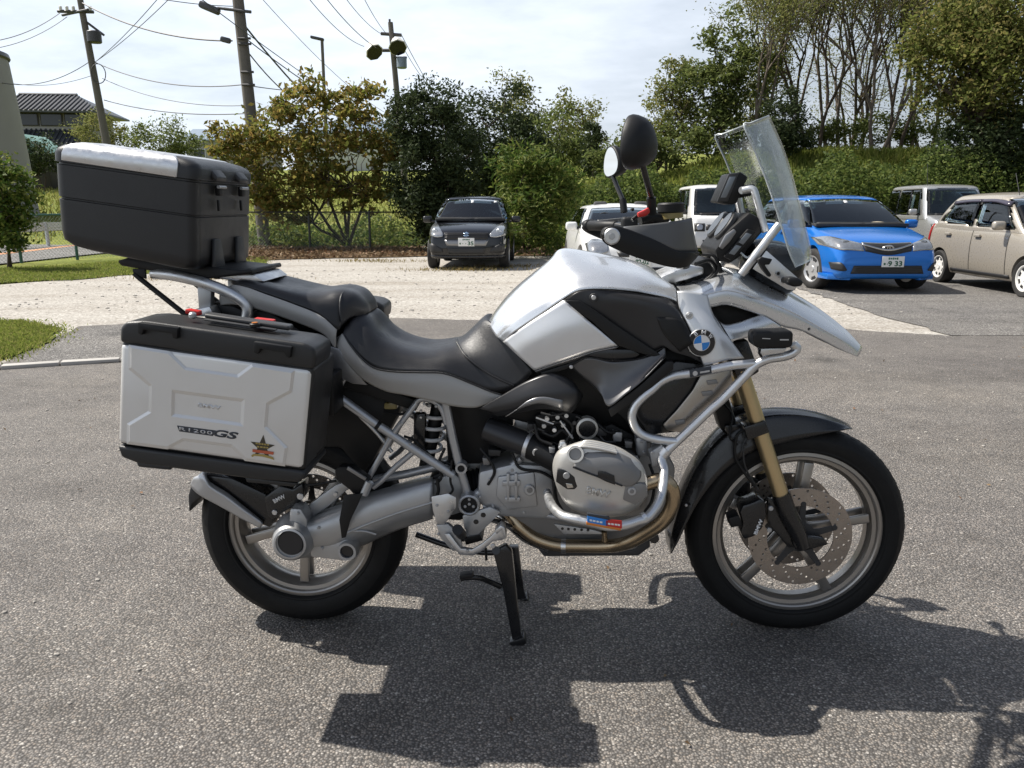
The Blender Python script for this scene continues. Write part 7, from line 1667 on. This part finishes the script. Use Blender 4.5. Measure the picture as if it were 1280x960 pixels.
def wiper(proj, y0, y1, z0, z1): proj('wiper', [(y0, z0 + .022), (y1, z1 + .022)], [(y0, z0), (y1, z1)], 'F', M_TRIM, .016, 8, 2, 'cab')
def paintm(name, col, metal, rough=.25): return pbr(name, col, rough, metal, var=.02, coat=.4, rvar=.05)

# ---- black hatchback
def d_black(pj, root, W, paint):
    pj('windscreen', [(-.56, 1.40), (0, 1.43), (.56, 1.40)], [(-.72, .985), (0, .975), (.72, .985)], 'F', M_CGLASS, .006, 24, 10, 'cab')
    pj('side_window', [(-1.05, 1.39), (.35, 1.40)], [(-1.25, 1.05), (.85, 1.0)], 'S', M_CGLASS, .006, 16, 6, 'cab', None, True)
    hl = pj('headlight', [(-.80, .86), (-.70, .93), (-.60, .86), (-.47, .72)], [(-.80, .70), (-.70, .68), (-.6, .66), (-.49, .67)], 'F', M_LAMP, .008, 14, 6, 'body'); mirrored(hl)
    for sg in (-1, 1): finish('headlight_lens', disc_bm((1.60, sg * .655, .765), (1, 0, .1), .058, .10, .01, 20), M_LAMPR, root)
    pj('grille', [(-.46, .745), (.46, .745)], [(-.42, .625), (.42, .625)], 'F', M_TRIM, .006, 16, 5, 'body')
    for k in range(4): pj('grille_bar', [(-.44, .735 - k * .028), (.44, .735 - k * .028)], [(-.44, .727 - k * .028), (.44, .727 - k * .028)], 'F', M_SATIN, .012, 14, 2, 'body')
    pj('plate_panel', [(-.45, .605), (.45, .605)], [(-.40, .49), (.40, .49)], 'F', M_SATIN2, .006, 14, 4, 'body')
    pj('lower_intake', [(-.40, .455), (.40, .455)], [(-.36, .33), (.36, .33)], 'F', M_TRIM, .006, 14, 4, 'body')
    fg = pj('fog_lamp_bezel', [(-.78, .52), (-.68, .53), (-.50, .43)], [(-.76, .36), (-.66, .35), (-.48, .36)], 'F', M_TRIM, .007, 10, 4, 'body'); mirrored(fg)
    for sg in (-1, 1): finish('fog_lamp', disc_bm((1.66, sg * .68, .45), (1, 0, 0), .05, .13, .01, 18), M_LAMP, root)
    pj('lip_spoiler', [(-.80, .30), (0, .285), (.80, .30)], [(-.80, .245), (0, .23), (.80, .245)], 'F', M_BLACK, .02, 20, 3, 'body')
    # stylised S emblem
    e_ = []
    for (y, z) in ((0, .075), (.055, .04), (.055, .025), (-.03, -.02), (-.055, -.005), (-.055, -.03), (0, -.075), (-.055, -.04), (-.055, -.025), (.03, .02), (.055, .005), (.055, .03)): e_.append((y, z))
    s1 = [(0, .07), (.07, .025), (.035, .005), (0, .028), (-.02, .016), (.07, -.03), (0, -.07), (-.07, -.025), (-.035, -.005), (0, -.028), (.02, -.016), (-.07, .03)]
    finish('emblem', prism_bm([Vector((1.835, -y * .85, .715 + z * .8)) for y, z in s1], (.012, 0, 0), .001, 1), pbr('emblem_blue', (.35, .5, .75), .2, .6), root)
    plate(pj, root, .0, .565, 1.865, '35', '富士山302', 'む')
    door_mirror(root, .62, .86, 1.00, M_BLACK); wiper(pj, -.55, .02, .99, 1.0); wiper(pj, .1, .62, 1.0, .995)
    pj('inspection_sticker', [(-.03, 1.40), (.03, 1.40)], [(-.03, 1.345), (.03, 1.345)], 'F', M_WHITE, .009, 3, 2, 'cab'); pj('inspection_sticker', [(.47, 1.385), (.53, 1.385)], [(.47, 1.35), (.53, 1.35)], 'F', M_WHITE, .009, 3, 2, 'cab')
g = gnd(588, 335)
car('parked_car', 'black hatchback facing the camera on the gravel in front of the evergreen', paintm('black_car_paint', (.004, .0045, .006), .1, .10), (g.x + .03, g.y + 1.28, 0), R(-92.4),
    dict(W=1.695, xf=1.25, xr=-1.18, rw=.31, rim=.70, crown=.035, steer=0,
         body=[(-1.93, .40, .70, .80), (-1.90, .30, .86, .88), (-1.7, .22, .96, .95), (-.9, .19, .98, 1.0), (.2, .19, .97, 1.0), (.80, .19, .95, 1.0), (1.2, .20, .90, .99), (1.5, .21, .83, .96), (1.72, .22, .75, .90), (1.82, .24, .66, .85), (1.86, .30, .52, .80)],
         cabin=[(.88, -1.86, 1.02, .93, .12), (1.0, -1.82, .86, .92, .14), (1.2, -1.66, .53, .86, .16), (1.38, -1.5, .22, .79, .18), (1.45, -1.42, .08, .74, .2), (1.475, -1.32, -.02, .66, .22)], detail=d_black))
# ---- white coupe
def d_white(pj, root, W, paint):
    pj('windscreen', [(-.55, 1.24), (0, 1.26), (.55, 1.24)], [(-.73, .93), (0, .90), (.73, .93)], 'F', M_CGLASS, .006, 24, 8, 'cab')
    pj('side_window', [(-1.0, 1.23), (.1, 1.235)], [(-1.3, .96), (.72, .94)], 'S', M_CGLASS, .006, 16, 6, 'cab', None, True)
    hl = pj('headlight', [(-.80, .70), (-.70, .77), (-.56, .76), (-.48, .68)], [(-.79, .60), (-.70, .56), (-.56, .56), (-.49, .60)], 'F', M_LAMP, .008, 12, 6, 'body'); mirrored(hl)
    for sg in (-1, 1): finish('headlight_lens', disc_bm((1.70, sg * .63, .665), (1, 0, .1), .05, .11, .02, 20), M_LAMPR, root)
    pj('grille', [(-.36, .60), (.36, .60)], [(-.32, .52), (.32, .52)], 'F', M_TRIM, .006, 10, 3, 'body'); pj('lower_intake', [(-.60, .36), (.60, .36)], [(-.52, .25), (.52, .25)], 'F', M_TRIM, .006, 12, 3, 'body')
    pj('marker_lamp', [(.42, .44), (.66, .45)], [(.42, .40), (.66, .41)], 'F', M_OR, .007, 6, 2, 'body')
    plate(pj, root, .0, .47, 2.02, '82-02', '三河 501', 'さ'); door_mirror(root, .55, .83, .95, paint); wiper(pj, -.6, 0, .94, .95)
wp = (1.93, 12.4 + 2.0, 0)
car('parked_car', 'low white coupe with a dark windscreen seen past the hand guard and tank', paintm('white_car_paint', (.74, .74, .73), 0, .2), wp, R(-89),
    dict(W=1.74, xf=1.25, xr=-1.28, rw=.31, crown=.03,
         body=[(-2.1, .42, .72, .80), (-2.05, .30, .84, .88), (-1.7, .20, .90, .96), (-.8, .17, .90, 1.0), (.3, .17, .90, 1.0), (.9, .17, .87, 1.0), (1.3, .18, .82, .98), (1.7, .19, .74, .94), (1.92, .21, .64, .88), (2.0, .26, .50, .82)],
         cabin=[(.82, -1.7, 1.10, .94, .12), (.92, -1.62, .96, .92, .14), (1.08, -1.4, .60, .84, .16), (1.22, -1.15, .25, .75, .18), (1.27, -1.05, .10, .70, .2), (1.29, -.95, .0, .62, .22)], detail=d_white))
# ---- blue wagon
def d_blue(pj, root, W, paint):
    pj('windscreen', [(-.58, 1.37), (0, 1.40), (.58, 1.37)], [(-.74, .975), (0, .96), (.74, .975)], 'F', M_CGLASS, .006, 26, 10, 'cab')
    pj('side_window', [(-.55, 1.37), (.30, 1.37)], [(-.55, 1.0), (.98, .97)], 'S', M_CGLASS, .006, 16, 6, 'cab', None, True); pj('side_window', [(-1.75, 1.34), (-.62, 1.37)], [(-1.85, 1.02), (-.62, 1.0)], 'S', M_CGLASS, .006, 12, 6, 'cab', None, True)
    hl = pj('headlight', [(-.82, .80), (-.74, .83), (-.58, .79), (-.38, .74)], [(-.815, .70), (-.70, .65), (-.55, .645), (-.36, .63)], 'F', M_LAMP, .008, 16, 6, 'body'); mirrored(hl)
    for sg in (-1, 1):
        finish('headlight_lens', disc_bm((1.83, sg * .58, .715), (1, 0, .1), .055, .11, .012, 20), M_LAMPR, root); finish('headlight_ring', lathe_bm([(.062, .0), (.062, .02), (.054, .02), (.054, 0)], (1.935, sg * .58, .727), (1, 0, .1), 24), M_CHROME, root)
    pj('grille', [(-.37, .745), (0, .735), (.37, .745)], [(-.34, .63), (0, .575), (.34, .63)], 'F', M_TRIM, .007, 18, 5, 'body')
    pj('grille_bar', [(-.38, .735), (0, .66), (.38, .735)], [(-.37, .715), (0, .632), (.37, .715)], 'F', M_CHROME, .014, 18, 3, 'body')
    pj('grille_bar', [(-.37, .752), (0, .743), (.37, .752)], [(-.37, .742), (0, .733), (.37, .742)], 'F', M_CHROME, .010, 18, 2, 'body')
    bm = bmesh.new(); sweep(bm, [Vector((2.075, math.cos(a) * .082, .655 + math.sin(a) * .055)) for a in np.linspace(0, 2 * math.pi, 28)[:-1]], .013, 8, False, True)
    sweep(bm, catmull([(2.078, -.07, .665), (2.08, -.02, .66), (2.08, -.015, .69), (2.08, .02, .69), (2.08, .02, .66), (2.078, .07, .665)], 20), .009, 6); finish('emblem', bm, M_CHROME, root)
    pj('lower_intake', [(-.50, .42), (.50, .42)], [(-.54, .30), (.54, .30)], 'F', M_TRIM, .007, 16, 4, 'body')
    for k in range(3): pj('intake_bar', [(-.5, .40 - k * .035), (.5, .40 - k * .035)], [(-.5, .392 - k * .035), (.5, .392 - k * .035)], 'F', M_PLASTG, .012, 12, 2, 'body')
    fg = pj('fog_lamp_bezel', [(-.78, .46), (-.68, .46), (-.60, .36)], [(-.76, .36), (-.68, .34), (-.61, .345)], 'F', M_TRIM, .008, 10, 4, 'body'); mirrored(fg)
    for sg in (-1, 1): finish('fog_lamp', disc_bm((1.83, sg * .70, .40), (1, 0, 0), .042, .12, .01, 18), M_LAMP, root)
    for sg in (-1, 1): finish('front_spoiler', prism_bm([Vector((1.6, sg * .84, .285)), Vector((1.90, sg * .80, .285)), Vector((2.06, sg * .52, .285)), Vector((2.0, sg * .48, .285)), Vector((1.6, sg * .70, .285))], (0, 0, -.085), .012), paint, root)
    plate(pj, root, .07, .475, 2.115, '9 33', '富士山502', 'な'); door_mirror(root, .72, .86, 1.0, paint); wiper(pj, -.62, .0, .985, .985); wiper(pj, .05, .62, .985, .985)
    for sg in (-1, 1): finish('door_handle', box_bm((-.2, sg * (W + .01), .86), (.2, .03, .035), .008), paint, root)
    pj('dashboard_towel', [(.05, 1.01), (.3, 1.035), (.62, .99)], [(.0, .98), (.3, .98), (.65, .98)], 'F', pbr('pale_towel', (.42, .36, .27), .9), .007, 10, 3, 'cab')
    pj('inspection_sticker', [(-.03, 1.365), (.03, 1.365)], [(-.03, 1.33), (.03, 1.33)], 'F', M_WHITE, .009, 3, 2, 'cab')
bp_ = gnd(1083, 368)
car('parked_car', 'bright blue wagon facing the camera behind the windscreen of the motorcycle', paintm('blue_car_paint', (.012, .165, .58), .30, .18), (5.56, bp_.y + 2.15, 0), R(-90),
    dict(W=1.695, xf=1.30, xr=-1.30, rw=.315, rim=.66, steer=14, crown=.03,
         body=[(-2.22, .42, .75, .82), (-2.16, .30, .90, .90), (-1.8, .20, .96, .97), (-.8, .18, .97, 1.0), (.4, .18, .96, 1.0), (.95, .18, .95, 1.0), (1.35, .19, .89, .985), (1.7, .20, .82, .95), (1.95, .21, .74, .89), (2.06, .23, .65, .83), (2.10, .28, .52, .78)],
         cabin=[(.88, -2.08, 1.16, .93, .12), (.98, -2.04, 1.0, .92, .14), (1.18, -1.92, .62, .86, .16), (1.34, -1.78, .28, .79, .18), (1.41, -1.70, .12, .74, .2), (1.435, -1.6, .02, .66, .22)], detail=d_blue))
# ---- tall vans
def d_van(sil):
    def f(pj, root, W, paint):
        H = 1.80 if sil else 1.84
        pj('windscreen', [(-.56, H - .13), (0, H - .11), (.56, H - .13)], [(-.63, 1.06), (0, 1.05), (.63, 1.06)], 'F', M_CGLASS, .006, 22, 9, 'cab')
        for a, b in (((.10, .62), (.10, .70)), ((-.72, .02), (-.72, .02)), ((-1.52, -.80), (-1.56, -.80))):
            fr = pj('side_window', [(a[0], H - .15), (a[1] - (.06 if a[1] > .3 else 0), H - .15)], [(b[0], 1.08), (b[1], 1.08)], 'S', M_DGLASS if a[0] < 0 else M_CGLASS2, .006, 10, 6, 'cab', None, True)
        for x in (.06, -.76): pj('door_gap', [(x - .004, 1.05), (x + .004, 1.05)], [(x - .004, .35), (x + .004, .35)], 'S', M_TRIM, .003, 2, 12, 'body', None, True)
        for x in (.18, -.64):
            for sg in (-1, 1): finish('door_handle', box_bm((x, sg * (W + .008), .93), (.15, .03, .04), .008), M_CHROME if sil else M_TRIM, root)
        if sil:
            hl = pj('headlight', [(-.68, .86), (-.42, .84)], [(-.67, .68), (-.44, .68)], 'F', M_LAMP, .008, 8, 5, 'body'); mirrored(hl); pj('grille', [(-.36, .80), (.36, .80)], [(-.34, .70), (.34, .70)], 'F', M_TRIM, .007, 10, 3, 'body')
        else:
            hl = pj('headlight', [(-.66, .84), (-.40, .84)], [(-.66, .64), (-.40, .64)], 'F', M_TRIM, .008, 8, 5, 'body'); mirrored(hl)
            for sg in (-1, 1): finish('headlight_lens', disc_bm((1.56, sg * .53, .74), (1, 0, 0), .085, .10, .012, 20), M_LAMPR, root)
            pj('grille', [(-.37, .81), (.37, .81)], [(-.37, .67), (.37, .67)], 'F', M_TRIM, .007, 10, 3, 'body'); pj('lower_intake', [(-.45, .42), (.45, .42)], [(-.42, .33), (.42, .33)], 'F', M_TRIM, .007, 10, 3, 'body')
        plate(pj, root, 0, .50, 1.69, '48-16' if False else '- -' if False else '12', '', '') if False else None
        door_mirror(root, .66, W + .0, 1.14, paint if sil else M_TRIM, 1.0); wiper(pj, -.5, .05, 1.07, 1.08)
        if sil: finish('aerial', disc_bm((.5, -.5, 1.68), (-.25, 0, 1), .006, .62, 0, 6), M_TRIM, root)
    return f
def vanspec(sil):
    H = 1.80 if sil else 1.84
    nose = [(1.05, .19, 1.06, .99), (1.35, .20, 1.0, .96), (1.58, .22, .92, .90), (1.66, .26, .70, .86), (1.68, .32, .55, .82)] if sil else [(1.0, .20, 1.06, .99), (1.35, .20, 1.03, .97), (1.54, .22, .96, .93), (1.64, .26, .70, .90), (1.66, .32, .52, .86)]
    return dict(W=1.475, xf=1.12, xr=-1.15, rw=.275, rim=.62, wm=M_WRIM, crown=.02,
        body=[(-1.69, .38, .90, .90), (-1.66, .28, 1.0, .95), (-1.4, .20, 1.05, .99), (-.4, .18, 1.06, 1.0), (.5, .18, 1.06, 1.0)] + nose,
        cabin=[(.96, -1.66, 1.15 if sil else 1.40, .965, .10), (1.06, -1.66, 1.06 if sil else 1.32, .96, .10), (1.35, -1.63, .88 if sil else 1.12, .92, .12), (H - .14, -1.59, .70 if sil else .92, .87, .13), (H - .06, -1.55, .60 if sil else .80, .83, .16), (H - .03, -1.47, .48 if sil else .68, .76, .2)], detail=d_van(sil), rg=M_DGLASS)
sv = far(1160, 300, 17.6)
car('parked_van', 'tall silver van with dark rear windows between the blue and beige cars', paintm('silver_van_paint', (.46, .46, .455), .6, .28), (10.72, 20.6, 0), R(-90 - 6.2), vanspec(True))
car('parked_van', 'small white van with square headlights behind the hand guard and screen', paintm('white_van_paint', (.76, .76, .75), 0, .25), (5.45, 22.6, 0), R(-90 - 3), vanspec(False))
# ---- beige hatchback
def d_beige(pj, root, W, paint):
    pj('side_window', [(-1.0, 1.335), (-.30, 1.36)], [(-1.26, 1.04), (-.30, .99)], 'S', M_CGLASS2, .006, 12, 6, 'cab', None, True); pj('side_window', [(-.22, 1.36), (.42, 1.335)], [(-.22, .985), (.74, .96)], 'S', M_CGLASS2, .006, 14, 6, 'cab', None, True)
    for q in (([(-1.02, 1.355), (-.60, 1.38), (-.27, 1.385)], [(-1.04, 1.31), (-.60, 1.335), (-.27, 1.34)]), ([(-.26, 1.385), (.15, 1.38), (.46, 1.34)], [(-.26, 1.34), (.12, 1.335), (.48, 1.28)])):
        pj('rain_visor', q[0], q[1], 'S', pbr('smoked_visor', (.06, .055, .075), .15), .018, 12, 3, 'cab', None, True)
    pj('windscreen', [(-.55, 1.38), (0, 1.41), (.55, 1.38)], [(-.64, .98), (0, .96), (.64, .98)], 'F', M_CGLASS, .006, 20, 8, 'cab')
    for x, z0 in ((-.26, .97), (.70, .93)): pj('door_gap', [(x - .004, z0), (x + .004, z0)], [(x - .004, .30), (x + .004, .30)], 'S', M_TRIM, .003, 2, 14, 'body', None, True)
    pj('sill_strip', [(-.80, .285), (.80, .285)], [(-.80, .235), (.80, .235)], 'S', M_TRIM, .010, 14, 3, 'body', None, True)
    for x in (-.95, -.08):
        for sg in (-1, 1): finish('door_handle', box_bm((x, sg * (W + .008), .83), (.16, .035, .045), .012), paint, root)
    tl = pj('tail_lamp', [(-1.66, .98), (-1.56, .98)], [(-1.66, .66), (-1.58, .66)], 'S', M_TAIL, .010, 4, 6, 'body'); mirrored(tl)
    hl = pj('headlight', [(-.66, .80), (-.40, .80)], [(-.65, .62), (-.42, .62)], 'F', M_LAMP, .008, 8, 5, 'body'); mirrored(hl)
    door_mirror(root, .60, W + .0, 1.00, paint, .95); finish('aerial', disc_bm((.38, -.45, 1.44), (-.5, 0, 1), .006, .36, 0, 6), M_TRIM, root)
ra, fa = gnd(1176, 353.4), gnd(1276.5, 371.5); hd = (fa - ra).normalized(); lft = Vector((-hd.y, hd.x, 0)); mid = ra.lerp(fa, .5) + lft * .68
print('beige wheelbase', (fa - ra).length)
car('parked_car', 'beige hatchback with white wheel covers cut off by the right edge', paintm('beige_car_paint', (.41, .372, .315), .35, .28), (mid.x, mid.y, 0), math.atan2(hd.y, hd.x),
    dict(W=1.475, xf=1.18, xr=-1.18, rw=.275, rim=.68, wm=M_WRIM, spokes=8, crown=.025,
         body=[(-1.69, .38, .78, .86), (-1.66, .28, .96, .93), (-1.4, .21, 1.0, .985), (-.5, .19, .99, 1.0), (.4, .19, .97, 1.0), (.8, .19, .95, .995), (1.15, .20, .90, .98), (1.45, .21, .84, .94), (1.62, .24, .74, .88), (1.69, .32, .54, .82)],
         cabin=[(.90, -1.60, 1.00, .94, .12), (1.0, -1.52, .88, .93, .14), (1.2, -1.36, .64, .88, .16), (1.36, -1.20, .42, .82, .18), (1.43, -1.10, .28, .77, .2), (1.455, -1.0, .18, .70, .22)], detail=d_beige))
